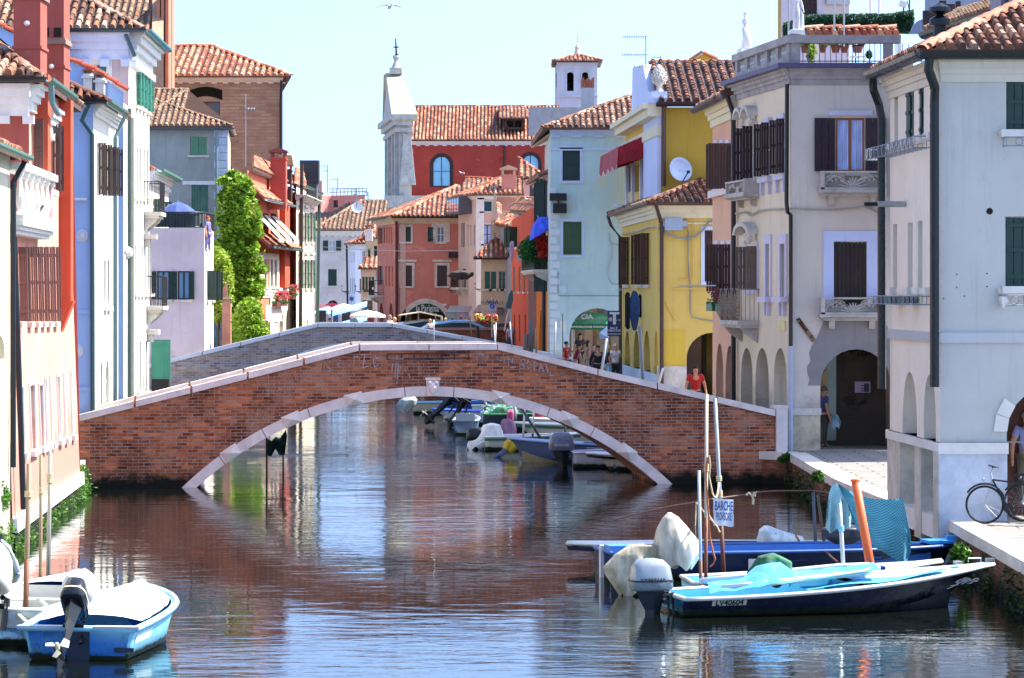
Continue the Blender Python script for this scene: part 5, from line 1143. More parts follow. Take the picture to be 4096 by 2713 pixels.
use('D'); q=Vector((Xu(1605,Y+5),Y+5,Zv(1225,Y+5))); A1,A2,A0=F.pt(-.3,z,.5),F.pt(F.L+3.4,z,.5),Fl.pt(-.2,z,.5)
slopes(b,[[A1,A2,Vector((A2.x,Y+5,q.z)),q],[A0,A1,q]],[(A1,q)],T_RED,w_=.33,c_=.5,h_=.12)
q2=[Vector((Xu(x,Y+9),Y+9,Zv(y,Y+9))) for x,y in ((1300,1360),(1560,1360),(1555,1240),(1325,1228))]; q2=[q2[0]-Vector((0,2,0)),q2[1]-Vector((0,2,0)),q2[2]+Vector((0,2,0)),q2[3]+Vector((0,2,0))]
slopes(b,[q2],[(q2[3],q2[2])],T_RED,w_=.33,c_=.5,h_=.12,name='upper_roof')
c=at(1628,1290,Y+1); chimney(b,c.x,c.y,Zv(1350,Y),Zv(1215,Y),1.0,1.,plaster('d08c7c',.1),cm=T_RED)
Fb_=FU(1500,Y+2,1780,Y+2); wall(Fb_,[(0,9),(Fb_.L,9),(Fb_.L,Zv(1362,Y+2)),(0,Zv(1362,Y+2))],[],PC,b,'rear_wing'); backs(b,[Fb_],9,Zv(1362,Y+2),PC,D=4,radial=True); cornice(Fb_,b,Zv(1375,Y+2),Zv(1358,Y+2),.3,WHITE)
Y6=190.; Fg=FU(1735,Y6,1900,Y6); zt=Zv(1248,Y6); Fg.win(1775,1290,1815,1372,'niche',m=glass('1a1818'))
g=thing('pink_attic_house','pink house corner with steep brown tiled roof tucked left of the cyan house','house',Fg.pt(Fg.L/2,0)); finish(Fg,ZS,zt,PC,g); _,ring=backs(g,[Fg],ZS,zt,PC,D=5,radial=True)
A1,A2=Fg.pt(-.2,zt+.05,.4),Fg.pt(Fg.L,zt+.05,.4); B1_,B2_=Vector((Xu(1696,Y6+4),Y6+4,Zv(1098,Y6+4))),Vector((Xu(1950,Y6+4),Y6+4,Zv(1190,Y6+4)))
slopes(g,[[A1,A2,B1_]],[(B1_,A2)],T_RED,w_=.33,c_=.5,h_=.12); gutter(g,Fg.pt(0,zt+.05,.5),Fg.pt(Fg.L,zt+.05,.5),PIPE,.1)
use('E'); Y=200.; BG=plaster('b9a48c',.12); GYW=plaster('8f95a2',.1); F=FU(1436,Y,1610,Y); Fs=FU(1610,Y,1665,Y-3); zt=Zv(405,Y)
b=thing('beige_shop_house','beige house with green shutters, dormer tower and shop awning','house',F.pt(F.L/2,0))
for x in (1462,1505,1560,1584):F.win(x,498,x+22+(16 if x < 1550 else 0),622,'shut',sh=wood('0e5a40'))
F.win(1500,760,1600,900,'niche',m=wood('c9bda4')); finish(F,ZS,zt,BG,b); finish(Fs,ZS,zt,GYW,b,'side_wall'); backs(b,[F,Fs],ZS,zt,BG,back=[rad(Fs.b,8),rad(F.a,6)])
Ft=FU(1503,Y+2,1562,Y+2); Fts=FU(1562,Y+2,1650,Y-.5); z2=Zv(165,Y+2)
Ft.win(1526,228,1538,332,'niche',m=glass('6d6a66')); finish(Ft,zt,z2,BG,b,'tower_wall',poly=[(0,zt-1),(Ft.L,zt-1),(Ft.L,z2),(Ft.L*.5,z2+2.4),(0,z2)]); finish(Fts,zt-1,z2,GYW,b,'tower_side')
slopes(b,[[F.pt(-.5,zt,.5),F.pt(F.L+1.5,zt,.5),F.pt(F.L+1.5,zt+1.3,-2),F.pt(.8,zt+1.3,-2)]],[],T_RED,w_=.33,c_=.5,h_=.12)
P_=lambda x,y,Yq:Vector((Xu(x,Yq),Yq,Zv(y,Yq)))
slopes(b,[[P_(1558,175,Y+1.6),P_(1665,185,Y-1),P_(1655,80,Y+4),P_(1575,75,Y+4)],[P_(1540,170,Y+1.5),P_(1580,170,Y+1.5),P_(1568,25,Y+5),P_(1520,25,Y+5)]],[],T_RED,w_=.33,c_=.5,h_=.12,name='tower_roof')
gutter(b,F.pt(-.5,zt,.6),F.pt(F.L+1.5,zt,.6),PIPE,.1)
use('E'); RO=plaster('c4553c',.12); Y0,Y1=182.,150.; F=FU(1648,Y0,1828,Y1); zt=F.SZ(1740,88)[1]
b=thing('red_canal_house','narrow red-orange canal house row seen edge-on, behind the open blue parasol','house',F.pt(F.L,0))
for x,w_ in ((1655,14),(1680,14)):F.win(x,190,x+w_,330,'open',sh=wood('1e5a44'),ang=110,wl=.5)
for x in (1662,1700,1735,1772):F.win(x,470,x+12,640,'shut',sh=wood('3f6a54'))
for x in (1665,1700,1740,1780):F.win(x,800,x+9,985,'niche',m=glass('3a2a26'))
finish(F,-.5,zt,RO,b); _,ring=backs(b,[F],-.5,zt,RO,D=6,radial=True)
slopes(b,[[P_(1640,75,Y0-4),P_(1815,90,Y0-22),P_(1822,-10,Y0-14),P_(1730,18,Y0)]],[],T_RED,w_=.33,c_=.5,h_=.12); gutter(b,P_(1642,80,Y0-4),P_(1815,95,Y0-22),PIPE,.12)
pipe(b,[P_(1705,100,Y0-9),P_(1745,140,Y0-12),P_(1752,180,Y0-12),P_(1760,900,Y0-12)],PIPE,.09)
Fq=FU(1765,149.8,1830,149.); zt_=Zv(400,149.5); wall(Fq,[(0,-.5),(Fq.L,-.5),(Fq.L,zt_),(0,zt_)],[],plaster('8a6a64',.1),b,'grey_wall')
use('E'); OG=plaster('e07a28',.1); F=FU(1822,149,1912,139); use('D'); zt=F.SZ(1850,1300)[1]; use('E')
b=thing('orange_house','bright orange house front with a tall narrow arch, between red row and cyan house','house',F.pt(F.L/2,0))
for x in (1838,1862,1886):F.win(x,-20,x+16,110,'shut',sh=wood('6a6a80'))
s0,s1,z0,z1=F.rect(1838,765,1876,1000); F.winm(s0,s1,.5,z1,'arch',pointed=1)
finish(F,-.5,zt,OG,b); backs(b,[F],-.5,zt,OG,D=6,radial=True); MB().fb(F,.2,F.L-.2,-.5,6,-1.2,-1).build('arcade_back',plaster('b9b0aa',.1),b)
iron_balcony('balcony',F,F.S(1828),F.S(1916),F.SZ(1870,490)[1],1.25,.8,'',b,step=.09)
pipe(b,[F.pt(F.L-.1,zt,.25),F.pt(F.L-.1,.8,.25)],PIPE,.09); cornice(F,b,zt-.1,zt+.3,.4,stone('d9a890',.1))
slopes(b,[[F.pt(-.3,zt+.3,.5),F.pt(F.L+.2,zt+.3,.5),F.pt(F.L+.5,zt+1,-2),F.pt(0,zt+1,-2)]],[],T_RED,w_=.33)
use('E'); F=FU(1040,176,1680,178); w1=thing('quay_wall','low brick wall with pale coping behind the far bridge, in front of the parked cars','wall',F.pt(F.L/2,0)); zt=Zv(908,177)
wall(F,[(0,-.5),(F.L,-.5),(F.L,zt),(0,zt)],[],brick('7a4a38','9a6a52','7d746c',bw=.4,bh=.14,key='qw'),w1); backs(w1,[F],-.5,zt,STONEW,D=.5); MB().fb(F,-.05,F.L+.05,zt,zt+.14,-.55,.08).build('coping',stone('a58c84',.1),w1)
# ============================================================ RIGHT BANK
def rl(x,k0=7.21,Y0=78.3,m=-.055):
 k=(U(x)-CX)/FX; return (k0+(-m)*Y0)/(k-m)
def Fline(x0,x1,k0=7.21,Yr=78.3,m=-.055):
 a,b=rl(x0,k0,Yr,m),rl(x1,k0,Yr,m); return Fac((Xu(x0,a),a),(Xu(x1,b),b))
CR2=plaster('d8c4a8',.09)
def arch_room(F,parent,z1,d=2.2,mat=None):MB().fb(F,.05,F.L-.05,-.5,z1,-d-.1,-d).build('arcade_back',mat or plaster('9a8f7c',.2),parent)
# --- R5 cyan house
use('G'); Y=133.; F=FU(372,Y,985,Y); Fl=Fac((Xu(330,Y+14),Y+14),F.a); zt=Zv(985,Y); CY=plaster('bcd6d6',.09,'c8cdb8',.6)
c5=thing('cyan_house','pale cyan-plastered house with quoined corner, two shuttered windows and a wide street arch','house',F.pt(F.L/2,0))
TRM=plaster('c4d2ea',.05)
F.win(461,1100,591,1336,'shut',sh=wood('123c38'),tr=TRM,tw=.12,planks=4); use('H'); F.win(440,150,569,384,'shut',sh=wood('3d6b3a'),tr=TRM,tw=.12,planks=4)
s0,s1,_,z1=F.rect(484,755,872,1100); F.winm(s0,s1,ZQ+.01,z1,'arch'); finish(F,-.5,zt,CY,c5,depth=.45)
use('G'); finish(Fl,-.5,zt,plaster('c9ccc0',.15),c5,'side_wall')
for z in (8.2,4.9):
 for s in (3,8):leaf(Fl,s,z,z+1.9,.55,100,1,wood('123c38'),c5)
use('H'); q=MB(); k=0; z=2.
while z < 9.5:q.fb(F,-.02,.42 if k % 2 else .28,z,z+.26,-.05,.03); z += .36; k += 1
q.build('quoins',stone('d6dde2',.06),c5)
MB().fb(F,-.03,s0,ZQ,2.2,-.05,.04).build('base_course',stone('c9cbc8',.12),c5)
_,ring=backs(c5,[Fl,F],5.2,zt,CY,back=[rad(F.b,9),rad(Fl.a,.5)])
MB().add([Vector((p.x,p.y,5.2)) for p in ring],[tuple(range(len(ring)))]).build('ceiling_cap',plaster('a08a6a'),c5)
pl=MB(); 
for x in (560,700,800):p=at(x,1000,141); pl.box((p.x,141,3),(.35,.35,4.4))
pl.build('column',stone('8d7a66',.2),c5)
cornice(F,c5,zt-.1,zt+.22,.35,TRM,.95); z=zt+.25; use('G')
MB().fb(F,0,F.L,zt-.75,zt-.62,-.02,.04).build('string_course',TRM,c5)
A1,A2=F.pt(-.35,z,.45),F.pt(F.L+1,z,.45); q=Vector((Xu(1010,Y+5),Y+5,Zv(690,Y+5))); A0=Vector((A1.x-.4,Y+15,z)); 
slopes(c5,[[A1,A2,q+Vector((.8,0,0)),q],[A0,A1,q]],[(A1,q)],T_MIX,w_=.27,c_=.42)
MB().prism([A1+Vector((.5,.4,-.1)),q+Vector((0,0,-.2)),q+Vector((0,6,-.2)),A0+Vector((0,0,-.1))],(0,0,-.1)).build('rear_roof',T_MIX,c5)
use('H')
s,z=F.SZ(405,600); s2_,z2_=F.SZ(830,668); MB().tube([F.pt(s,z+.6,.03),F.pt(s,z2_,.03),F.pt(s2_,z2_,.03)],.016,4).build('cable',GREY,c5)
mb=MB().tube([F.pt(F.S(x),F.SZ(x,y)[1],.05) for x,y in ((760,230),(762,280),(775,300),(785,370),(755,470),(752,540),(780,585),(835,590))],.022,5); mb.tube([F.pt(*F.SZ(775,300),.05),F.pt(*F.SZ(835,318),.05)],.02,5); mb.build('cable',STEEL,c5)
for a in (((400,610),(450,590),(475,635),(435,658)),((405,525),(415,520),(458,580),(448,588))):MB().prism([F.pt(*F.SZ(x,y),0.) for x,y in a],F.n.to_3d()*.025).build('patch',plaster('c3d8e0',.04),c5)
MB().fb(F,F.S(420),F.S(460),F.SZ(440,920)[1],F.SZ(440,845)[1],.0,.03).build('notice',paint('dadfdd',.6),c5)
use('G'); s,z=F.SZ(432,1500); fl_=thing('floodlight','black caged floodlight on the cyan house corner above the blue parasol','light',F.pt(s,z)); MB().fb(F,s-.4,s+.35,z+.1,z+.42,.15,.6).build('lamp_head',IRON,fl_); MB().fb(F,s-.25,s+.35,z-.45,z-.02,.05,.4).build('gear_box',IRON,fl_); MB().tube([F.pt(s,z-.1,.2),F.pt(s,z+.2,.2)],.04,5).build('bracket',IRON,fl_)
# --- R4 yellow house
YEL=plaster('dfbd68',.07); OLV=plaster('b9963e',.06); CRM=plaster('e6dcc0',.05); BRN=wood('4e2a24')
use('H'); Yf=110.; F=FU(1102,Yf,1720,Yf); Ys=126.; Fs=Fac((Xu(850,Ys),Ys),F.a); zt=Zv(108,Yf)
y4=thing('yellow_house','bright yellow arcaded house with brown shutters and a satellite dish on its upper wall','house',F.pt(F.L/2,0))
F.win(1426,210,1520,570,'shut',sh=BRN,tr=plaster('d4dcf4',.04),tw=.13)
s0,s1,_,z1=F.rect(1300,925,1660,1300); F.winm(s0,s1,ZQ+.01,z1,'arch'); finish(F,-.5,zt,YEL,y4,depth=.5)
for x in (866,886,957,980,1003,1026):Fs.win(x+6,262-(x-866)*.2,x+20,592,'one',sh=BRN,ang=95,wl=.32,tr=None)
for x0,x1 in ((868,905),(930,972),(1000,1046),(1074,1102)):
 a,b,_,z1=Fs.rect(x0,912,x1,1200); Fs.winm(a,min(b,Fs.L-.1),1.9,z1,'arch',pointed=.6)
finish(Fs,-.5,zt,YEL,y4,'canal_wall',depth=.6); arch_room(Fs,y4,5.2,2.4,plaster('b5893a',.15))
MB().fb(Fs,-.02,Fs.L+.02,-.5,1.9,-.3,.05).build('base_course',stone('c4ccd4',.1),y4)
bs_=MB().fb(F,-.03,s0,-.5,2.2,-.4,.06); bs_.build('base_course',stone('cfc6bc',.2),y4)
_,ring=backs(y4,[Fs,F],5.2,zt,YEL,back=[rad(F.b,9),(F.b.x,F.b.y+16),(Fs.a.x+3,Fs.a.y)])
MB().fb(F,.5,F.L,-.5,5.2,-6.2,-6).build('shop_front',plaster('8d8678',.2),y4); pm=MB()
for k in range(5):pm.fb(F,s0+.3+k*.75,s0+.9+k*.75,ZQ,4.2,-6,-5.9)
pm.build('shop_door',glass('22303a'),y4)
cv=cornice(F,y4,zt-.1,zt+.42,.34,CRM); cornice(Fs,y4,zt-.1,zt+.42,.34,CRM)
MB().fb(F,0,F.L,zt-.32,zt-.26,-.02,.04).build('string_course',CRM,y4)
z=zt+.48; gutter(y4,F.pt(-.4,z,.45),F.pt(F.L,z,.45),wood('3a1f26'),.13); gutter(y4,Fs.pt(-.4,z,.45),Fs.pt(Fs.L+.4,z,.45),wood('8a7468'),.13)
pipe(y4,[F.pt(-.15,z,.6),F.pt(0.,z-.45,.5),F.pt(.12,z-.8,.14),F.pt(.12,ZQ,.14)],wood('5a3636'),.07); pipe(y4,[Fs.pt(.1,z-.1,.6),Fs.pt(.4,z-.5,.5),Fs.pt(.6,z-1.,.12),Fs.pt(.6,ZQ,.12)],wood('5a4040'),.07)
use('G'); Yu=117.; Fu=FU(1186,Yu,1800,Yu); Fus=Fac((Xu(930,132),132),Fu.a); zu=Zv(792,Yu); Fp=Fac(Fus.pt(Fus.S(1085),0),Fu.a)
for x in (948,992,1052):Fus.win(x,1215 if x < 1040 else 1190,x+ (44 if x == 992 else 22),1415 if x != 1052 else 1395,'niche',m=glass('1a1414'))
finish(Fus,zt,zu,YEL,y4,'upper_canal_wall'); wall(Fu,[(0,zt-.2),(Fu.L,zt-.2),(Fu.L,zu),(0,zu)],[],OLV,y4,'upper_wall')
backs(y4,[Fus,Fu],zt,zu,OLV,back=[rad(Fu.b,9),(Fu.b.x,Fu.b.y+16),(Fus.a.x+3,Fus.a.y)])
PW=plaster('ccd3ee',.05)
MB().fb(Fus,Fus.S(1085),Fus.L+.0,zt,zu+.1,-.1,.15).build('corner_pilaster',PW,y4)
for x in (942,985,1048):s=Fus.S(x); MB().fb(Fus,s,s+.45,zt,zu-.9,-.02,.12).build('pilaster',PW,y4)
for a,b,o in ((zu-1.1,zu-.7,.2),(zu-.35,zu-.05,.5),(zu-.05,zu+.15,.7)):MB().fb(Fus,-.1,Fus.L+.1,a,b,-.05,o).build('entablature',CRM,y4)
gp=[(Fus.S(985),zu+.1),(Fus.L-.3,zu+.1),(Fus.L-.5,zu+.5),(Fus.S(1110),zu+.9),(Fus.S(1090),zu+1.6),(Fus.S(1075),zu+2.1),(Fus.S(1005),zu+2.3),(Fus.S(995),zu+2.3),(Fus.S(990),zu+1.)]
MB().prism([Fus.pt(a,b,.1) for a,b in gp],Fus.n.to_3d()*-.5).build('gable_scroll',PW,y4)
p=Fu.pt(-.05,zu+.15,-.25); MB().box(p+Vector((0,0,.1)),(.85,.85,.22)).box(p+Vector((0,0,.32)),(.6,.6,.3)).build('plinth',PW,y4)
pc=MB().lathe([(.22,.45),(.1,.55),(.1,.68),(.25,.82),(.28,1.0),(.22,1.2),(.1,1.42),(.02,1.52)],p,12)
for k in range(60):a=k*2.4; h=.8+.7*(k/60); rr=.27*math.sin(min(3.1,(h-.55)/.95*math.pi))+.02; pc.ell(p+Vector((rr*math.cos(a),rr*math.sin(a),h)),.045,6)
pc.build('pinecone',STONEW,y4)
z=zu+.15; gutter(y4,Fu.pt(-.2,z,.5),Fu.pt(Fu.L,z,.5),wood('3a1f26'),.16); ry=Yu+7; rz=Zv(458,ry)
slopes(y4,[[Fu.pt(-.1,z+.05,.4),Fu.pt(Fu.L+.5,z+.05,.4),Vector((Xu(1830,ry),ry,rz)),Vector((Xu(1095,ry),ry,rz))]],[(Vector((Xu(1095,ry),ry,rz)),Vector((Xu(1830,ry),ry,rz)))],T_DARK,w_=.33,c_=.5,h_=.12,rmat=T_RED)
pipe(y4,[Fu.pt(.1,z-.1,.3),Fu.pt(.1,zt+1.3,.15)],wood('6b4a44'),.09)
p0,p1,p2=at(1405,448,128),at(1600,448,128),at(1500,395,128); MB().prism([p0,p1,p2],(0,2,0)).build('small_gable',OLV,y4); mb=MB(); ridge(mb,p0,p2,.16); ridge(mb,p2,p1,.16); mb.build('gable_tiles',T_RED,y4)
Yb_=Yu-.02; 
zA=Zv(1492,Yf-.6); E0=Vector((Xu(1095,Yf-.6),Yf-.6,zA)); E1=Vector((Xu(1720,Yf-.6),Yf-.6,zA)); E2=Vector((Xu(1720,Yu),Yu,Zv(1330,Yu))); E3=Vector((Xu(1480,Yu),Yu,Zv(1330,Yu)))
slopes(y4,[[E0,E1,E2,E3]],[(E0,E3)],T_DARK,w_=.26,c_=.45,h_=.1,name='lean_to_roof')
bk=Fac(Fs.a,Fs.b); zq_=zt+.45; slopes(y4,[[Fs.pt(-.3,zq_,.6),E0,E3,Vector((Fs.a.x+1.6,Fs.a.y,zq_+1.0))]],[],T_MIX,w_=.26,c_=.45,h_=.08,name='side_roof')
p=at(1325,1255,Yu-.5); d=thing('satellite_dish','large round pale blue satellite dish on the olive upper wall of the yellow house','satellite dish',p)
Md=(Matrix.Rotation(R(24),4,'Z') @ Matrix.Rotation(R(76),4,'X')).to_3x3(); rd=92*pix(Yu)
dd=MB().lathe([(.02,-.12),(rd*.5,-.09),(rd*.85,.02),(rd,.1),(rd,.12),(rd*.83,.04),(rd*.5,-.06),(.02,-.09)],p,28,Md); dd.build('dish',paint('c5cfe4',.4),d,True)
e=p+Vector((.3,-.62,-.1)); MB().tube([p+Vector((.1,-.1,-rd*.95)),e],.025,6).box(e,(.12,.2,.1)).build('feed_arm',IRON,d); MB().tube([p+Vector((0,.1,0)),p+Vector((0,.6,-.2))],.05,6).build('wall_mount',GREY,d)
use('H'); s,z=F.SZ(1208,170)
MB().fb(F,s-.32,s+.32,z-.22,z+.22,.02,.22).box(F.pt(s,z+.02,.13),(.95,.1,.2)).build('junction_box',paint('9fb0c4',.5),y4)
cb=MB()
for path in (((870,240),(900,235),(1000,215),(1060,190),(1102,190)),):cb.tube([Fs.pt(*Fs.SZ(x,y),.12) for x,y in path[:-1]]+[F.pt(.1,F.SZ(1102,190)[1],.1)],.03,6)
cb.tube([F.pt(*F.SZ(x,y),.1) for x,y in ((1102,195),(1130,210),(1165,240),(1230,262),(1300,268),(1360,255),(1410,215),(1450,160),(1478,140))],.035,6)
cb.tube([F.pt(*F.SZ(x,y),.05) for x,y in ((1265,170),(1300,178),(1310,230),(1308,420),(1325,600),(1325,780),(1335,815),(1400,832),(1486,842))],.022,6)
cb.build('cable',GREY,y4)
MB().tube([F.pt(*F.SZ(x,y),.04) for x,y in ((1340,120),(1346,550))],.02,5).tube([F.pt(*F.SZ(x,y),.04) for x,y in ((1300,130),(1306,540),(1275,556),(1240,548))],.02,5).tube([F.pt(*F.SZ(x,y),.05) for x,y in ((1210,618),(1478,622))],.03,5).build('conduit',YEL,y4)
MB().prism([F.pt(*F.SZ(x,y),0) for x,y in ((1155,718),(1170,712),(1238,832),(1218,842))],F.n.to_3d()*.05).build('wall_tie',YEL,y4)
MB().fb(F,F.S(1108),F.S(1292),F.SZ(1200,1168)[1],F.SZ(1200,898)[1],0,.012).build('repair_panel',plaster('d9b54a',.05),y4)
use('G'); aw=thing('red_awning','dark red scalloped window awning with white piping on the yellow house upper storey','awning',Fus.pt(Fus.S(1000),Fus.SZ(1010,1100)[1]))
s0,s1=Fus.S(935),Fus.S(1083); zt_,z0_=Fus.SZ(1010,1040)[1],Fus.SZ(1010,1190)[1]; mb=MB(); m2_=MB(); ns=4
for k in range(ns):
 a,b=s0+(s1-s0)*k/ns,s0+(s1-s0)*(k+1)/ns-.06; pts=[(a,zt_,.1),(b,zt_,.1),(b,zt_-.45,1.15),(a,zt_-.45,1.15)]; mb.quad(*[Fus.pt(x,y,o) for x,y,o in pts])
 for i in range(8):
  u0,u1=a+(b-a)*i/8,a+(b-a)*(i+1)/8; d0,d1=.75+.2*math.sin(math.pi*(i)/8),.75+.2*math.sin(math.pi*(i+1)/8); mb.quad(Fus.pt(u0,zt_-.45,1.15),Fus.pt(u1,zt_-.45,1.15),Fus.pt(u1,zt_-.45-d1,1.2),Fus.pt(u0,zt_-.45-d0,1.2)); m2_.tube([Fus.pt(u0,zt_-.45-d0,1.2),Fus.pt(u1,zt_-.45-d1,1.2)],.02,4)
 mb.add([Fus.pt(b,zt_,.1),Fus.pt(b,zt_-.45,1.15),Fus.pt(b,zt_-1.2,1.15),Fus.pt(b,zt_-.9,.1)],[(0,1,2,3)]); m2_.tube([Fus.pt(b,zt_,.1),Fus.pt(b,zt_-.45,1.15)],.02,4)
mb.build('canvas',cloth('9c1424','b01c2c',.15),aw); m2_.build('piping',cloth('e0c8cc'),aw)
# --- R3 pink narrow house
use('G'); F=Fline(1568,1746,6.28,84.8); zt=F.SZ(1650,885)[1]; PS=plaster('e2b094',.08)
r3=thing('salmon_house','narrow salmon-pink house with brown louvred shutters, left of the beige terrace house','house',F.pt(F.L/2,0))
use('G')
for x in (1590,1632,1676,1722):F.win(x,1058,x+16,1395,'open',sh=wood('6a4a3e'),ang=93,wl=.24,tr=plaster('d8d4e6',.04),tw=.1)
use('H')
for x in (1498,1545,1590):F.win(x+6,308,x+24,640,'open',sh=wood('4a2c26'),ang=93,wl=.24,tr=plaster('d8d4e6',.04),tw=.1)
for x0,x1,y in ((1505,1556,1000),(1570,1632,1014)):
 a,b,_,z1=F.rect(x0,y,x1,1300); F.winm(a,min(b,F.L-.15),ZQ+.01,z1,'arch',pointed=.4)
finish(F,-.5,zt,PS,r3,depth=.45); arch_room(F,r3,5,2.2,plaster('b98a6a',.15)); 
backs(r3,[F],-.5,zt,PS,back=[F.b+Vector((8,0)),F.a+Vector((8,0))]); cornice(F,r3,zt-.1,zt+.5,.3,CRM)
slopes(r3,[[F.pt(-.5,zt+.52,.42),F.pt(F.L+.1,zt+.52,.42),F.pt(F.L+.1,zt+1.0,-.7),F.pt(-.7,zt+1.0,-.7)]],[],T_MIX,w_=.24); gutter(r3,F.pt(-.5,zt+.5,.5),F.pt(F.L-.3,zt+.5,.5),wood('5d4a42'),.14)
z_=F.SZ(1560,662)[1]; MB().fb(F,.3,F.L,z_-.07,z_+.07,-.01,.12).build('string_course',plaster('e4d4d4',.05),r3)
use('G'); z_=F.SZ(1650,1418)[1]; MB().fb(F,.0,F.L,z_-.1,z_+.1,-.01,.15).build('string_course',plaster('e4d4d4',.05),r3)
use('H'); s,z=F.SZ(1600,715); fb=thing('flower_box','green window boxes with purple-red flowers on the salmon house','flower box',F.pt(s,z))
MB().fb(F,s-2.3,s-.9,z-.25,z+.02,.1,.4).build('box',paint('1f6a4a',.5),fb); MB().fb(F,s-.1,s+1.2,z-.25,z+.02,.1,.4).build('box',paint('1f6a4a',.5),fb)
leaves(MB(),[F.pt(s+.3+random.gauss(0,.6),z+random.uniform(-.1,.35),.3+random.gauss(0,.1)) for _ in range(380)],.07).build('foliage',DKLEAF,fb); leaves(MB(),[F.pt(s+.3+random.gauss(0,.5),z+random.uniform(.05,.4),.35+random.gauss(0,.1)) for _ in range(240)],.06).build('flowers',leafm('8a1a4a','c03a6a'),fb)
MB().tube([F.pt(*F.SZ(1370,598),.55),F.pt(*F.SZ(1640,598),.55)],.022,5).build('drying_rod',GREY,r3)
# --- R2 beige terrace house
use('I'); F=Fline(80,460,7.21,78.3,-.144); Yf=F.b.y; Ff=Fac(F.b,(Xu(1220,Yf),Yf)); zt=Zv(560,Yf)
BEI=plaster('ddceb6',.08); BEG=plaster('cfc6bc',.07,key='f'); STT=stone('b9b2ac',.18); DSH=wood('32182a')
r2=thing('terrace_house','beige three-storey house with stone balconies and a balustraded roof terrace','house',Ff.pt(0,0))
F.win(140,884,205,1252,'open',sh=DSH,ang=92,wl=.3,angr=92,tr=None,gl=glass('20181c')); F.win(268,858,318,1230,'open',sh=DSH,ang=92,wl=.22,gl=glass('4a4448')); F.win(380,830,425,1212,'open',sh=DSH,ang=92,wl=.22,gl=glass('4a4448'))
use('J'); TR2=plaster('ccc8dc',.05)
F.win(152,305,218,592,'open',sh=wood('857060'),ang=95,wl=.3,tr=TR2,tw=.08,gl=glass('141214')); F.win(277,294,302,640,'niche',m=wood('8a86a0'),tr=TR2); F.win(372,288,404,640,'niche',m=wood('8a86a0'))
for x0,x1 in ((106,182),(201,290),(321,408)):
 a,b,_,z1=F.rect(x0,978,x1,1320); F.winm(a,b,ZQ+.01,z1,'arch',pointed=.3)
tmm=MB()
for x0,x1 in ((270,310),(366,412)):
 a,b,z0,z1=F.rect(x0+7,290,x1-7,640); tmm.fb(F,a-.15,a,z0,z1,-.01,.05).fb(F,b,b+.15,z0,z1,-.01,.05).fb(F,a-.15,b+.15,z1,z1+.25,-.01,.06).fb(F,a-.25,b+.25,z0-.14,z0,-.01,.22).fb(F,a,a+.12,z0-.5,z0-.14,-.01,.1).fb(F,b-.12,b,z0-.5,z0-.14,-.01,.1)
split(tmm.build('window_trim',TR2,r2),'window_trim')
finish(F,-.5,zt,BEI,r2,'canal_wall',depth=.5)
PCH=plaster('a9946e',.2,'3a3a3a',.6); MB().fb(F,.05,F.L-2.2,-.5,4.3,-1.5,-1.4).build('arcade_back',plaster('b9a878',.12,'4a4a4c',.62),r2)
use('I'); Ff.win(770,822,973,1198,'open',sh=DSH,ang=170,wl=.55,fr=wood('b06a2a'),gl=glass('4a5e80',.2),curtain=cloth('b4c4f0',None,.2),bars=0,rec=.0)
use('J'); Ff.win(718,274,936,700,'shut',sh=wood('2c1218'),tr=plaster('c3cff2',.04),tw=.27,sill=False,planks=4)
s0,s1,_,z1=Ff.rect(629,985,1110,1568); 
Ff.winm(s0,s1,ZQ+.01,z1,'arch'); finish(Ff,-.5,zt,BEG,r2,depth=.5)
mb=MB(); cxs=(s0+s1)/2; rr_=(s1-s0)/2; zc_=z1-rr_; n=26; oo=[]; ii=[]
for k in range(n+1):
 a=math.pi*k/n; ii.append(Ff.pt(cxs+rr_*1.002*math.cos(a),zc_+rr_*1.002*math.sin(a),.006)); w_=.32+.95*max(0,math.sin(a))**2.2*(.75+.35*noise.noise(Vector((k*.45,2,0))))*(1 if math.cos(a) < .3 else .8)+.16*noise.noise(Vector((k*1.9,9,0)))
 oo.append(Ff.pt(cxs+(rr_+w_)*math.cos(a),zc_+(rr_+w_*1.0)*math.sin(a),.006))
mb.prism(ii+oo[::-1],Ff.n.to_3d()*.004); mb.build('bare_render',plaster('8d8a8c',.15,'bcb8b0',.7),r2)
MB().fb(Ff,-.02,s0-.002,-.5,Ff.SZ(500,1380)[1],-.3,.04).build('stone_pier',stone('c2b49c',.3),r2); MB().fb(Ff,-.04,s0+.02,Ff.SZ(500,1420)[1],Ff.SZ(500,1376)[1],-.3,.07).build('impost',STONEW,r2)
for k in (0,):MB().prism([Ff.pt(*Ff.SZ(x,y),0) for x,y in ((468,790),(492,778),(598,920),(578,940))],Ff.n.to_3d()*.06).build('wall_tie',plaster('8f7c66',.3,'4a2a20',.5),r2)
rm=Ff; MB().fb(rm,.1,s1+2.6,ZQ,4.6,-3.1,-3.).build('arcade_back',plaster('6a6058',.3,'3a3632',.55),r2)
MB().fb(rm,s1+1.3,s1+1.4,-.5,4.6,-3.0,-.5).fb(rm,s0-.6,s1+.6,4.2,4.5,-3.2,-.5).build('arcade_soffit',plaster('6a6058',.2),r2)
a,b,z0_,z1_=rm.rect(700,1010,835,1560); dr=MB().fb(rm,a,a+.08,ZQ,z1_,-2.95,-2.85).fb(rm,b-.08,b,ZQ,z1_,-2.95,-2.85).fb(rm,a,b,z1_-.08,z1_,-2.96,-2.84).fb(rm,a,b,ZQ,ZQ+.12,-2.96,-2.84).build('door',wood('5a4632'),r2)
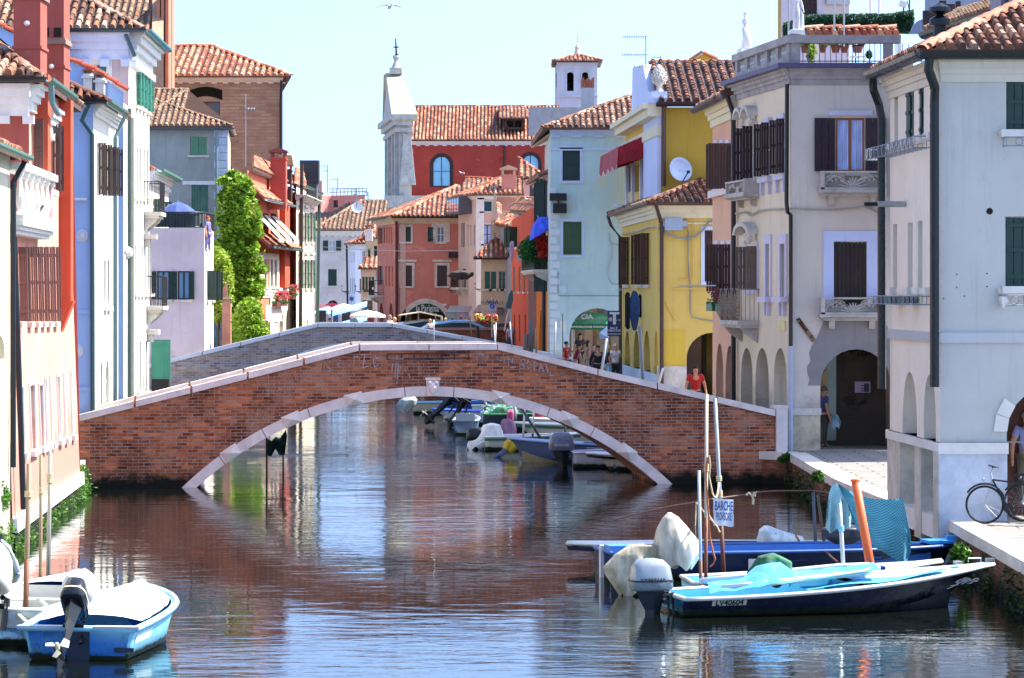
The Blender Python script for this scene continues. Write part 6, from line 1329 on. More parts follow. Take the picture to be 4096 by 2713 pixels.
MB().fb(rm,a+.08,b-.08,ZQ+.1,z1_-.08,-2.92,-2.9).build('pane',glass('6d8a84',.15),dr); MB().tube([rm.pt(a+.14,1.9,-2.84),rm.pt(a+.14,1.9,-2.76),rm.pt(a+.14,2.7,-2.76),rm.pt(a+.14,2.7,-2.84)],.02,5).build('handle',IRON,dr)
a,b,z0_,z1_=rm.rect(943,1222,1050,1298); nb=MB().fb(rm,a,b,z0_,z1_,-2.99,-2.96).build('notice_board',paint('c9b4dc',.5),r2); MB().fb(rm,b-.17,b-.04,z1_-.28,z1_-.05,-2.96,-2.95).build('photo_patch',paint('3a3a48',.5),nb)
ln=MB()
for k in range(5):ln.fb(rm,a+.25,b-.25,z1_-.12-k*.07,z1_-.095-k*.07,-2.96,-2.955)
ln.build('lines',paint('5a4a78',.6),nb)
backs(r2,[F,Ff],4.5,zt,BEI); MB().quad((Ff.b.x,Ff.b.y,-.5),(Ff.b.x,Ff.b.y+11,-.5),(Ff.b.x,Ff.b.y+11,4.5),(Ff.b.x,Ff.b.y,4.5)).build('rear_wall',BEI,r2)
def carved_balcony(F,s0,s1,z0,h,proj,solid_side=True):
 sl=MB(); q_=h/.8
 for i,(a,b) in enumerate(((-.14*q_,0),(-.22*q_,-.14*q_),(-.3*q_,-.22*q_))):sl.fb(F,s0-.04+.05*i,s1+.04-.05*i,z0+a,z0+b,-.05,proj+.04-.07*i)
 n=int((s1-s0)/.07)
 for k in range(n):a=s0+(s1-s0)*k/n; sl.fb(F,a,a+.035,z0-.2*q_,z0-.15*q_,proj-.04,proj+.01)
 for q in (s0+(s1-s0)*.14,s1-(s1-s0)*.14-.14):sl.prism([F.pt(q,z0-.3*q_,0),F.pt(q,z0-.3*q_,proj*.5),F.pt(q,z0-.42*q_,proj*.45),F.pt(q,z0-.52*q_,.18),F.pt(q,z0-.68*q_,.12),F.pt(q,z0-.7*q_,0)],F.d.to_3d()*.15)
 o=sl.build('balcony',STT,r2); r=MB()
 r.fb(F,s0,s1,z0+h-.05,z0+h,proj-.1,proj+.03); r.fb(F,s0,s1,z0,z0+.05,proj-.1,proj+.02)
 for q in (s0,s1-.12):r.fb(F,q,q+.07,z0+.05,z0+h-.05,0,proj)
 r.fb(F,s0-.001,s0+.1,z0,z0+h,0,proj+.02); r.fb(F,s1-.1,s1+.001,z0,z0+h,0,proj+.02)
 r.build('parapet',STT,o); t=MB(); oc=proj-.06; cx_=(s0+s1)/2; W_=(s1-s0)/2-.12; hh=h-.1
 for k in range(9):
  a=math.pi*(k+.5)/9; L_=hh*.8 if abs(k-4) < 3 else hh*1.1; t.tube([F.pt(cx_,z0+.05,oc),F.pt(cx_+L_*.45*math.cos(a),z0+.05+L_*.5*math.sin(a),oc),F.pt(cx_+L_*.75*math.cos(a)*1.2,z0+.05+L_*.95*math.sin(a),oc)],[.012,.026,.012],5)
 for sgn in (-1,1):
  for f in (.35,.55,.75,.95):
   pts=[F.pt(cx_+sgn*W_*(f*(1-math.cos(u))/2+.08),z0+.05+hh*min(1.,(.3+f*.7))*math.sin(u*.75+.1)*(1.1-.25*f),oc) for u in [math.pi*i/8 for i in range(9)]]; t.tube(pts,.017,5)
   pts=[F.pt(cx_+sgn*W_*(1-(f*.75)*(1-math.cos(u))/2),z0+.05+hh*math.sin(u*.8)*(.45+.5*f),oc+.005) for u in [math.pi*i/8 for i in range(9)]]; t.tube(pts,.016,5)
  for f in (.45,.7,.9):t.ell(F.pt(cx_+sgn*W_*f,z0+.05+hh*(.8-.3*abs(f-.7)),oc),(.04,.02,.04),8)
 t.build('openwork',STT,o); return o
use('I'); a,b,z0_,z1_=Ff.rect(655,1197,1103,1325); carved_balcony(Ff,a,b,z0_,z1_-z0_,.45)
use('J'); a,b,z0_,z1_=Ff.rect(624,643,1042,755); carved_balcony(Ff,a,b,z0_,z1_-z0_,.45)
use('I'); s0_,s1_=F.S(105),F.S(240); z=F.SZ(170,1385)[1]; carved_balcony(F,s0_,s1_,z+.1,F.SZ(170,1262)[1]-z-.1,.4)
use('J'); s0_,s1_=F.S(100),F.S(228); z=F.SZ(170,795)[1]; h=F.SZ(170,590)[1]-z; bo=iron_balcony('balcony',F,s0_,s1_,z,h,.6,'',r2,paint('8a7d70',.8),STT,.12,.12)
mt=MB(); n=9
for i in range(n):mt.quad(F.pt(s0_+.02,z+h*i/n,.03),F.pt(s0_+.02,z+h*i/n,.56),F.pt(s0_+.02,z+h*(i+.8)/n,.56),F.pt(s0_+.02,z+h*(i+.8)/n,.03))
mt.build('reed_screen',cloth('b5a690',None,.3),bo)
sc=MB()
for k in range(3):
 for zz in (.1,.75):
  cc=F.pt(s0_+.5+k*(s1_-s0_)/3.3,z+h*zz+.08,.6); sc.tube([cc+F.d.to_3d()*(.14*math.cos(a))+Vector((0,0,.16*math.sin(a))) for a in [R(30*i) for i in range(10)]],.014,4)
split(sc.build('scroll',IRON,bo),'scroll')
def pediment(F,s0,s1,z0,z1,double=False):
 mb=MB(); n=10
 zc=z0+(z1-z0)*.45; hh=z1-zc
 for k in (range(2) if double else range(1)):
  a=s0+(s1-s0)*(k/2 if double else 0); b=s0+(s1-s0)*((k+1)/2 if double else 1); c=(a+b)/2; r_=(b-a)/2
  pts=[(c+r_*1.05*math.cos(math.pi*i/n),zc+hh*math.sin(math.pi*i/n)) for i in range(n+1)]; inn=[(c+r_*.82*math.cos(math.pi*i/n),zc+hh*.66*math.sin(math.pi*i/n)) for i in range(n+1)]
  mb.prism([F.pt(p,q,0) for p,q in pts+inn[::-1]],F.n.to_3d()*.3)
  for i in range(7):mb.ell(F.pt(c+random.uniform(-.6,.6)*r_,z0+(zc-z0)*random.uniform(.3,1.3),.05),(.1,.06,.08),8)
 mb.fb(F,s0,s1,z0,z0+.12,-.01,.05); mb.fb(F,s0+.1,s1-.1,z0+.11,zc+.05,-.01,.06); return mb.build('pediment',STONEW,r2)
use('I'); s0_,s1_=F.S(124),F.S(228); pediment(F,s0_,s1_,F.SZ(170,890)[1],F.SZ(170,745)[1],True)
use('J'); s0_,s1_=F.S(120),F.S(218); pediment(F,s0_,s1_,F.SZ(165,300)[1],F.SZ(165,145)[1])
lt=MB(); use('I')
for (x0,x1,y) in ((282,330,825),(388,434,798)):a,b,z0_,z1_=F.rect(x0,y,x1,y+32); lt.fb(F,a,b,z0_,z1_,-.01,.12)
a,b,z0_,z1_=Ff.rect(720,772,1027,806); lt.fb(Ff,a,b,z0_,z1_,-.01,.08)
for (x,y) in ((295,1240),(400,1222)):s,z=F.SZ(x,y); lt.fb(F,s-.6,s+.6,z-.12,z,0,.15).fb(F,s-.5,s-.35,z-.45,z-.12,0,.1).fb(F,s+.35,s+.5,z-.45,z-.12,0,.1)
split(lt.build('window_trim',stone('c3c3d6',.08),r2),'window_trim')
CO2=stone('a39d9c',.22); cornice(F,r2,zt-.12,zt+.3,.22,CO2); cornice(Ff,r2,zt-.12,zt+.3,.22,CO2); zb=zt+.3; zp0=Zv(488,Yf-.2); ztop=Zv(243,Yf-.2)
MB().fb(F,-.2,F.L+.35,zb,zb+.12,-1,.42).fb(Ff,-.3,Ff.L,zb+.001,zb+.12,-1,.42).build('flashing',paint('4a4468',.5),r2)
MB().prism([Vector((p.x,p.y,zb-.2)) for p in (F.a,F.b,Ff.b,Ff.b+Vector((0,12)),F.a+Vector((2,3)))],(0,0,.1)).build('terrace_floor',PAVE,r2)
pa=MB(); rail=MB(); 
zz0=zb+.12; 
rail.fb(F,-.1,F.L+.12,ztop-.2,ztop,-.28,.12); rail.fb(Ff,.12,Ff.L,ztop-.2,ztop-.001,-.28,.12)
ub=MB().fb(F,0,F.L,zz0,zz0+.22,-.22,.04)
n=5
for k in range(n+1):
 s=.03+(F.L-.33)*k/n; pa.fb(F,s,s+.27,zz0,ztop-.2,-.22,.05)
for x in (462,1108):a,b,_,_=Ff.rect(x,300,x+62,480); pa.fb(Ff,a,b,zz0,ztop-.2,-.22,.04)
split(pa.build('parapet_post',CO2,r2),'parapet_post'); rail.build('parapet_rail',CO2,r2); ub.build('parapet_base',CO2,r2)
gp=MB(); gl_=MB()
for k in range(n):
 s=.03+(F.L-.33)*k/n+.28; e=.03+(F.L-.33)*(k+1)/n-.02
 for i in range(7):q=s+(e-s)*(i+.5)/7; gp.tube([F.pt(q,zz0+.25,-.05),F.pt(q,ztop-.22,-.05)],.011,4); gp.ell(F.pt(q,(zz0+ztop)/2,-.05),.035,6)
 gl_.fb(F,s,e,zz0+.24,ztop-.24,-.16,-.15)
gp.build('railing',paint('c9d6dc',.4),r2); gl_.build('railing_panel',paint('a9c4c4',.2),r2)
gp=MB()
for x0,x1 in ((526,1105),(1172,1395)):
 a,b,_,_=Ff.rect(x0,300,x1,480); m=max(3,int((b-a)/.14))
 for i in range(m):q=a+(b-a)*(i+.5)/m; gp.tube([Ff.pt(q,zz0+.02,-.08),Ff.pt(q,ztop-.2,-.08)],.01,4)
 gp.tube([Ff.pt(a,zz0+.08,-.08),Ff.pt(b,zz0+.08,-.08)],.014,4)
gp.build('railing',paint('6f7888',.5),r2)
iw=FU(530,Yf+4,1300,Yf+4); zi=Zv(232,Yf+4); MB().fb(iw,0,iw.L,zb,zi-.9,-.2,0).build('planter_wall',plaster('b9c3d4',.06),r2); MB().fb(iw,0,iw.L,zi-.98,zi-.86,-.5,.35).build('planter_shelf',CO2,r2)
slopes(r2,[[iw.pt(.1,zi-.12,.9),iw.pt(iw.L*.86,zi-.12,.9),iw.pt(iw.L*.86,zi+.1,.1),iw.pt(.1,zi+.1,.1)]],[(iw.pt(.1,zi+.12,.1),iw.pt(iw.L*.86,zi+.12,.1))],T_RED,w_=.2,c_=.4,name='tile_canopy')
for s in (.3,iw.L*.84):MB().fb(iw,s,s+.1,zb,zi-.1,.7,.8).build('canopy_post',WHITE,r2)
use('I')
pipe(r2,[F.pt(F.L-.02,zt-.1,.1),F.pt(F.L-.0,Zv(1410,Yf),.12),Ff.pt(-.12,Zv(1440,Yf),.14),Ff.pt(-.1,Zv(1480,Yf),.14),Ff.pt(-.02,Zv(1500,Yf),.12),Ff.pt(-.02,ZQ+1.6,.12)],PIPE,.055)
pipe(r2,[Ff.pt(-.02,ZQ+2.7,.12),Ff.pt(-.02,ZQ,.12)],paint('a9b2c4',.5),.065)
sB=F.S(96); pipe(r2,[F.pt(.15,zt,.3),F.pt(.15,zt-.5,.12),F.pt(.15,ZQ,.12)],PIPE,.07)
use('I'); pts=[F.pt(*F.SZ(x,y),.08) for x,y in ((90,1490),(160,1480),(200,1500),(260,1470),(340,1462),(410,1460))]+[Ff.pt(*Ff.SZ(x,y),.08) for x,y in ((462,1455),(560,1460),(720,1465),(900,1452),(1000,1435),(1108,1415))]; MB().tube(pts,.028,6).build('cable',stone('a59c90',.1),r2)
MB().tube([Ff.pt(*Ff.SZ(x,y),.07) for x,y in ((960,1440),(1040,1470),(1108,1510))],.028,6).build('cable',stone('a59c90',.1),r2)
use('J'); a,b,z0_,z1_=F.rect(362,800,404,862); MB().fb(F,a,b,z0_,z1_,0,.04).build('street_plate',paint('d8cc8a',.6),r2)
# --- R1 nearest right house on its pillars
use('I'); k1=7.67; Y1=54.2
F=Fline(1150,1500,7.67,54.2); Ff=Fac(F.b,(Xu(2500,F.b.y),F.b.y)); Yf=F.b.y; zt=8.68
GRW=plaster('ece2d2',.06); GRB=plaster('bcbeba',.06); GSH=wood('17483f')
r1=thing('pale_corner_house','pale grey-green corner house on stone pillars with green shutters, nearest on the right','house',Ff.pt(0,0))
F.win(1180,665,1206,1000,'niche',m=plaster('c9c8b6')); F.win(1264,618,1318,975,'shut',sh=GSH,tr=None,rec=0.0); F.win(1356,598,1386,962,'shut',sh=GSH,tr=None,rec=0.0); F.win(1434,565,1470,935,'shut',sh=GSH,tr=None,rec=0.)
use('J'); NB=plaster('a9b8a0',.05)
for x0,x1,y in ((1110,1137,160),(1206,1239,150),(1273,1304,138)):F.win(x0,y,x1,583,'niche',m=NB)
zbase=Zv(1700,0)
a,b,_,z1=F.rect(1172,1135,1268,1568); F.winm(a,b,ZQ+1.4,z1,'arch',pointed=.6); a2_,b2__,_,z12=F.rect(1312,1152,1392,1568); F.winm(a2_,b2__,ZQ+1.4,z12,'arch',pointed=.6)
fd=finish(F,ZQ+1.4,zt,GRW,r1,'canal_wall',depth=.5)
use('I'); Ff.win(1960,533,2420,912,'shut',sh=GSH,tr=None,planks=4); use('J'); Ff.win(1851,110,2300,578,'shut',sh=GSH,tr=None,planks=4)
s0,s1,_,z1=Ff.rect(1860,1240,2440,1568); Ff.winm(s0,s1,ZQ+1.4,z1,'arch'); finish(Ff,ZQ+1.4,zt,GRB,r1,depth=.55)
PST=stone('c9c2b4',.22); PWH=stone('dcd9d2',.08)
zpt=ZQ+1.4
for s_a,s_b in ((0.,a-.02),(b+.02,a2_-.02),(b2__+.02,F.L+.05)):
 MB().fb(F,s_a-.02,s_b,.35,zpt,-.55,.05).build('pillar',PST,r1)
MB().fb(F,-.05,F.L+.06,zpt-.16,zpt,-.56,.08).build('impost',PWH,r1)
MB().fb(F,0,F.L,ZQ-.35,ZQ+.05,-.7,.03).build('threshold',PWH,r1)
MB().fb(Ff,-.03,s0,-.2,zpt,-.55,.06).build('pillar',stone('c6ccd6',.16),r1); MB().fb(Ff,-.05,s0+.02,zpt-.2,zpt,-.56,.1).build('impost',PWH,r1)
MB().fb(Ff,0,Ff.L,ZQ,4.2,-4.6,-4.5).fb(Ff,1.3,1.4,ZQ,4.2,-4.5,-4.).build('arcade_back',plaster('8f9a86',.15),r1)
MB().fb(Ff,.0,Ff.L,4.3,4.4,-4.6,-.5).build('arcade_soffit',plaster('a59c8c',.15),r1)
bw_=Ff.rect(1925,1300,2300,1568); MB().fb(Ff,bw_[0],Ff.L,ZQ,4.2,-1.6,-1.5).build('brick_screen',wood('7d4a38'),r1)
vo=MB()
for k in range(2):
 cxs=(s0+s1)/2; rr_=(s1-s0)/2; t0,t1=math.pi*(.8+.1*k)+.005,math.pi*(.9+.1*k)-.005; hh=z1-(z1-(s1-s0)/2); zc_=z1-rr_
 if zc_ < ZQ+1.4:pass
 pts=[(cxs+q*math.cos(t),zc_+q*math.sin(t)) for q,t in ((rr_+.0,t0),(rr_+.24,t0),(rr_+.24,t1),(rr_+.0,t1))]; 
 if min(p[1] for p in pts) > ZQ+1.3:vo.prism([Ff.pt(p,q,0) for p,q in pts],Ff.n.to_3d()*.05)
vo.build('voussoirs',PWH,r1)
backs(r1,[F,Ff],zpt,zt,GRW,back=[Ff.b+Vector((0,5)),F.a+Vector((.3,0))])
bd=MB(); zb_=F.SZ(1250,893)[1]
for q,L_ in ((F,F.L),(Ff,Ff.L)):bd.fb(q,-.03,L_+.03,zb_-.1,zb_+.08,-.02,.06)
bd.build('string_course',plaster('b9bcc0',.05),r1)
sl2=MB(); use('J')
for x in (1115,1225,1290,1345):s,z=F.SZ(x,600); sl2.fb(F,s-.25,s+.25,z-.06,z+.06,0,.12)
s,z=Ff.SZ(1825,592); sl2.fb(Ff,s,Ff.L-1,z-.07,z+.06,0,.14); use('I'); s,z=Ff.SZ(1918,932); sl2.fb(Ff,s,Ff.L-1,z-.06,z+.07,0,.14)
for x,y in ((1180,1020),(1280,985),(1365,965),(1440,945)):s,z=F.SZ(x,y); sl2.fb(F,s-.25,s+.3,z-.05,z+.05,0,.12)
split(sl2.build('sills',PWH,r1),'sill')
cornice(F,r1,zt-.02,zt+.38,.2,plaster('d9d3c2',.05)); cornice(Ff,r1,zt-.02,zt+.38,.2,plaster('cfccc0',.05)); z=zt+.42
GT=paint('1b2428',.3,.5); gutter(r1,F.pt(.1,z+.08,.4),F.pt(F.L+.42,z+.08,.4),GT,.15); gutter(r1,Ff.pt(-.4,z+.08,.4),Ff.pt(Ff.L,z+.08,.4),GT,.15)
A1,A2,A3=Ff.pt(-.36,z+.12,.34),Ff.pt(Ff.L+.4,z+.12,.34),F.pt(.1,z+.12,.34); use('I'); q=Vector((Xu(2400,Yf+4.2),Yf+4.2,Zv(-125,Yf+4.2)))
A4=Vector((A3.x+3.2,Yf+11,z+.1))
slopes(r1,[[A1,A2,Vector((A2.x+1,Yf+4.2,q.z)),q],[A3,A1,q]],[(A1,q),(A3,q)],T_MIX,w_=.2,c_=.36,h_=.085,rr=.13,rmat=tilemat('rdg',[(0,'cf8a70'),(.4,'d99c84'),(.7,'c47a60')],.15))
pipe(r1,[Ff.pt(-.24,z-.04,.38),Ff.pt(-.26,z-.24,.36),Ff.pt(-.12,z-.55,.2),Ff.pt(-.12,z-.8,.14),Ff.pt(-.12,ZQ+2.55-.15,.14)],GT,.085)
pipe(r1,[F.pt(.2,z-.04,.38),F.pt(.16,z-.24,.36),F.pt(-.12,z-.5,.2),F.pt(-.12,z-.8,.14),F.pt(-.12,ZQ+2.2,.14)],GT,.085)
use('T'); p=at(1640,200,Yf+2.2); MB().tube([Vector((p.x,p.y,z+.3)),Vector((p.x,p.y,Zv(160,p.y)))],.12,12).lathe([(.2,0),(.2,.12),(.06,.2),(.2,.26),(.2,.34),(.05,.42)],Vector((p.x,p.y,Zv(130,p.y)-.2)),12).build('flue_pipe',GT,r1)
use('J'); s,z=F.SZ(1195,28); MB().tube([F.pt(s+.0,z,.02),F.pt(s-.0,z,.55)],.06,10).build('vent_pipe',STEEL,r1); MB().tube([F.pt(s-.0,z,.5),F.pt(s-.0,z,.8)],.04,8).build('vent_cap',IRON,r1)
s,z=Ff.SZ(1747,75); MB().tube([Ff.pt(s,z,-.02),Ff.pt(s,z,.006)],.06,12).build('vent_hole',paint('1a0d0a',.9),r1)
hl=MB()
for x,y in ((1530,492),(1530,578),(1729,486),(1729,573),(1580,635),(1443,652)):s,z=Ff.SZ(x,y); hl.tube([Ff.pt(s,z,-.01),Ff.pt(s,z,.004)],.014,8)
split(hl.build('fixing_holes',IRON,r1),'fixing_hole')
def rack(F,x0,x1,y0,y1,reg,name='flower_rack'):
 use(reg); a,b,z0,z1=F.rect(x0,y0,x1,y1); mb=MB(); n=max(2,int((b-a)/.42))
 for zz in (z0,z1):
  mb.tube([F.pt(a,zz,.02),F.pt(a,zz,.32),F.pt(b,zz,.32),F.pt(b,zz,.02)],.011,4)
 for k in range(n+1):s=a+(b-a)*k/n; mb.tube([F.pt(s,z1,.02),F.pt(s,z0,.02),F.pt(s,z0,.32),F.pt(s,z1,.32)],.009,4)
 for k in range(n):
  s=a+(b-a)*(k+.5)/n; r_=(z1-z0)*.42; mb.tube([F.pt(s+r_*math.cos(t),(z0+z1)/2+r_*math.sin(t),.33) for t in [R(36*i) for i in range(11)]],.009,4)
 return mb
for args,lab in (((F,1090,1445,1000,1075,'I'),'flower_rack'),((F,1050,1370,635,688,'J'),'flower_rack'),((Ff,1940,2300,962,1022,'I'),'flower_rack'),((Ff,1810,2300,630,695,'J'),'flower_rack')):rack(*args).build(lab,paint('7d8896',.5),r1)
use('J'); bx=MB()
for x in (1160,1255):a,b,z0_,z1_=F.rect(x-18,640,x+28,683); bx.fb(F,a,b,z0_,z1_,.06,.28)
bx.build('planter',paint('163a34',.5),r1)
use('J'); a,b,z0_,z1_=Ff.rect(1803,636,1850,722); MB().prism([Ff.pt(a,z1_,.05),Ff.pt(b-.03,z1_-.02,.05),Ff.pt(b,z0_+.15,.05),Ff.pt(b-.1,z0_,.05),Ff.pt(a+.02,z0_+.03,.05)],Ff.n.to_3d()*.3).build('stone_bracket',PWH,r1)
use('T'); Y=92.; g=thing('yellow_white_block','tall block with a yellow edge, white wall and dark shuttered window above the hedge','building',at(450,0,Y)); F_=FU(270,Y,858,Y); Fy=Fac((Xu(240,Y+2),Y+2),F_.a)
F_.win(445,-80,582,130,'shut',sh=wood('2a1218')); zt=15; finish(F_,8,zt,plaster('d5dcf0',.05),g); finish(Fy,8,zt,YEL,g,'yellow_wall'); backs(g,[Fy,F_],8,zt,YEL,back=[rad(F_.b,8),rad(Fy.a,4)]); fl_=MB(); s,z=F_.SZ(750,15); fl_.fb(F_,s-.35,s+.35,z-.12,z+.1,0,.5); fl_.build('air_unit',STEEL,g)
g['label']='tall block with a yellow edge, white wall and dark shutters, above the hedge'
Y=74.; g=thing('grey_rear_house','grey-blue rear house with dark red shutters and brown tiled eaves, top right corner','house',at(1600,200,Y)); F_=FU(1510,Y,2600,Y); finish(F_,6,15,plaster('a9b4cc',.06),g); backs(g,[F_],6,15,plaster('a9b4cc',.06),D=5,radial=True)
F2g=FU(1566,70,2060,67); zt=F2g.SZ(1800,175)[1]; finish(F2g,6,F2g.SZ(1570,290)[1],plaster('e8dcc8',.05),g,'low_wall',poly=[(0,6),(F2g.L,6),F2g.SZ(2060,100),F2g.SZ(1570,265)])
P0,P1=at(1500,262,70.5),at(2100,70,66); slopes(g,[[P0,P1,P1+Vector((.9,2.0,.55)),P0+Vector((1.2,2.,.55))]],[],T_OLD,w_=.2,c_=.3,h_=.06,deck=.05); gutter(g,P0+Vector((0,-.1,-.08)),P1+Vector((0,-.1,-.08)),GT,.15)
for k,(x0,y0,x1,y1) in enumerate(((1492,95,1605,255),(1635,10,1690,120),(1690,40,1765,110),(1778,15,1815,70))):a=FU(x0,73.2-.01*k,x1,73.2-.01*k); MB().fb(a,0,a.L,Zv(y1,73.2),Zv(y0,73.2),-.05,.12).build('shutter',wood('2c1220'),g)
F3g=FU(2075,62,2700,62); wall(F3g,[(0,8),(F3g.L,8),(F3g.L,14),(0,14)],[[(a_,10.4) for a_ in ()] or [(F3g.S(2170),9.9),(F3g.S(2240),9.9),(F3g.S(2240),13.5),(F3g.S(2170),13.5)]],plaster('9c9aa8',.08),g,'upper_block'); backs(g,[F3g],8,14,plaster('9c9aa8',.08),D=3,radial=True)
MB().fb(F3g,F3g.S(2165),F3g.S(2245),9.9,13.5,-.3,-.25).build('window',glass('3a4254'),g)
sw=MB(); pts=[(1375,290),(1395,270),(1420,215),(1445,185),(1475,170),(1510,165),(1560,165),(1560,290)]; sw.prism([at(x,y,79.5) for x,y in pts],(0,.3,0)); gw=thing('scroll_wall','curved pale blue terrace side wall at the right end of the hedge','wall',at(1450,290,79.5)); sw.build('wall',plaster('b4c2dc',.06),gw)
# ============================================================ BOATS
def sheet(mb,rows,uvs=None):
 n=len(rows[0]); base=len(mb.v); mb.add([p for r in rows for p in r],[(i*n+j,i*n+j+1,(i+1)*n+j+1,(i+1)*n+j) for i in range(len(rows)-1) for j in range(n-1)],[(j*.31,i*.31) for i in range(len(rows)) for j in range(n)] if uvs is None else uvs); return mb
def boat(name,label,L,beam,zs,zb,hull_m,rail_m,in_m,deck_m=None,boot_m=None,foredeck=.3,tr=.8,bow_rake=.55,group=None,stripe=None,rail=.035,flare=.86,benches=(.3,.55),aft=.0,bluff=1.8,stem_up=.0):
 """hull along +X, origin at the transom on the waterline"""
 b=thing(name,label,'boat',(0,0,0),group); N=22
 def hb(t):return beam/2*(tr+(1-tr)*math.sin(min(1,t/.45)*math.pi/2) if t < .45 else max(0.,1-((t-.45)/.55)**bluff))
 def zg(t):return zs+(zb-zs)*t**1.7
 def sec(t):
  w_,z=hb(t),zg(t); xg=L*t; k=max(0,(t-.5)/.5)**1.5; zc=.02+.55*z*k; zk=-.14+(.14+.25*z)*k**2; xr=bow_rake*k
  return [(xg,w_,z),(xg-xr*.45,w_*(flare+.05*(1-k)),z*.55+zc*.45),(xg-xr*.75,w_*flare*(1-.35*k),zc),(xg-xr,0.,zk)]
 S=[sec(i/N) for i in range(N+1)]; mb=MB()
 rows=[[Vector(p) for p in s]+[Vector((x,-y,z)) for x,y,z in s[-2::-1]] for s in S]
 sheet(mb,rows); mb.add(rows[0],[tuple(range(len(rows[0])))]); h=mb.build('hull',hull_m,b,True,True)
 if boot_m:
  bm_=MB()
  for sg in (1,-1):sheet(bm_,[[Vector((s[2][0],sg*(s[2][1]+.006),max(.005,s[2][2]*1.0))),Vector((s[3][0]+(s[2][0]-s[3][0])*.5,sg*(s[2][1]*.8+.004),-.06))] for s in S[:-1]])
  bm_.build('boot_stripe',boot_m,b)
 g=MB()
 for sg in (1,-1):g.tube([Vector((s[0][0]+(.01 if i == N else 0),sg*s[0][1],s[0][2])) for i,s in enumerate(S)],rail,6)
 g.tube([Vector((0,S[0][0][1],zs)),Vector((0,-S[0][0][1],zs))],rail,6); g.build('gunwale',rail_m,b,True)
 if stripe:
  st=MB()
  for sg in (1,-1):sheet(st,[[Vector((s[0][0],sg*(s[0][1]+.008),s[0][2]-.05)),Vector((s[0][0]-.03,sg*(s[0][1]*.985+.008),s[0][2]-.12))] for s in S])
  st.build('stripe',stripe,b)
 w0=.07; I=MB(); nf=int(N*(1-foredeck)); fl=max(.06,zs-.42) if zs > .3 else .06
 rr=[]
 for i in range(nf+1):
  s=S[i]; wi=max(.01,s[0][1]-w0); rr.append([Vector((s[0][0],wi,s[0][2]-.005)),Vector((s[0][0],wi*.9,fl)),Vector((s[0][0],-wi*.9,fl)),Vector((s[0][0],-wi,s[0][2]-.005))])
 sheet(I,rr); I.add(rr[0],[(0,1,2,3)]); I.add(rr[-1],[(0,1,2,3)]); I.build('interior',in_m,b)
 D=MB()
 for sg in (1,-1):sheet(D,[[Vector((s[0][0],sg*s[0][1],s[0][2]+.004)),Vector((s[0][0],sg*max(.0,s[0][1]-w0),s[0][2]+.004))] for s in S[:nf+1]])
 sheet(D,[[Vector((s[0][0],s[0][1]*k,s[0][2]+.004+.05*(1-k*k))) for k in (1,.6,.2,-.2,-.6,-1)] for s in S[nf:]]); D.build('deck',deck_m or rail_m,b,True)
 for t in benches:
  s=S[int(t*N)]; w_=s[0][1]-.06; MB().box((s[0][0],0,s[0][2]-.14),(.26,2*w_,.035)).build('bench',deck_m or rail_m,b)
 b['S']=0; return b,S
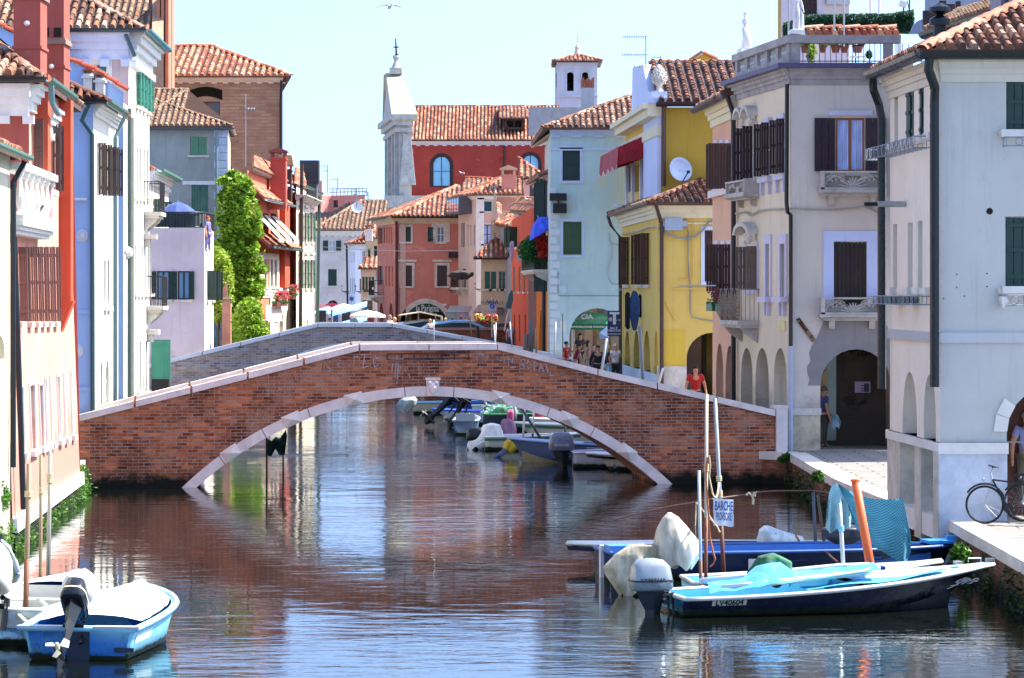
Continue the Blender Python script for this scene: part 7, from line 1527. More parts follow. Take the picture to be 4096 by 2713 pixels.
def outboard(parent,x,y,z,cowl_m,leg_m,size=1.,tilt=0,turn=0,band=None,flip=1):
 """outboard motor at the transom, as a part of its boat; tilt lifts the leg out of the water"""
 M=Matrix.Translation((x,y,z)) @ Matrix.Rotation(R(turn),4,'Z') @ Matrix.Rotation(R(tilt),4,'Y'); s=size
 def P(*q):return M @ Vector([k*s for k in q])
 mb=MB(); prof=[(-.02,.13,.10),(-.03,.19,.14),(-.0,.215,.16),(.12,.21,.155),(.26,.19,.14),(.34,.13,.10),(.365,.02,.02)]
 rows=[]
 for dz,rx,ry in prof:
  rows.append([P(-.22+rx*1.25*math.copysign(abs(math.cos(a))**.6,math.cos(a))-.03*dz,ry*math.copysign(abs(math.sin(a))**.6,math.sin(a)),.22+dz) for a in [2*math.pi*k/16 for k in range(17)]])
 sheet(mb,rows); mb.add(rows[0][:-1],[tuple(range(16))]); m=mb.build('outboard_motor',cowl_m,parent,True,True)
 lg=MB(); rows=[]
 for dz,x0,x1,w_ in ((.2,-.42,-.04,.11),(.1,-.38,-.06,.09),(-.05,-.30,-.1,.06),(-.3,-.28,-.12,.045),(-.5,-.3,-.14,.03),(-.62,-.36,-.1,.05),(-.7,-.36,-.08,.045),(-.86,-.26,-.16,.015)):
  rows.append([P(x0,0,dz),P((x0+x1)/2,w_,dz),P(x1,0,dz),P((x0+x1)/2,-w_,dz),P(x0,0,dz)])
 sheet(lg,rows); c=[P(-.12,0,0)]; lg.tube([P(-.44,0,-.66),P(-.02,0,-.66)],.05*s,10); o=lg.build('leg',leg_m,m)
 cl=MB(); 
 for q in (.1,-.1):cl.tube([P(-.1,q,.12),P(.02,q,.16),P(.06,q,-.14)],.028*s,6)
 cl.tube([P(-.06,.13,.05),P(-.06,-.13,.05)],.03*s,6); cl.build('clamp',leg_m,m)
 pr=MB()
 for k in range(3):
  a=k*2*math.pi/3+.4; q=[P(-.47,.03*math.cos(a),-.66+.03*math.sin(a)),P(-.49,.14*math.cos(a-.45),-.66+.14*math.sin(a-.45)),P(-.46,.17*math.cos(a),-.66+.17*math.sin(a)),P(-.43,.13*math.cos(a+.5),-.66+.13*math.sin(a+.5))]; pr.add(q,[(0,1,2,3)])
 pr.lathe([(.035,0),(.035,.08),(.01,.11)],(0,0,0),8); 
 for i in range(len(pr.v)-24,len(pr.v)):v=pr.v[i]; pr.v[i]=P(-.44-v.z/s,v.x/s,-.66+v.y/s) if abs(v.z) < .2 else v
 pr.build('propeller',band or STEEL,m)
 if band:
  bb=MB(); 
  for zz in (.30,):rows=[[P(-.22+.275*math.copysign(abs(math.cos(a))**.6,math.cos(a)),.163*math.copysign(abs(math.sin(a))**.6,math.sin(a)),zz+d) for a in [2*math.pi*k/16 for k in range(17)]] for d in (0,.02)]; sheet(bb,rows)
  bb.build('stripe',band,m)
 return m,M
def place(b,x,y,yaw,z=0,roll=0,pitch=0):
 b.location=(x,y,z); b.rotation_euler=(R(roll),R(pitch),R(yaw)); return b
def tarp(label,pts,mat,name='tarpaulin',cat='cover',n=48,wr=.05,seed=1):
 """cloth drawn over a lump: rings of (centre x, y, z, rx, ry)"""
 rows=[]; P5=[]; src=pts
 for i in range(len(src)-1):
  for k in range(5):u=k/5; P5.append(tuple(a+(b-a)*u for a,b in zip(src[i],src[i+1])))
 P5.append(tuple(src[-1]))
 for i,(x,y,z,rx,ry) in enumerate(P5):
  r=[]; i=i/5; fo=min(1,i/2)
  for k in range(n+1):
   a=2*math.pi*k/n; q=1+wr*1.2*noise.noise(Vector((math.cos(a)*1.3+seed,math.sin(a)*1.3,i*.5)))+fo*wr*.38*math.sin(a*6+seed+.9*math.sin(i*1.1+seed))+fo*wr*.2*math.sin(a*13+i*1.3+seed)
   r.append(Vector((x+rx*math.cos(a)*q,y+ry*math.sin(a)*q,z+wr*.5*math.sin(a*5+seed)*(i/len(pts)))))
  rows.append(r)
 mb=sheet(MB(),rows); mb.add(rows[0][:-1],[tuple(range(n))]); o=mb.build(name,mat,None,True,True); tag(o,label,cat); return recenter(o,pts[-1][:3])
def pole(label,p0,p1,r,mat,name='mooring_pole',group=None,bands=(),n=10):
 t=thing(name,label,'pole',p0,group); p0,p1=Vector(p0),Vector(p1); MB().tube([p0,p0+(p1-p0)*.5,p1],[r*1.05,r,r*.95],n).build('shaft',mat if not isinstance(mat,tuple) else mat[0],t,True)
 if isinstance(mat,tuple):
  q=p0+(p1-p0)*mat[2]; MB().tube([p0-(p1-p0)*.001,q],r*1.09,n).build('rusty_foot',mat[1],t,True)
 for f,m_,h in bands:
  q=p0+(p1-p0)*f; d=(p1-p0).normalized(); mb=MB()
  for k in range(h):mb.tube([q+d*.03*k-d*.012,q+d*.03*k+d*.012],r*1.45,10)
  mb.build('rope_wrap',m_,t)
 return t
NAVY=hullm('060c2a',.2); NAVY2=paint('1f3a78',.3); SKYB=paint('4fa6d6',.3); SKYL=paint('8fd0ea',.35); BWHITE=hullm('d0d2ce',.28); CREAMH=hullm('cfc4b0',.35); ROPE=cloth('c9b48e',None,.3,20)
BLK=paint('101216',.25); GRYC=paint('8d9299',.22,.2)
# ---- navy speedboat LV40604 (bow to the right)
use('K'); Y=46.2; xs=Xu(752,Y); xe=(U(1345)-U(1345)+3969-CX)*47.6/FX; L=math.hypot(xe-xs,1.3)
b,S=boat('motor_boat','navy blue speedboat with registration plate and turquoise covers, bow to the right',L,1.75,.28,.63,NAVY,BWHITE,paint('3aa0cc',.4),paint('9fd3e6',.4),paint('15202c',.5),.42,.82,.75,bluff=2.1,benches=())
yw=math.degrees(math.atan2(1.3,xe-xs)); m,_=outboard(b,-.05,.0,.12,paint('8f989e',.22,.3),paint('2a3038',.35),1.25,0,0,band=paint('23272c',.4))
cr=MB()
for sg in (1,-1):cr.tube([Vector((L*.12,sg*.55,.42)),Vector((L*.3,sg*.6,.5)),Vector((L*.55,sg*.55,.6)),Vector((L*.62,sg*.2,.64))],.05,6)
cr.build('coaming',BWHITE,b,True)
ws=MB(); rows=[[Vector((S[i][0][0],-S[i][0][1]*k,S[i][0][2]+.06+.02*math.sin(i+k*4))) for k in (.93,.7,.45)] for i in range(8,19)]; sheet(ws,rows).build('deck_cover',cloth('36b4d8','56cbe8',.3),b,True)
MB().box((L*.99,0,.7),(.14,.06,.05)).tube([(L*.93,.12,.66),(L*.93,.12,.72),(L*.97,.12,.72),(L*.97,.12,.66)],.012,5).box((L*.88,-.1,.68),(.1,.16,.04)).build('bow_fitting',STEEL,b)
def side_uv(S,x0,x1,f0,f1,off):
 """strip on the near (-Y) hull side between heights f (fraction down from sheer to chine)"""
 rows=[]; N=len(S)-1
 for k in range(7):
  x=x0+(x1-x0)*k/6; t=x/S[N][0][0]*N; i=min(N-1,int(t)); u=t-i; g=[Vector(S[i][j]).lerp(Vector(S[i+1][j]),u) for j in range(4)]; r=[]
  for f in (f0,f1):
   p=g[0].lerp(g[1],f*2) if f < .5 else g[1].lerp(g[2],f*2-1); r.append(Vector((x,-p.y-off,p.z)))
  rows.append(r)
 return rows
pr=side_uv(S,.42,.95,.12,.5,.006); sheet(MB(),pr).build('plate',paint('c9c4b4',.5),b)
c=(pr[3][0]+pr[3][1])/2; ex=(pr[6][0]-pr[0][0]).normalized(); ez=(pr[3][0]-pr[3][1]).normalized(); en=ex.cross(ez); M4=Matrix.Translation(c+en*.004) @ Matrix((ex,ez,en)).transposed().to_4x4()
text_mesh('LV40604',.145,paint('14161c',.5),b,'plate_lettering',M4 @ Matrix.Scale(.83,4,(1,0,0)),.002,True)
pr=side_uv(S,L*.79,L*.97,.1,.9,.008); c=(pr[3][0]+pr[3][1])/2; ex=(pr[6][0]-pr[0][0]).normalized(); ez=(pr[3][0]-pr[3][1]).normalized(); en=ex.cross(ez)
em=MB(); W_=.36
for pts in ([(-1,-.35),(-.6,-.25),(-.3,0),(.1,.05),(.5,-.05),(.8,.05),(1,-.1)],[(-.8,-.1),(-.4,-.2),(-.1,.1),(.2,.3),(.45,.1),(.2,-.1),(-.1,-.2)],[(-.2,.3),(.1,.45),(.0,.2),(-.25,.0),(-.5,.2),(-.2,.35)],[(.3,-.3),(.5,-.35),(.7,-.2),(.95,-.3)]):
 q=[c+ex*(a*W_)+ez*(d*W_*.42)+en*.004 for a,d in pts]
 for k in range(len(q)-1):v=(q[k+1]-q[k]).normalized(); w_=v.cross(en)*(.014*(1-abs(k/(len(q)-1)-.5))); em.quad(q[k]-w_-v*.006,q[k]+w_-v*.006,q[k+1]+w_+v*.006,q[k+1]-w_+v*.006)
em.build('bow_emblem',paint('c9ccd4',.3),b)
text_mesh('YAMAHA',.1,paint('3a4048',.4),m,'cowl_lettering',Matrix.Translation(Vector((-.36,-.232,.52))) @ Matrix.Rotation(R(90),4,'X') @ Matrix.Rotation(R(0),4,'Y'),.002,True)
place(b,xs,Y,yw)
cv=MB(); rows=[]
for i in range(15):
 x=xs+.55+i*.19; r=[]
 for k in range(9):y=Y-.75+.16*k+(x-xs)*.27; r.append(Vector((x,y,.36+.035*i*.6+(.26 if i in (4,5,6) else .1)*math.sin(min(math.pi,k*.42))*(1 if i < 9 else .3)+.04*noise.noise(Vector((i*.7,k*.8,0))))))
 rows.append(r)
solo(sheet(MB(),rows),'tarpaulin',cloth('2f8fd8','4aa8ea',.4),'crumpled bright blue tarpaulin over the cockpit of the navy speedboat','cover',None,True)
p=Vector((xs+1.55,Y+.65,.5)); bg=tarp('dark green plastic sheet bundled beside the blue tarpaulin',[(p.x+.05,p.y,.86,.02,.02),(p.x,p.y,.8,.18,.12),(p.x+.05,p.y,.7,.3,.15),(p.x+.02,p.y,.55,.34,.18),(p.x,p.y,.4,.36,.2)],cloth('1f5a3a','3a7a52',.5),'plastic_sheet',wr=.16,seed=5)
# ---- white boat behind it with the white-wrapped engine
Y=49.; use('K'); xs2=Xu(850,Y); L2_=4.2
b,S=boat('motor_boat','white motorboat with cream-wrapped engine, moored just behind the navy speedboat',L2_,1.6,.24,.5,BWHITE,BWHITE,paint('5fb4d4',.4),BWHITE,None,.35,.8,.5)
place(b,xs2,Y,6)
p=at(740,850,Y); TW=cloth('b8b09c','d6cfbd',.7,6)
tarp('cream-white tarpaulin wrapped high over an outboard engine behind the grey one',[(p.x,Y,1.33,.03,.03),(p.x+.02,Y,1.25,.13,.12),(p.x+.05,Y,1.05,.26,.2),(p.x+.1,Y,.85,.36,.24),(p.x+.13,Y,.65,.38,.24),(p.x+.1,Y,.45,.28,.2)],TW,wr=.13,seed=3)
tarp('soiled cream tarpaulin hanging down to the water left of the grey engine',[(p.x-.45,Y-.1,.82,.2,.15),(p.x-.62,Y-.1,.66,.3,.2),(p.x-.68,Y-.1,.45,.38,.22),(p.x-.62,Y-.1,.2,.28,.2),(p.x-.56,Y-.1,.0,.24,.17)],cloth('a89e84','cfc6b0',.7,6),wr=.14,seed=9)
# ---- long blue wooden boat, stem to the left
use('K'); Y=52.; xl=Xu(330,Y); xr_=Xu(10,Y); xr_=(3843-CX)*53.5/FX; L3_=xr_-xl
b,S=boat('wooden_boat','long old blue wooden boat with a white post at its left end',L3_,1.7,.46,.46,hullm('14264a',.4),paint('2f5a9a',.4),paint('3a72b8',.45),paint('3a6cb0',.4),None,.08,.85,.25,bluff=3.,benches=(.25,.5,.75))
MB().box((0,0,.24),(.12,.14,.62)).build('end_post',paint('cfd3d6',.5),b); MB().box((.25,-.3,.52),(.5,.5,.12)).build('stern_locker',paint('4a86c8',.4),b); 
MB().box((2.55,-.86,.25),(.42,.02,.2)).build('plate',paint('d6d6d0',.5),b); text_mesh('IV',.17,paint('14161c',.5),b,'plate_lettering',Matrix.Translation((2.5,-.872,.25)) @ Matrix.Rotation(R(90),4,'X'),.002,True)
MB().box((L3_-.35,0,.53),(.5,.5,.05)).box((L3_-.12,0,.59),(.18,.1,.08)).build('bow_plank',paint('3a8fd8',.4),b)
place(b,xl,Y,13.*0+math.degrees(math.atan2(1.2,L3_)))
# ---- white boat with dark stripe behind, bow to the left
Y=54.6; xb=(2262-CX)*Y/FX; L4_=5.4
b,S=boat('motor_boat','slim white boat with dark stripe, bow to the left, behind the blue wooden boat',L4_,1.6,.32,.37,CREAMH,BWHITE,paint('3a4048',.5),BWHITE,None,.3,.8,.55,stripe=paint('101c40',.3),bluff=2.2,rail=.025)
place(b,xb+L4_,Y+.4,180+5)
use('K'); p=at(1445,735,Y-.6); tarp('white sack lashed with orange cord on the farthest white boat',[(p.x-.3,p.y,p.z+.32,.05,.04),(p.x-.26,p.y,p.z+.24,.18,.15),(p.x-.05,p.y,p.z+.1,.42,.22),(p.x,p.y,p.z-.08,.44,.24),(p.x,p.y,p.z-.2,.42,.22)],cloth('c9d6d8','dfe6e4',.5),'sack','sack',wr=.1,seed=12)
rb=MB(); 
for k in range(2):rb.tube([Vector((p.x-.1+.35*k+.05*math.sin(i),p.y-.25+.02*i,p.z-.15+.09*i-.004*i*i)) for i in range(6)],.018,5)
solo(rb,'cord',cloth('b8693a'),'orange-brown cord tied round the white sack','rope')
# ---- poles of the right-hand moorings
ALU=paint('a9b4b8',.35,.3); RW=wood('7a452c')
def upole(lab,x0,y0,x1,y1,Y,r,mat,reg='K',**k):
 use(reg); p1=at(x0,y0,Y); p0=at(x1,y1,Y); d=(p0-p1).normalized(); f=(-.3-p1.z)/d.z if d.z else 0; p0=p1+d*f; return pole(lab,p0,p1,r*.55,mat,**k)
G_='mooring poles at the right-hand boats'
upole('short metal pole with rusty lower half, just left of the tallest mooring pole',922,283,935,1010,47.2,.048,(ALU,RW,.42),group=G_)
upole('tallest pale mooring pole, wound with rope, rising left of the paper sign',970,-190,965,940,48.2,.05,(paint('b9b4a4',.5),wood('8a4a30'),.45),group=G_,bands=((.66,ROPE,4),(.08,ROPE,3)))
upole('leaning grey pole with rusty foot that carries the paper sign',1022,-165,1075,905,50.6,.06,(paint('8a9298',.5),wood('6b3422'),.42),group=G_,bands=((.6,ROPE,3),(.52,ROPE,4)))
upole('dark weathered wooden post between the boats, left of the short metal pole',908,465,905,760,53.4,.05,wood('4a3a34'),group=G_)
upole('slim grey post behind the blue boat, carrying the rope to the quilt',1630,412,1645,745,54.,.055,paint('4a545c',.6),group=G_)
upole('brown leaning wooden post right beside the slim grey post',1657,432,1700,742,54.3,.05,wood('6b5a48'),group=G_)
upole('metal pole with blue knotted cord, standing left of the orange pipe',400,485,422,868,50.,.065,ALU,'L',group=G_,bands=((.74,cloth('6fb4d8'),3),))
t=upole('thick bright orange pipe leaning on the bow of the navy speedboat',496,335,590,870,48.6,.13,paint('e0602a',.45),'L',name='orange_pipe',n=16)
use('L'); p=at(496,335,48.6); MB().lathe([(.06,0),(.08,.01),(.08,.04),(.06,.05)],p-Vector((0,0,.05)),16).build('rim',paint('d8562a',.4),t)
MB().box(at(597,884,48.4),(.42,.3,.05)).build('foot_bracket',paint('24408a',.4),t)
use('K'); rp=MB().tube([at(390,588,52),at(560,545,52),at(770,500,52),at(900,480,52.),at(1000,460,52),at(1210,432,52.5),at(1260,418,52.8),at(1400,409,53.5),at(1625,408,54)],.016,6); use('L'); rp.tube([at(230,408,54),at(345,420,53),at(470,432,52)],.016,6); solo(rp,'mooring_line',wood('6b4436'),'thin rusty line strung across the water to the quilt','rope')
use('K'); kn=MB().tube([at(1215,436,52.4),at(1232,420,52.4),at(1250,440,52.4),at(1262,425,52.4),at(1278,415,52.4),at(1270,440,52.4),at(1255,436,52.4),at(1258,470,52.4),at(1257,492,52.4)],.022,6); solo(kn,'knot',ROPE,'pale rag knotted on the thin line over the water','rope')
hr=MB().tube([at(985,190,48.1),at(992,250,48.1),at(985,320,48.1),at(1005,420,48.1),at(1025,455,48.),at(1040,420,49),at(1045,360,50)],.014,6)
hr.tube([at(985,560,48.1),at(1010,600,48.1),at(1035,630,48.1),at(1052,665,48.1)],.016,6); solo(hr,'hanging_rope',ROPE,'cream rope looping between the two tall poles above the sign','rope')
hr=MB().tube([at(975,200,48.1),at(965,330,48.1),at(975,450,48.1),at(985,600,48.1),at(990,700,48.1),at(1010,790,48.1),at(1022,830,48.1),at(1012,860,48.1),at(992,880,48.1)],.016,6); solo(hr,'hanging_rope',cloth('b8653a'),'orange rope hanging in an S beside the tallest pole','rope')
hr=MB().tube([at(905,480,50),at(940,520,50),at(975,570,50),at(1010,600,50)],.01,5).tube([at(905,480,50),at(900,620,50),at(905,760,51)],.01,5); solo(hr,'hanging_rope',ROPE,'thin pale cord from the dark post to the leaning pole','rope')
use('L'); hr=MB().tube([at(290,790,52),at(320,788,51.6),at(350,820,51),at(405,865,50.4)],.02,6); solo(hr,'mooring_rope',wood('6b3a2c'),'brown rope running from the blue boat to the metal pole','rope')
use('K'); sg_=thing('paper_sign','white paper sign with blue hand-painted words BARCHE PROVISORIE tied to the poles','sign',at(1072,640,48.9)); Ys=48.9
rows=[]
for i in range(9):
 r=[]
 for j in range(9):
  x=1012+(1136-1012)*j/8+(4 if i > 4 else 0)-(3*i/8); y=455+(622-455)*i/8+(8*j/8)+(4*math.sin(j*1.2)*(i/8)); r.append(at(x,y,Ys+.03*math.sin(j*.9+i*.3)))
 rows.append(r)
sheet(MB(),rows).build('sheet',cloth('dfe4ee','e9ecf4',.1),sg_,True)
for word,yy,sx,sy in (('BARCHE',505,.062,.21),('PROVISORIE',570,.038,.18)):
 p=at(1076,yy,Ys-.06); text_mesh(word,1.,paint('1a3f86',.6),sg_,'lettering',Matrix.Translation(p) @ Matrix.Rotation(R(2),4,'Y') @ Matrix.Rotation(R(90),4,'X') @ Matrix.Diagonal((sx*1.25,sy,.02,1)),.003,True)
def hung(label,P,Y,mat,name,rowsn=16,cols=18,wav=.07):
 """P: outline columns [(x, ytop, ybottom)] in zoom pixels"""
 rows=[]; uvs=[]
 for i in range(rowsn+1):
  r=[]
  for j in range(cols+1):
   t=j/cols*(len(P)-1); k=min(int(t),len(P)-2); u=t-k; x=P[k][0]+(P[k+1][0]-P[k][0])*u; yt=P[k][1]+(P[k+1][1]-P[k][1])*u; yb=P[k][2]+(P[k+1][2]-P[k][2])*u
   f=i/rowsn; q=at(x,yt+(yb-yt)*f,Y); q.y += wav*math.sin(j*1.1+f*2)*f+.05*noise.noise(Vector((j*.5,i*.6,4))); r.append(q); uvs.append((j*.11,i*.11))
  rows.append(r)
 mb=MB(); sheet(mb,rows,uvs); n=len(rows[0]); back=[[p+Vector((0,.035,0)) for p in r] for r in rows]; sheet(mb,back,uvs)
 return solo(mb,name,mat,label,'blanket',None,True)
use('L'); QT=gingham('2f6f86','5aa0ae',.045)
hung('large teal checked quilt hanging right of the orange pipe',[(395,365,375),(440,395,470),(500,430,640),(560,450,690),(620,460,760),(690,462,800),(750,460,838),(790,458,856),(815,560,850),(842,690,790)],50.6,QT,'quilt')
hung('bunched pale teal checked quilt on the line left of the orange pipe',[(318,560,640),(335,430,668),(350,380,675),(380,362,640),(410,385,622),(440,430,632),(465,455,636),(490,530,600)],50.9,gingham('6fa6b4','a9ccd2',.045),'quilt',wav=.12)
q=tarp('dark grey plastic crate or cowling hanging under the bunched quilt',[(at(430,620,51.6).x,51.6,at(430,615,51.6).z,.12,.1),(at(430,640,51.6).x,51.6,at(430,640,51.6).z,.4,.2),(at(430,700,51.6).x,51.6,at(430,700,51.6).z,.36,.2),(at(425,740,51.6).x,51.6,at(425,738,51.6).z,.16,.12)],paint('3a3c4c',.35),'plastic_cowling','cover',n=8,wr=.0)
# ---- light-blue boat, stern towards us, lower left
use('C'); Ystern=40.3; xa,xb_=Xu(128,Ystern),Xu(845,Ystern); bw=xb_-xa
LB_=hullm('86cdea',.3); LBD=paint('1f72c0',.35)
b,S=boat('motor_boat','light blue boat with white canvas cover and tilted engine, stern towards us',3.9,bw/.93,.42,.62,LB_,SKYL,LBD,SKYL,None,.12,.93,.3,bluff=2.6,benches=(),rail=.045)
m,_=outboard(b,-.02,.06,.38,paint('20242a',.18,.2),BLK,1.08,48,0,band=paint('d9d2b0',.35)); MB().ell(_ @ Vector((-.22,0,.58)),(.28,.23,.24),16,_.to_3x3()).build('cowl_cap',cloth('dcd8d4',None,.3),m,True)
for sg in (1,-1):MB().box((.02,sg*.52,.435),(.16,.62,.04)).build('transom_bench',paint('9fb4c4',.4),b)
MB().box((-.012,.0,.2),(.02,.3,.42)).box((-.012,-.62,.14),(.02,.26,.06)).build('transom_pad',paint('16283c',.5),b); split([o for o in b.children if o.name.startswith('transom_pad')][0],'transom_pad')
sw=side_uv(S,.2,1.0,.25,.6,.006); sheet(MB(),sw).build('side_stripe',paint('c9ecf4',.4),b)
rows=[]; N=len(S)-1
for i in range(3,N):
 s=S[i]; w_=s[0][1]-.1; rows.append([Vector((s[0][0]+(.12*abs(k) if i == 3 else 0),w_*k,s[0][2]+.03+.1*(1-k*k)+.015*noise.noise(Vector((i*.6,k*3,1))))) for k in [q/6 for q in range(-6,7)]])
sheet(MB(),rows).build('canvas_cover',cloth('dcdad4','e9e7e2',.25,3),b,True)
MB().lathe([(.02,0),(.02,.06),(.035,.08),(.02,.1)],Vector((3.85,0,.6)),8).build('bow_cleat',STEEL,b)
yaw=math.degrees(math.atan2(5.2,.55)); place(b,(xa+xb_)/2,Ystern,84.)
# ---- neighbour boat cut by the left edge
b,S=boat('motor_boat','white and blue boat cut off by the left edge, engine under a white cowl',3.6,1.5,.5,.7,hullm('2f86d4',.3),BWHITE,BWHITE,BWHITE,None,.3,.85,.4,stripe=BWHITE)
m,_=outboard(b,-.1,0,.45,paint('dcdad6',.35),BLK,1.5,28,0); rows=side_uv(S,.05,3.0,.0,.45,.01); sheet(MB(),rows).build('white_topside',BWHITE,b)
MB().fb(Fac((0,-.8),(0,.8)),.1,1.5,.25,.5,-.02,.02).build('transom_panel',BWHITE,b)
use('C'); place(b,Xu(-25,42.),42.,78)
use('C'); fd=MB().ell(at(205,1195,42.6),(.09,.09,.14),12); o=solo(fd,'boat_fender',paint('d9dce0',.35),'white boat fender with blue top between the two left boats','fender',None,True)
rp=MB().tube([at(105,1170,42),at(150,1215,41.6),at(190,1245,41),at(240,1290,40.7)],.035,8); solo(rp,'mooring_rope',cloth('b8c4a0',None,.4,20),'thick greenish rope between the two left boats','rope')
rp=MB().tube([at(215,1080,43),at(250,1085,43),at(285,1120,42.6),at(300,1140,42.4)],.03,8); solo(rp,'mooring_rope',cloth('a9b8ac',None,.4,20),'grey-green rope loop at the foot of the left poles','rope')
GL='mooring poles at the left wall'
upole('leftmost rust-streaked mooring pole of the three by the left wall',180,240,155,1300,43.5,.068,(wood('9a8468'),wood('7d4a2c'),.5),'C',group=GL,bands=((.83,ROPE,3),))
upole('middle thin wooden mooring pole of the three by the left wall',254,185,250,1190,45.,.05,wood('a08a66'),'C',group=GL,bands=((.8,ROPE,3),))
upole('rightmost grey metal mooring pole of the three by the left wall',310,160,297,1140,46.,.062,paint('9a958c',.35,.5),'C',group=GL,bands=((.83,ROPE,5),))
p=at(290,575,0); yy=52.9; px_=LX(yy); o=MB().tube([Vector((px_-.1,yy,.62)),Vector((px_+.5,yy-.15,.6))],.09,10).build('outlet',BLK,None); tag(o,'short black drain outlet dripping from the left wall','pipe')
wt=MB().tube([Vector((px_+.5,yy-.15,.57)),Vector((px_+.65,yy-.18,.45)),Vector((px_+.75,yy-.2,.22)),Vector((px_+.8,yy-.2,.01))],[.03,.035,.045,.06],8); o=wt.build('water_jet',paint('cfdbe4',.1),None,True); tag(o,'thin jet of water falling from the drain outlet','water jet')
# ---- poles with green net under the bridge, left
use('C'); GN=cloth('12433a','1f5a4c',.6)
for i,(x,y0,y1,lab) in enumerate(((1650,60,330,'left one of the two dark poles under the bridge, green net between them'),(1752,60,330,'right one of the two dark poles under the bridge, green net between them'))):
 upole(lab,x,y0,x+2,y1,79.5+i,.045,wood('2f2a26'),'C',group='poles under the left of the bridge arch')
use('C'); P=[(1650,85,190),(1680,95,195),(1705,70,150),(1730,80,190),(1760,40,185),(1775,20,90)]
mb=MB(); rows=[]
for i in range(8):
 rows.append([at(x+4*math.sin(i+x),yt+(yb-yt)*i/7,79.6+.12*math.sin(i*1.3+x)) for x,yt,yb in P])
solo(sheet(MB(),rows),'fishing_net',GN,'ragged dark green net hung between the two poles under the bridge','net',None,True)
# ---- boats beyond the bridge
def far_boat(lab,reg,x,y,Y,L,beam,yaw,hm,rm,im,zs=.5,zb=.75,**k):
 use(reg); b,S=boat('moored_boat',lab,L,beam,zs,zb,hm,rm,im,**k); place(b,Xu(x,Y),Y,yaw); return b,S
def fb2(lab,xb,y,Y,L,beam,yaw,*c,**k):
 """boat whose bow (yaw near 180) or stern (yaw near 0) stands at column xb"""
 use('N'); x=xb+(L/pix(Y) if abs(yaw) > 90 else 0); return far_boat(lab,'N',x,y,Y,L,beam,yaw,*c,**k)
b,S=fb2('blue-grey boat with broad bow pointing left, seen through the arch',1010,700,87.5,3.4,1.4,183,hullm('56668a',.35),paint('8fa4cc',.3),paint('6a7ea8',.4),zs=.5,zb=.68,foredeck=.6,deck_m=paint('7a90bc',.4),boot_m=paint('8a8064',.6),bow_rake=.35)
b,S=fb2('small white dinghy with rails, at the right foot of the arch',1712,700,83.5,2.3,.95,180,hullm('cfc9bf',.35),paint('d6d6e4',.35),paint('6a7ea4',.4),zs=.38,zb=.46,bluff=2.6,stripe=BLK,rail=.025)
for t in (.3,.6,.8):MB().tube([Vector((2.3*t,-.36,.4)),Vector((2.3*t,-.36,.56))],.012,5).tube([Vector((2.3*t,-.36,.56)),Vector((2.3*(t+.2),-.3,.58))],.012,5).build('hand_rail',STEEL,b)
b,S=fb2('white boat hull carrying the grey lettered engine, beside the dinghy',1590,740,84.8,2.6,1.1,2,hullm('c4c4d0',.35),paint('d6d6e4',.35),paint('9aa4c0',.4),zs=.42,zb=.55)
m,_=outboard(b,-.02,0,.2,paint('6f788c',.25),paint('23262c',.4),1.35,0,0,band=paint('a05a48',.4)); text_mesh('MARINER',.1,paint('c9ccd4',.4),m,'cowl_lettering',Matrix.Translation(Vector((-.32,-.245,.62))) @ Matrix.Rotation(R(90),4,'X'),.002,True)
b,S=fb2('cream hulled motorboat with green stripe, behind the blue-grey boat',1060,560,97.,4.2,1.5,184,hullm('cbc8bc',.35),BWHITE,paint('cfd8e4',.4),zs=.62,zb=.72,foredeck=.5,stripe=paint('1f6a62',.4))
b,S=fb2('white and green boat stern whose engine is wrapped in a white sheet',805,560,94.,3.,1.2,2,hullm('c4c8bc',.35),paint('dfe3e8',.35),paint('9aa4b4',.4),zs=.42,zb=.5,stripe=paint('2f6f62',.4)); outboard(b,-.1,0,.1,BLK,BLK,1.0,0,0)
b,S=fb2('white open boat with pale interior behind the cream motorboat',1200,440,101.,3.,1.3,183,hullm('dcdcd8',.35),BWHITE,paint('b9d4e4',.4),zs=.62,zb=.68)
b,S=fb2('small white boat far back, beside the net heap boat',690,250,116.,2.4,1.1,2,hullm('e0e0dc',.35),BWHITE,paint('b9d4e4',.4),zs=.55,zb=.6)
b,S=fb2('bright blue boat behind the white poles, right of the net heap',1330,320,107.,2.6,1.2,2,hullm('3a7ac8',.35),BWHITE,paint('b9d4e4',.4),zs=.5,zb=.6)
use('N'); p=at(850,400,94.); tarp('bright white sheet draped over an outboard engine seen through the arch',[(p.x+.05,94,p.z+.36,.06,.06),(p.x+.05,94,p.z+.3,.26,.2),(p.x,94,p.z+.1,.36,.22),(p.x-.08,94,p.z-.1,.42,.22),(p.x-.28,94,p.z-.24,.42,.22),(p.x-.5,94,p.z-.42,.24,.2)],cloth('dde2ea','ececec',.5,3),wr=.14,seed=21)
tarp('mauve-pink cloth hung over an engine right of the white sheet',[(at(1000,270,95).x,95,at(0,262,95).z,.12,.1),(at(1010,300,95).x,95,at(0,290,95).z,.2,.14),(at(1020,360,95).x,95,at(0,350,95).z,.24,.14),(at(1030,420,95).x,95,at(0,425,95).z,.18,.14)],cloth('8f6a8a','b48aa8',.5,3),wr=.14,seed=31)
tarp('yellow plastic bag bundled over a raised propeller through the arch',[(at(1040,440,90).x,90,at(0,432,90).z,.1,.1),(at(1050,470,90).x,90,at(0,460,90).z,.22,.15),(at(1045,520,90).x,90,at(0,500,90).z,.24,.15),(at(1010,560,90).x,90,at(0,555,90).z,.13,.1)],cloth('c9a21a','dcc03a',.5,4),wr=.16,seed=41)
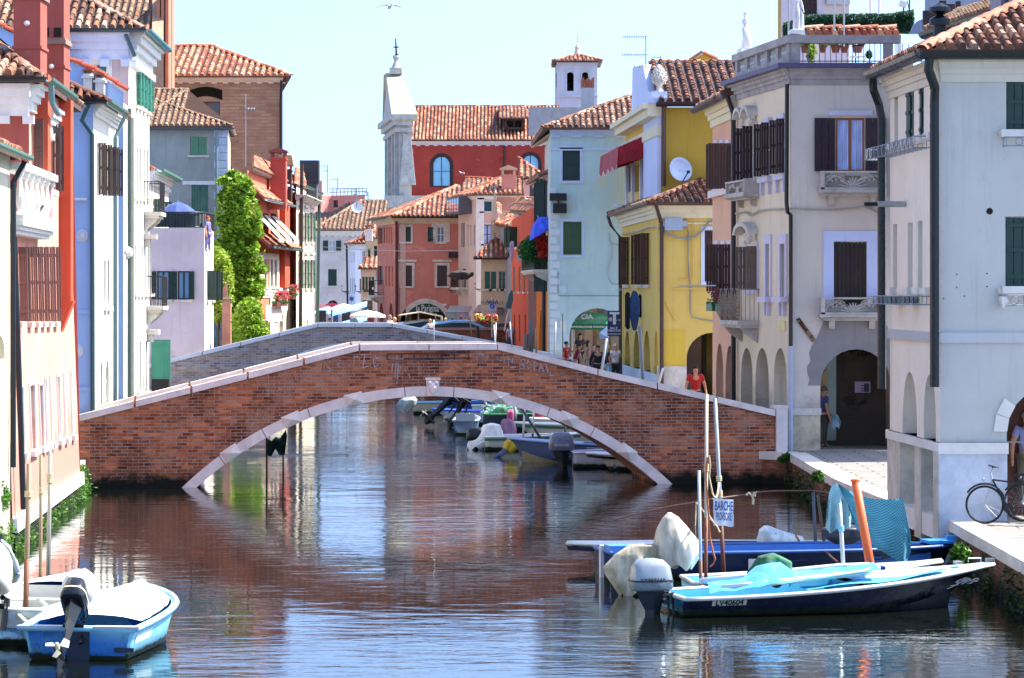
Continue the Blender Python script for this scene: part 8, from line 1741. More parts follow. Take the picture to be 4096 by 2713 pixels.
use('N'); lg=MB().tube([at(985,540,89.8),at(900,610,89.6),at(835,660,89.4)],[.085,.08,.06],8).ell(at(828,655,89.4),(.1,.07,.09),8); solo(lg,'raised_outboard_leg',paint('1a2f60',.35),'dark blue outboard leg slanting down to the water below the yellow bag','engine',None,True)
b,S=fb2('white boat with blue gunwale and raised black engine, far through the arch',330,320,112,2.3,1.2,183,hullm('c4c8cc',.35),paint('2f4fae',.35),paint('6a7a94',.4),zs=.5,zb=.56,foredeck=.5)
b,S=far_boat('blue-grey flat-sterned boat in the middle of the arch view','N',628,400,103.5,3.,.86,88,hullm('4a627e',.35),paint('9aa8b8',.35),paint('8a98aa',.4),zs=.5,zb=.6,foredeck=.05,tr=1.)
MB().box((-.02,0,.62),(.05,.66,.26)).build('transom_board',paint('8f9ba8',.4),b)
b,S=fb2('cream boat with pale blue interior, second row through the arch',165,260,122,2.6,1.1,4,hullm('c9b894',.35),paint('8fc0d8',.35),paint('5fa0c8',.4),zs=.45,zb=.5)
b,S=fb2('boat heaped with green and white nets, right of the flat-sterned boat',790,330,108,3.2,1.3,3,paint('2a3440',.4),paint('3f8a5a',.4),paint('2f6f4a',.4),zs=.55,zb=.6)
b,S=fb2('dark boat with white rim behind the net heap, right under the arch',1190,330,104,2.6,1.2,3,paint('1c2028',.4),paint('8d949c',.4),paint('2f3640',.4),zs=.5,zb=.55)
b,S=fb2('blue decked boat at the back of the row, near the crown of the arch',470,200,118,3.4,1.2,3,paint('1f4a86',.4),paint('2f6ab4',.4),paint('1f5a9a',.4),zs=.6,zb=.66)
use('N'); pts=[at(random.gauss(960,60),random.gauss(200,28),108+random.uniform(-.4,.4)) for _ in range(1500)]
solo(leaves(MB(),pts,.08,.7),'net_heap',leafm('3fae7a','dfe8e4'),'heap of bright green and white nets piled on a boat seen through the arch','net')
for (x,y,r,c,lab) in ((1290,215,.22,'c43a4a','red plastic bundle on the boats, far right under the arch'),(1040,225,.15,'c44a7a','pink cloth lump beside the net heap under the arch')):
 p=at(x,y,107); tarp(lab,[(p.x,107,p.z+.2,.08,.08),(p.x,107,p.z+.12,r,.25),(p.x,107,p.z-.15,r*1.1,.3)],cloth(c),'cloth_bundle','bundle',wr=.14,seed=x)
tarp('pale canvas-covered boat end at the far left of the arch view',[(at(130,65,118).x,118,at(0,60,118).z,.2,.2),(at(120,90,118).x,118,at(0,90,118).z,.34,.3),(at(100,130,118).x,118,at(0,130,118).z,.36,.3),(at(75,190,118).x,118,at(0,195,118).z,.2,.2)],cloth('8f9a98','b8bcb4',.5,3),wr=.12,seed=51)
for i,(x,y,tl,lab) in enumerate(((500,100,45,'large raised dark blue outboard with its leg slanting left, through the arch'),(630,110,30,'second raised outboard with pale lettered cowl, right of the dark blue one'))):
 use('N'); Y=110; e=thing('outboard_engine',lab,'engine',at(x,y+60,Y)); m,Mx=outboard(e,0,0,0,paint('141a2c' if i == 0 else '2a2420',.25),BLK,1.25 if i == 0 else 1.0,tl,0,band=paint('b8b0a4',.4))
 for o in (m,*m.children):o.data.transform(Matrix.Translation(Vector(e.location)*1)); o.data.transform(Matrix.Translation(-Vector(e.location)*1+Vector(ORG[e.name])))
e=thing('outboard_engine','rusty dark outboard standing on the flat-sterned boat, through the arch','engine',at(765,330,102.5)); outboard(e,.1,0,-.0,wood('4a3a34'),BLK,.85,0,0)
GB='poles among the boats beyond the bridge'
for (x0,y0,x1,y1,Y,r,mt,lab) in ((1160,150,1140,480,92,.05,BWHITE,'thin white pole, left one of the pair before the cream motorboat'),(1240,170,1230,420,93,.05,BWHITE,'thin white pole, right one of the pair before the cream motorboat'),(1125,160,1355,515,91,.07,paint('3a4450',.6),'dark grey pole slanting down to the right under the arch'),(1522,290,1520,520,90,.05,wood('2a2220'),'dark upright stick right of the slanting pole'),(1070,130,1075,300,104,.09,GREY,'grey post behind the mauve cloth under the arch'),(800,90,802,190,112,.05,wood('7a5a4a'),'thin brown stick above the net heap')):
 use('N'); p1,p0=at(x0,y0,Y),at(x1,y1,Y); pole(lab,p0,p1,r*.6,mt,group=GB)
# ============================================================ PEOPLE, BIRDS, STATUES
def skin(name,V_,E_,Rr,mat,parent,sub=1):
 me=bpy.data.meshes.new(name); me.from_pydata([tuple(v) for v in V_],E_,[]); o=bpy.data.objects.new(name,me); C.objects.link(o); o.parent=parent; ORG[o.name]=Vector()
 o.modifiers.new('skin','SKIN').use_smooth_shade=True; sk=me.skin_vertices[0].data
 for i,r in enumerate(Rr):sk[i].radius=(r,r) if not isinstance(r,tuple) else r; sk[i].use_root=i == 0
 s=o.modifiers.new('sub','SUBSURF'); s.levels=s.render_levels=sub; me.materials.append(mat); return o
SKINS=dict(a=paint('c68f70',.6),b=paint('b57a5c',.6)); 
def figure(label,x,y,z,h,yaw,shirt,legs,hair='2a201a',skn='a',la=(.06,.0,-.3),ra=(.06,.0,-.3),lf=(.02,-.04,-.27),rf=(.02,-.04,-.27),lean=0.,sleeves='short',shorts=False,step=.03,name='person',cat='person',statue=None,hairl=.0,fingers=True,plump=1.):
 """standing body: one skinned surface from the pelvis out; arm vectors are shoulder-to-elbow / elbow-to-wrist"""
 t=thing(name,label,cat,(0,0,0)); g=plump; k=lean
 J={'pel':(0,0,.52),'wai':(0,-k*.3,.6),'che':(0,-k*.7,.72),'nek':(0,-k,.825),'hd0':(0,-k*1.1-.008,.87),'hd1':(0,-k*1.15-.01,.925),'hd2':(0,-k*1.15,.965)}
 Rd={'pel':(.078*g,.062*g),'wai':(.07*g,.055*g),'che':(.088*g,.06*g),'nek':.03,'hd0':.042,'hd1':(.05,.058),'hd2':.034}
 E_=[('pel','wai'),('wai','che'),('che','nek'),('nek','hd0'),('hd0','hd1'),('hd1','hd2')]; arm=[]; legj=[]
 for s,e,f in ((-1,la,lf),(1,ra,rf)):
  n='l' if s < 0 else 'r'; sh=(s*.098*g,-k*.85,.80); el=(sh[0]+s*e[0],sh[1]+e[1],sh[2]+e[2]*.55); wr=(el[0]+s*f[0],el[1]+f[1],el[2]+f[2]*.55); d=Vector(wr)-Vector(el); d=d.normalized() if d.length else Vector((0,0,-1)); hn=tuple(Vector(wr)+d*.045)
  J.update({n+'sh':sh,n+'el':el,n+'wr':wr,n+'hn':hn}); Rd.update({n+'sh':.036*g,n+'el':.025*g,n+'wr':.016,n+'hn':(.02,.012)}); E_ += [('che',n+'sh'),(n+'sh',n+'el'),(n+'el',n+'wr'),(n+'wr',n+'hn')]; arm.append(n)
  if fingers:
   a=d.cross(Vector((s,0,0))); a=a.normalized() if a.length > .1 else Vector((0,1,0))
   for q in range(4):tip=Vector(hn)+a*(.018*(q-1.5)/1.5)+d*(.045-.006*abs(q-1.3))+Vector((-s*.008,0,0)); J[f'{n}f{q}']=tuple(tip); Rd[f'{n}f{q}']=.005; E_.append((n+'hn',f'{n}f{q}'))
   J[n+'th']=tuple(Vector(wr)+d*.03-a*.034); Rd[n+'th']=.006; E_.append((n+'wr',n+'th'))
  hp=(s*.045*g,0,.49); kn=(s*.05,-.012-s*step*.5,.275); an=(s*.052,.012-s*step,.05); to=(s*.06,-.07-s*step,.018)
  J.update({n+'hp':hp,n+'kn':kn,n+'an':an,n+'to':to}); Rd.update({n+'hp':.056*g,n+'kn':.035*g,n+'an':.021,n+'to':.02}); E_ += [('pel',n+'hp'),(n+'hp',n+'kn'),(n+'kn',n+'an'),(n+'an',n+'to')]
 def mk(nm,keys,mat,add=0.,sub=1,cut=None):
  ks=[q for q in keys if q in J]; ix={q:i for i,q in enumerate(ks)}; V_=[Vector(J[q]) for q in ks]
  if cut:
   for q,(o_,f) in cut.items():
    if q in ix:V_[ix[q]]=Vector(J[o_]).lerp(Vector(J[q]),f)
  rr=[tuple((c+add)*h for c in Rd[q]) if isinstance(Rd[q],tuple) else (Rd[q]+add)*h for q in ks]
  return skin(nm,[v*h for v in V_],[(ix[a],ix[b]) for a,b in E_ if a in ix and b in ix],rr,mat,t,sub)
 sm=statue or SKINS[skn]; b=mk('body',list(J),sm,0,2)
 cl=lambda c:c if not isinstance(c,str) else cloth(c,None,.5,7)
 if statue is None:
  T=['che','wai','pel','nek']+[n+q for n in arm for q in (('sh','el','wr') if sleeves == 'long' else ('sh','el'))]
  mk('shirt',T,cl(shirt),.011,2,{'nek':('che',.55),**({} if sleeves == 'long' else {'lel':('lsh',.62),'rel':('rsh',.62)})})
  mk('trousers' if not shorts else 'shorts',['pel']+[n+q for n in arm for q in (('hp','kn','an') if not shorts else ('hp','kn'))],cl(legs),.009,2,{'wai':('pel',.4)})
  mk('shoes',['lan','lto','ran','rto'],paint('2a2624',.5),.006,1)
 hm=MB(); c=Vector(J['hd1'])*h; hm.ell(c+Vector((0,.014*h,.018*h)),(.056*h,.058*h,.05*h),14)
 if hairl:hm.ell(c+Vector((0,.03*h,-.03*h)),(.058*h,.04*h,(.06+hairl)*h),12)
 hm.build('hair',statue or paint(hair,.7),t,True)
 if statue is None:
  f=MB()
  for s in (-1,1):f.ell(c+Vector((s*.02*h,-.056*h,.0)),.005*h,6)
  f.build('eyes',paint('1a1412',.4),t); MB().ell(c+Vector((0,-.064*h,-.012*h)),(.007*h,.012*h,.012*h),6).build('nose',sm,b); MB().ell(c+Vector((0,-.057*h,-.034*h)),(.014*h,.004*h,.004*h),6).build('mouth',paint('8a4a42',.5),t)
 t.location=(x,y,z); t.rotation_euler=(0,0,R(yaw)); return t
def person(label,reg,px,ptop,Y,h=1.68,z=None,yaw=0,shirt='b0202a',legs='2a2e3a',**k):
 use(reg); X=Xu(px,Y); zt=Zv(ptop,Y); return figure(label,X,Y,zt-.97*h if z is None else z,h,yaw,shirt,legs,**k)
person('man in a red polo shirt behind the bridge parapet near the salmon house','H',1362,1160,92.,1.7,None,8,'b3141e','2a2e3a',hair='14100e',plump=1.12)
person('man in a red shirt holding a pole, left of the green market tent','H',462,990,126,1.65,None,55,'c4242e','3a3c46',ra=(.03,-.1,-.15),rf=(-.02,-.1,.1))
person('woman bending forward in a maroon top beside the man with the pole','H',515,1002,127,1.6,None,80,'8a2038','c9bfb4',lean=.14,la=(.03,-.08,-.28))
person('tall dark-haired woman in black under the green tent','H',558,935,134,1.72,None,20,'1c181c','1a1a22',hair='1a1210',hairl=.05,skn='b')
person('woman in beige top and red bag strap, walking right under the arch','H',612,982,128,1.65,None,100,'a8806a','b59a84',hair='3a2018',hairl=.04)
person('child-sized figure in pink between the beige and the black-clad women','H',655,1008,130,1.4,None,0,'a86a7a','3a3a4a',hair='4a2a1c')
person('dark-haired woman in a black coat, left of the blonde woman','H',682,1018,121,1.66,None,5,'16161c','16161c',sleeves='long',hair='241814',plump=1.2)
person('blonde woman in black with pale skirt, seen from the side','H',758,1018,120,1.66,None,95,'15151a','9fc4d8',hair='c9b078',hairl=.06)
person('white-haired woman in a white T-shirt reading something, right of the blonde','H',805,1006,119,1.68,None,10,'e0dce4','14161e',hair='d9c9a4',la=(.02,-.04,-.22),lf=(-.05,-.16,.02),ra=(.02,-.04,-.22),rf=(-.05,-.16,.02))
person('man in a blue shirt carrying a plastic bag inside the beige arcade','J',655,1236,80.4,1.66,None,100,'44507e','4a4642',hair='6a6058')
p=Vector((Xu(728,80.2) if use('J') is None else 0,80.2,Zv(1470,80.2))); tarp('pale blue plastic shopping bag in the hand of the man in the arcade',[(p.x,p.y,p.z+.24,.02,.02),(p.x,p.y,p.z+.16,.08,.06),(p.x,p.y,p.z,.15,.09),(p.x,p.y,p.z-.14,.12,.08)],cloth('6fa4b8','c4dfe6',.4),'shopping_bag','bag',wr=.1,seed=2)
person('man in a lavender-blue shirt cut by the right edge, behind the bicycle','L',1560,-75,55.6,1.72,None,15,'8f96c4','6a6656',hair='8a8078',plump=1.1)
person('man in a white shirt crossing the far bridge, left one of two','E',800,806,133,1.6,None,60,'dcd8e4','4a4e5a',hair='8a7a6a')
person('blond person crossing the far bridge right behind the man in white','E',834,822,133.4,1.5,None,60,'e0b8a0','5a4e4a',hair='c9a46a')
person('man in a flat cap and lilac shirt by the parked cars','Q',890,700,182,1.7,ZS,40,'b9a9c4','4a4e5a',hair='b09a70')
person('man in a bright green T-shirt behind the blue car roof','Q',1345,695,192,1.72,ZS,10,'1f9a4e','2a2e3a',hair='1a1412',skn='b')
person('woman in black and white top behind the blue car','Q',1215,712,190,1.66,ZS,10,'c9c9d0','1a1a20',hair='2a1a14')
person('person in a purple shirt right of the man in green','Q',1478,708,188,1.68,ZS,60,'5a4aa0','2a2a3a',hair='2a1a14')
person('grey-haired shopper left of the shop awnings','Q',1060,712,196,1.66,ZS,0,'3a4a5a','2a2a3a',hair='8a8a80'); person('shopper in a pale straw hat beside the awning post','Q',1115,718,197,1.64,ZS,0,'4a5a4a','2a2a3a',hair='b8a878')
person('woman in white leaning over the market stall on the left','E',392,806,200,1.6,ZS,-30,'d9cfc4','3a3a44',hair='1a1412',lean=.1)
person('man in a blue and white shirt by the quay wall, right of the traffic sign','Q',2075,812,176,1.65,None,30,'b9c9ec','2a4a8a',hair='5a3a2a')
person('man with a red cap tending the washing on the pink house terrace','B',1448,116,133.5,1.62,None,70,'6a6aa4','6a6aa4',hair='c41a24')
WS=stone('dfe0e2',.06)
def statue(lab,px,pb,h,Y,yaw,reg='T',**k):
 use(reg); t=figure(lab,Xu(px,Y),Y,Zv(pb,Y)+.1,h,yaw,'','',statue=WS,name='statue',cat='statue',fingers=False,**k); MB().box((0,0,-.05),(.36,.36,.1)).box((0,0,.0),(.26,.26,.06)).build('base',WS,t)
 MB().tube([(0.02,.02,.02*h),(.03,.03,.3*h),(.0,.0,.55*h)],[.13*h,.1*h,.09*h],10).build('drapery',WS,t,True) if k.get('step',.03) < .05 else MB().tube([(.14,.0,.02),(.15,.0,.4*h),(.1,.0,.5*h)],[.07,.05,.03],7).build('tree_stump',WS,t); return t
use('I'); pr_=Fline(80,460,7.21,78.3,-.144); q0=pr_.pt(.3,0,-.05); q1=pr_.pt(pr_.L-.1,0,-.1)
use('I'); statue('white stone statue of a robed figure looking left, on the terrace corner',142,368,(368-108)*pix(q0.y)*1.03,q0.y,-75,'I',la=(-.02,-.06,-.2),lf=(-.06,-.12,.0),ra=(.0,-.06,-.24),rf=(-.04,-.1,.02))
use('I'); t=statue('white nude statue on the terrace corner, head beyond the top edge',497,240,1.02,q1.y,10,'I',step=.06,la=(.06,-.0,.1),lf=(-.02,.0,.25))
def bird(lab,p,s,yaw,body,wing,legs=True,fly=False,pitch=0,cat='gull'):
 t=thing('pigeon' if cat == 'pigeon' else 'seagull',lab,cat,(0,0,0)); J=[(.0,0,.3),(.16,0,.36),(.26,0,.46),(.32,0,.52),(.38,0,.52),(-.2,0,.24),(-.42,0,.2)]; 
 skin('body',[Vector(j)*s for j in J],[(0,1),(1,2),(2,3),(3,4),(0,5),(5,6)],[r*s for r in (.115,.1,.055,.058,.03,.09,.02)],body,t,2); MB().tube([Vector((.4,0,.515))*s,Vector((.48,0,.49))*s],[.022*s,.006*s],6).build('beak',paint('d9a02a' if cat == 'gull' else '4a4440',.5),t)
 w_=MB()
 for g in (-1,1):
  if fly:P=[(.14,g*.06,.36),(.2,g*.45,.5),(.12,g*.85,.42),(-.05,g*1.35,.16),(-.02,g*.8,.38),(-.08,g*.4,.44),(-.1,g*.06,.34)]; w_.add([Vector(q)*s for q in P]+[(Vector(q)+Vector((0,0,.025)))*s for q in P],[(0,1,5,6),(1,2,4,5),(2,3,4),(7,8,12,13),(8,9,11,12),(9,10,11)]+[(i,(i+1) % 7,(i+1) % 7+7,i+7) for i in range(7)])
  else:w_.ell(Vector((-.1,g*.09,.31))*s,Vector((.3,.04,.11))*s,10,Matrix.Rotation(R(8),3,'Y'))
 w_.build('wings',wing,t,True)
 if legs and not fly:
  l_=MB()
  for g in (-1,1):l_.tube([Vector((0,g*.05,.22))*s,Vector((.0,g*.05,.02))*s,Vector((.07,g*.05,.0))*s],.014*s,5)
  l_.build('legs',paint('c98a4a',.5),t)
 t.location=p; t.rotation_euler=(0,R(pitch),R(yaw)); return t
GW,GG=paint('e2e2e2',.6),paint('9aa0a8',.6)
use('D'); bird('gull in flight high above the church, wings spread',at(800,75,120),1.05*120*212/12113/1.7425/2.7,-60,paint('c4b4a8',.6),paint('a9a4a4',.6),False,True)
use('A'); bird('gull standing on the coral house chimney',at(1930,1078,160),.42*160/133*1.0,0,GW,GG); bird('dark pigeon perched on the white balustrade ledge',at(262,1500,61.) + Vector((0,0,0)),.36,15,paint('2a2a30',.6),paint('33343c',.6),cat='pigeon')
use('G'); bird('white gull on the gutter corner of the yellow house',at(872,1558,124),.62,180,GW,paint('d0d2d6',.6)); use('D'); bird('small gull on the roof apex of the pink corner building',at(1302,1222,212),.5,180,GW,GG); bird('gull sitting on the red roof left of the orange house',at(1762,1412,168),.5,180,GW,GG)
# ============================================================ TERRACE, STREET AND MARKET
def pot(lab,reg,x,yb,Y,w_,hp,n,rx,rz,leafmat,stem=0,name='potted_plant'):
 use(reg); p=at(x,yb,Y); t=thing(name,lab,'plant',p,'potted plants on the roof terrace'); MB().lathe([(w_*.35,0),(w_*.48,hp*.85),(w_*.53,hp*.85),(w_*.53,hp),(w_*.42,hp)],p,14).build('pot',wood('a8553a'),t)
 if stem:MB().tube([p+Vector((0,0,hp*.8)),p+Vector((.03,0,hp+stem))],.015,5).build('stem',wood('5a4a34'),t)
 leaves(MB(),blob(p+Vector((0,0,hp+stem+rz*.7)),(rx,.12,rz),n,.4),.05).build('foliage',leafmat,t)
LIME=leafm('7a9a2a','b4c84a'); Yt=q1.y+.7
for a in (('tall bushy oleander in a terracotta pot, left on the roof terrace','T',530,592,Yt,.19,.13,420,.14,.26,LIME,.1),('small round lemon tree in a terracotta pot, right on the roof terrace','T',1030,580,Yt+.2,.16,.12,200,.08,.12,DKLEAF,.12),('low yellow-green plant squeezed beside the terrace corner post','T',462,598,Yt,.1,.05,80,.06,.06,LIME,0),('long low trough of pale succulents on the terrace floor','T',795,588,Yt+.1,.2,.06,120,.2,.04,LIME,0)):pot(*a)
for i,(x,w_) in enumerate(((470,.16),(520,.15),(630,.15),(740,.2),(815,.18),(930,.24))):pot(('first','second','third','fourth','fifth','sixth')[i]+' pot from the left on the high shelf of the roof terrace','T',x,458,q1.y+3.8,w_*1.3,.18,260,.22,.13,LIME if i != 5 else DKLEAF,0)
use('T'); Y=q1.y+2.2; p=at(935,590,Y); t=thing('garden_table','small white garden table behind the terrace railing','table',p); zt=Zv(495,Y); MB().box((p.x,Y,zt),(.62,.5,.03)).build('table_top',WHITE,t)
for g in (-.2,.2):MB().tube([(p.x+g,Y,zt),(p.x+g*.5,Y,p.z)],.02,6).build('leg',WHITE,t)
use('T'); t=thing('green_parasol_pole','closed dark green pole standing by the garden table','pole',at(912,590,Y)); MB().tube([at(912,590,Y),at(914,350,Y)],.018,6).build('shaft',DGREEN,t); MB().tube([at(918,385,Y),at(914,345,Y)],[.05,.03],8).build('cap',paint('9fc4cc',.5),t)
use('T'); Y=84.; pts=[]
for x0,x1,y0,y1,n in ((460,1415,130,290,9000),(285,370,200,330,900),(1260,1415,105,290,1800)):
 for _ in range(n):x=random.uniform(x0,x1); pts.append(at(x,random.uniform(y0-18*(x-x0)/(x1-x0)+6*noise.noise(Vector((x*.02,1,1))),y1),Y+random.uniform(-.25,.25)))
h=thing('hedge','clipped dark green hedge with pale blossoms above the roof terrace','hedge',at(900,290,Y)); leaves(MB(),pts,.045,.6).build('foliage',leafm('123a26','1f5434'),h); leaves(MB(),random.sample(pts,330),.03).build('blossom',leafm('d0d49a','e8e8c8'),h)
MB().box((at(900,210,Y).x,Y,at(900,230,Y).z),(940*pix(Y),.14,110*pix(Y))).build('twigs',wood('1c2a1c'),h)
for i,(x,y1,lab) in enumerate(((728,262,'left one of two tall steel masts in front of the hedge'),(812,400,'right one of two tall steel masts in front of the hedge'),(333,315,'steel mast just left of the nude statue'),(437,300,'steel mast just right of the nude statue'))):use('T'); t=thing('antenna_mast',lab,'mast',at(x,y1,q1.y+2.6),'steel masts on the terrace house roof'); MB().tube([at(x,y1,q1.y+2.6),at(x,-120,q1.y+2.6)],.024,8).build('shaft',STEEL,t)
for i,x in enumerate((1040,1116)):t=thing('chimney_pipe',('left','right')[i]+' one of two thin pale pipes in the sky behind the hedge','pipe',at(x,130,88),'thin pipes behind the hedge'); MB().tube([at(x,130,88),at(x,-100,88)],.03,8).build('shaft',paint('c4b8d0',.5),t)
t=thing('wind_vane_lamp','white box lantern on a short post at the right end of the hedge','lamp',at(1327,105,83.)); MB().tube([at(1327,130,83),at(1327,55,83)],.02,6).build('post',IRON,t); MB().box(at(1322,38,83),(.2,.16,.16),Matrix.Rotation(R(20),3,'Y')).build('lantern',WHITE,t); MB().tube([at(1376,120,83),at(1380,-40,83)],.02,6).tube([at(1358,5,83),at(1376,90,83)],.012,5).build('rod',IRON,t)
antenna(1076,265,530,119,'G','tall double-boom aerial on the yellow house gable',((.03,168,10),(.53,172,10),(.86,85,2)))
antenna(1185,410,446,128,'G','low horizontal aerial behind the yellow house ridge',((.4,65,3),)); antenna(1712,655,1165,190,'A','slender white aerial before the brick church wall',((.2,60,3),),side=1)
def parasol(lab,reg,x,ytop,yb,w,Y,mat,drop,tilt=0,zf=None,group=None,n=8):
 use(reg); c=at(x,ytop,Y); r=w*pix(Y)/2; t=thing('parasol',lab,'parasol',(c.x,Y,zf if zf is not None else c.z-2),group); M_=Matrix.Rotation(R(tilt),3,'Y'); hgt=drop*pix(Y); mb=MB(); ap=Vector((0,0,0))
 ring=[M_ @ Vector((r*math.cos(2*math.pi*k/n),r*math.sin(2*math.pi*k/n),-hgt)) for k in range(n)]; mid=[M_ @ Vector((r*.55*math.cos(2*math.pi*k/n),r*.55*math.sin(2*math.pi*k/n),-hgt*.38)) for k in range(n)]
 V_=[c+ap]+[c+q for q in mid]+[c+q for q in ring]+[c+q+Vector((0,0,-.14)) for q in ring]
 mb.add(V_,[(0,1+k,1+(k+1) % n) for k in range(n)]+[(1+k,1+n+k,1+n+(k+1) % n,1+(k+1) % n) for k in range(n)]+[(1+n+k,1+2*n+k,1+2*n+(k+1) % n,1+n+(k+1) % n) for k in range(n)]); mb.build('canopy',mat,t)
 bt=c+M_ @ Vector((0,0,-(c.z-(zf if zf is not None else c.z-2)))); MB().tube([c+M_ @ Vector((0,0,.08)),bt],.025,6).build('pole',STEEL,t); return t
use('E'); parasol('bright blue open parasol tilted over the flowery balcony of the orange house','E',1835,120,0,250,138,cloth('3a5ae0',None,.15),95,-30,None)
parasol('dark blue parasol open behind the curved terrace railing','B',1240,10,0,260,134.5,cloth('2f4a8a',None,.15),75,0,Zv(200,134.5) if use('B') is None else 0)
MK='market parasols on the piazza'
for a in (('red market parasol peak behind the white one','E',400,716,0,150,215,cloth('d8243a'),24),('dark maroon market canopy at the far left of the stalls','E',300,722,0,220,212,cloth('6a2440'),40),('large white market parasol, upper one of the stalls','E',480,722,0,190,205,cloth('ecebe6'),34),('long pale blue market canopy beneath the white parasol','E',370,742,0,260,200,cloth('8fb8e8'),50),('sunlit white market parasol left of the coral cafe','E',645,768,0,250,195,cloth('f0ece0'),36)):parasol(*a,0,ZS,MK)
use('E'); p0,p1=at(640,745,198),at(400,810,190); t=thing('market_awning','pale blue slanting market awning arms across the stalls','awning',(p1.x,190,ZS))
for k in (0,.9):MB().prism([p0+Vector((0,0,-k)),p0+Vector((.0,.6,-k+.25)),p1+Vector((0,.6,-k+.25)),p1+Vector((0,0,-k))],(.0,-.05,.12)).build('canvas',cloth('6fa8dc'),t)
MB().tube([(p1.x,190,ZS),p1],.04,6).build('post',STEEL,t)
random.seed(3)
for i,(x,w_,c,lab) in enumerate(((330,60,'3a3038','dark goods on the leftmost market stall'),(420,50,'2f5f9a','market stall table hung with blue cloth'),(500,60,'4a4048','market stall of dark clothes under the white parasol'),(570,60,'d9dce6','market stall with white garments hanging'),(660,70,'7a2a34','market stall with dark red goods beside the cafe'))):
 use('E'); Y=198+i*.6; t=thing('market_stall',lab,'stall',at(x,880,Y),'market stalls'); t.location.z=ZS; ORG[t.name]=Vector(t.location); X=Xu(x,Y); wd=w_*pix(Y); MB().box((X,Y,ZS+.85),(wd*1.2,1.2,.08)).build('table_top',wood('6a5040'),t); mb=MB()
 for k in range(9):mb.prism([Vector((X-wd/2+wd*k/9,Y-.5,ZS+2.1)),Vector((X-wd/2+wd*(k+.8)/9,Y-.5,ZS+2.1)),Vector((X-wd/2+wd*(k+.85)/9,Y-.5,ZS+1.+random.random()*.5)),Vector((X-wd/2+wd*k/9,Y-.5,ZS+1.+random.random()*.3))],(0,.2,0))
 mb.build('goods',cloth(c,None,.5),t)
 for g in (-1,1):MB().tube([(X+g*wd*.55,Y,ZS),(X+g*wd*.55,Y,ZS+2.2)],.03,5).build('leg',STEEL,t)
use('E'); Y=188; t=thing('market_awning','cream market awning stretched in front of the coral cafe arch','awning',at(1010,860,Y)); MB().prism([at(858,803,Y),at(1010,780,Y),at(1170,812,Y),at(1160,806,Y+3),at(1010,776,Y+3),at(880,797,Y+3)],(0,0,-.06)).build('canvas',cloth('e4d6b4'),t)
for x in (1000,1120):MB().tube([at(x,790,Y+1),(Xu(x,Y+1),Y+1,ZS)],.04,6).build('post',STEEL,t)
for i,(x0,x1,y0,y1,c,lab) in enumerate(((1190,1300,738,800,'8a948c','grey-green shop awning left of the lamp bracket'),(1260,1375,742,800,'9a8a90','mauve shop awning beside the grey-green one'),(1385,1490,730,795,'a98a8c','pinkish shop awning left of the pedestrian sign'),(1500,1610,725,770,'6a5a60','dark shop awning right of the pedestrian sign'))):
 use('E'); Y=203-i; t=thing('shop_awning',lab,'awning',at(x0,y1,Y),'shop awnings on the piazza'); a,b=at(x0+30,y0,Y+2),at(x1,y0,Y+2); c_,d=at(x1-25,y1-15,Y-.5),at(x0,y1-15,Y-.5); MB().prism([a,b,c_,d],(0,0,-.04)).build('canvas',cloth(c),t); MB().prism([d,c_,c_+Vector((0,0,-.45)),d+Vector((0,0,-.45))],(0,.04,0)).build('valance',cloth(c),t)
use('Q'); t=thing('fruit_stall','stall of colourful fruit and toys by the pedestrian sign','stall',at(1720,900,195)); 
for c in ('d83a2a','e07a24','6aa83a','c42a6a','7a3a2a','d8c03a'):
 mb=MB()
 for _ in range(22):mb.ell(at(random.uniform(1560,1890),random.uniform(660,830),195+random.uniform(-.3,.3)),random.uniform(.06,.13),8)
 mb.build('goods',paint(c,.5),t)
MB().box(at(1720,870,195),(6.0,.8,.7)).build('counter',wood('4a3a34'),t)
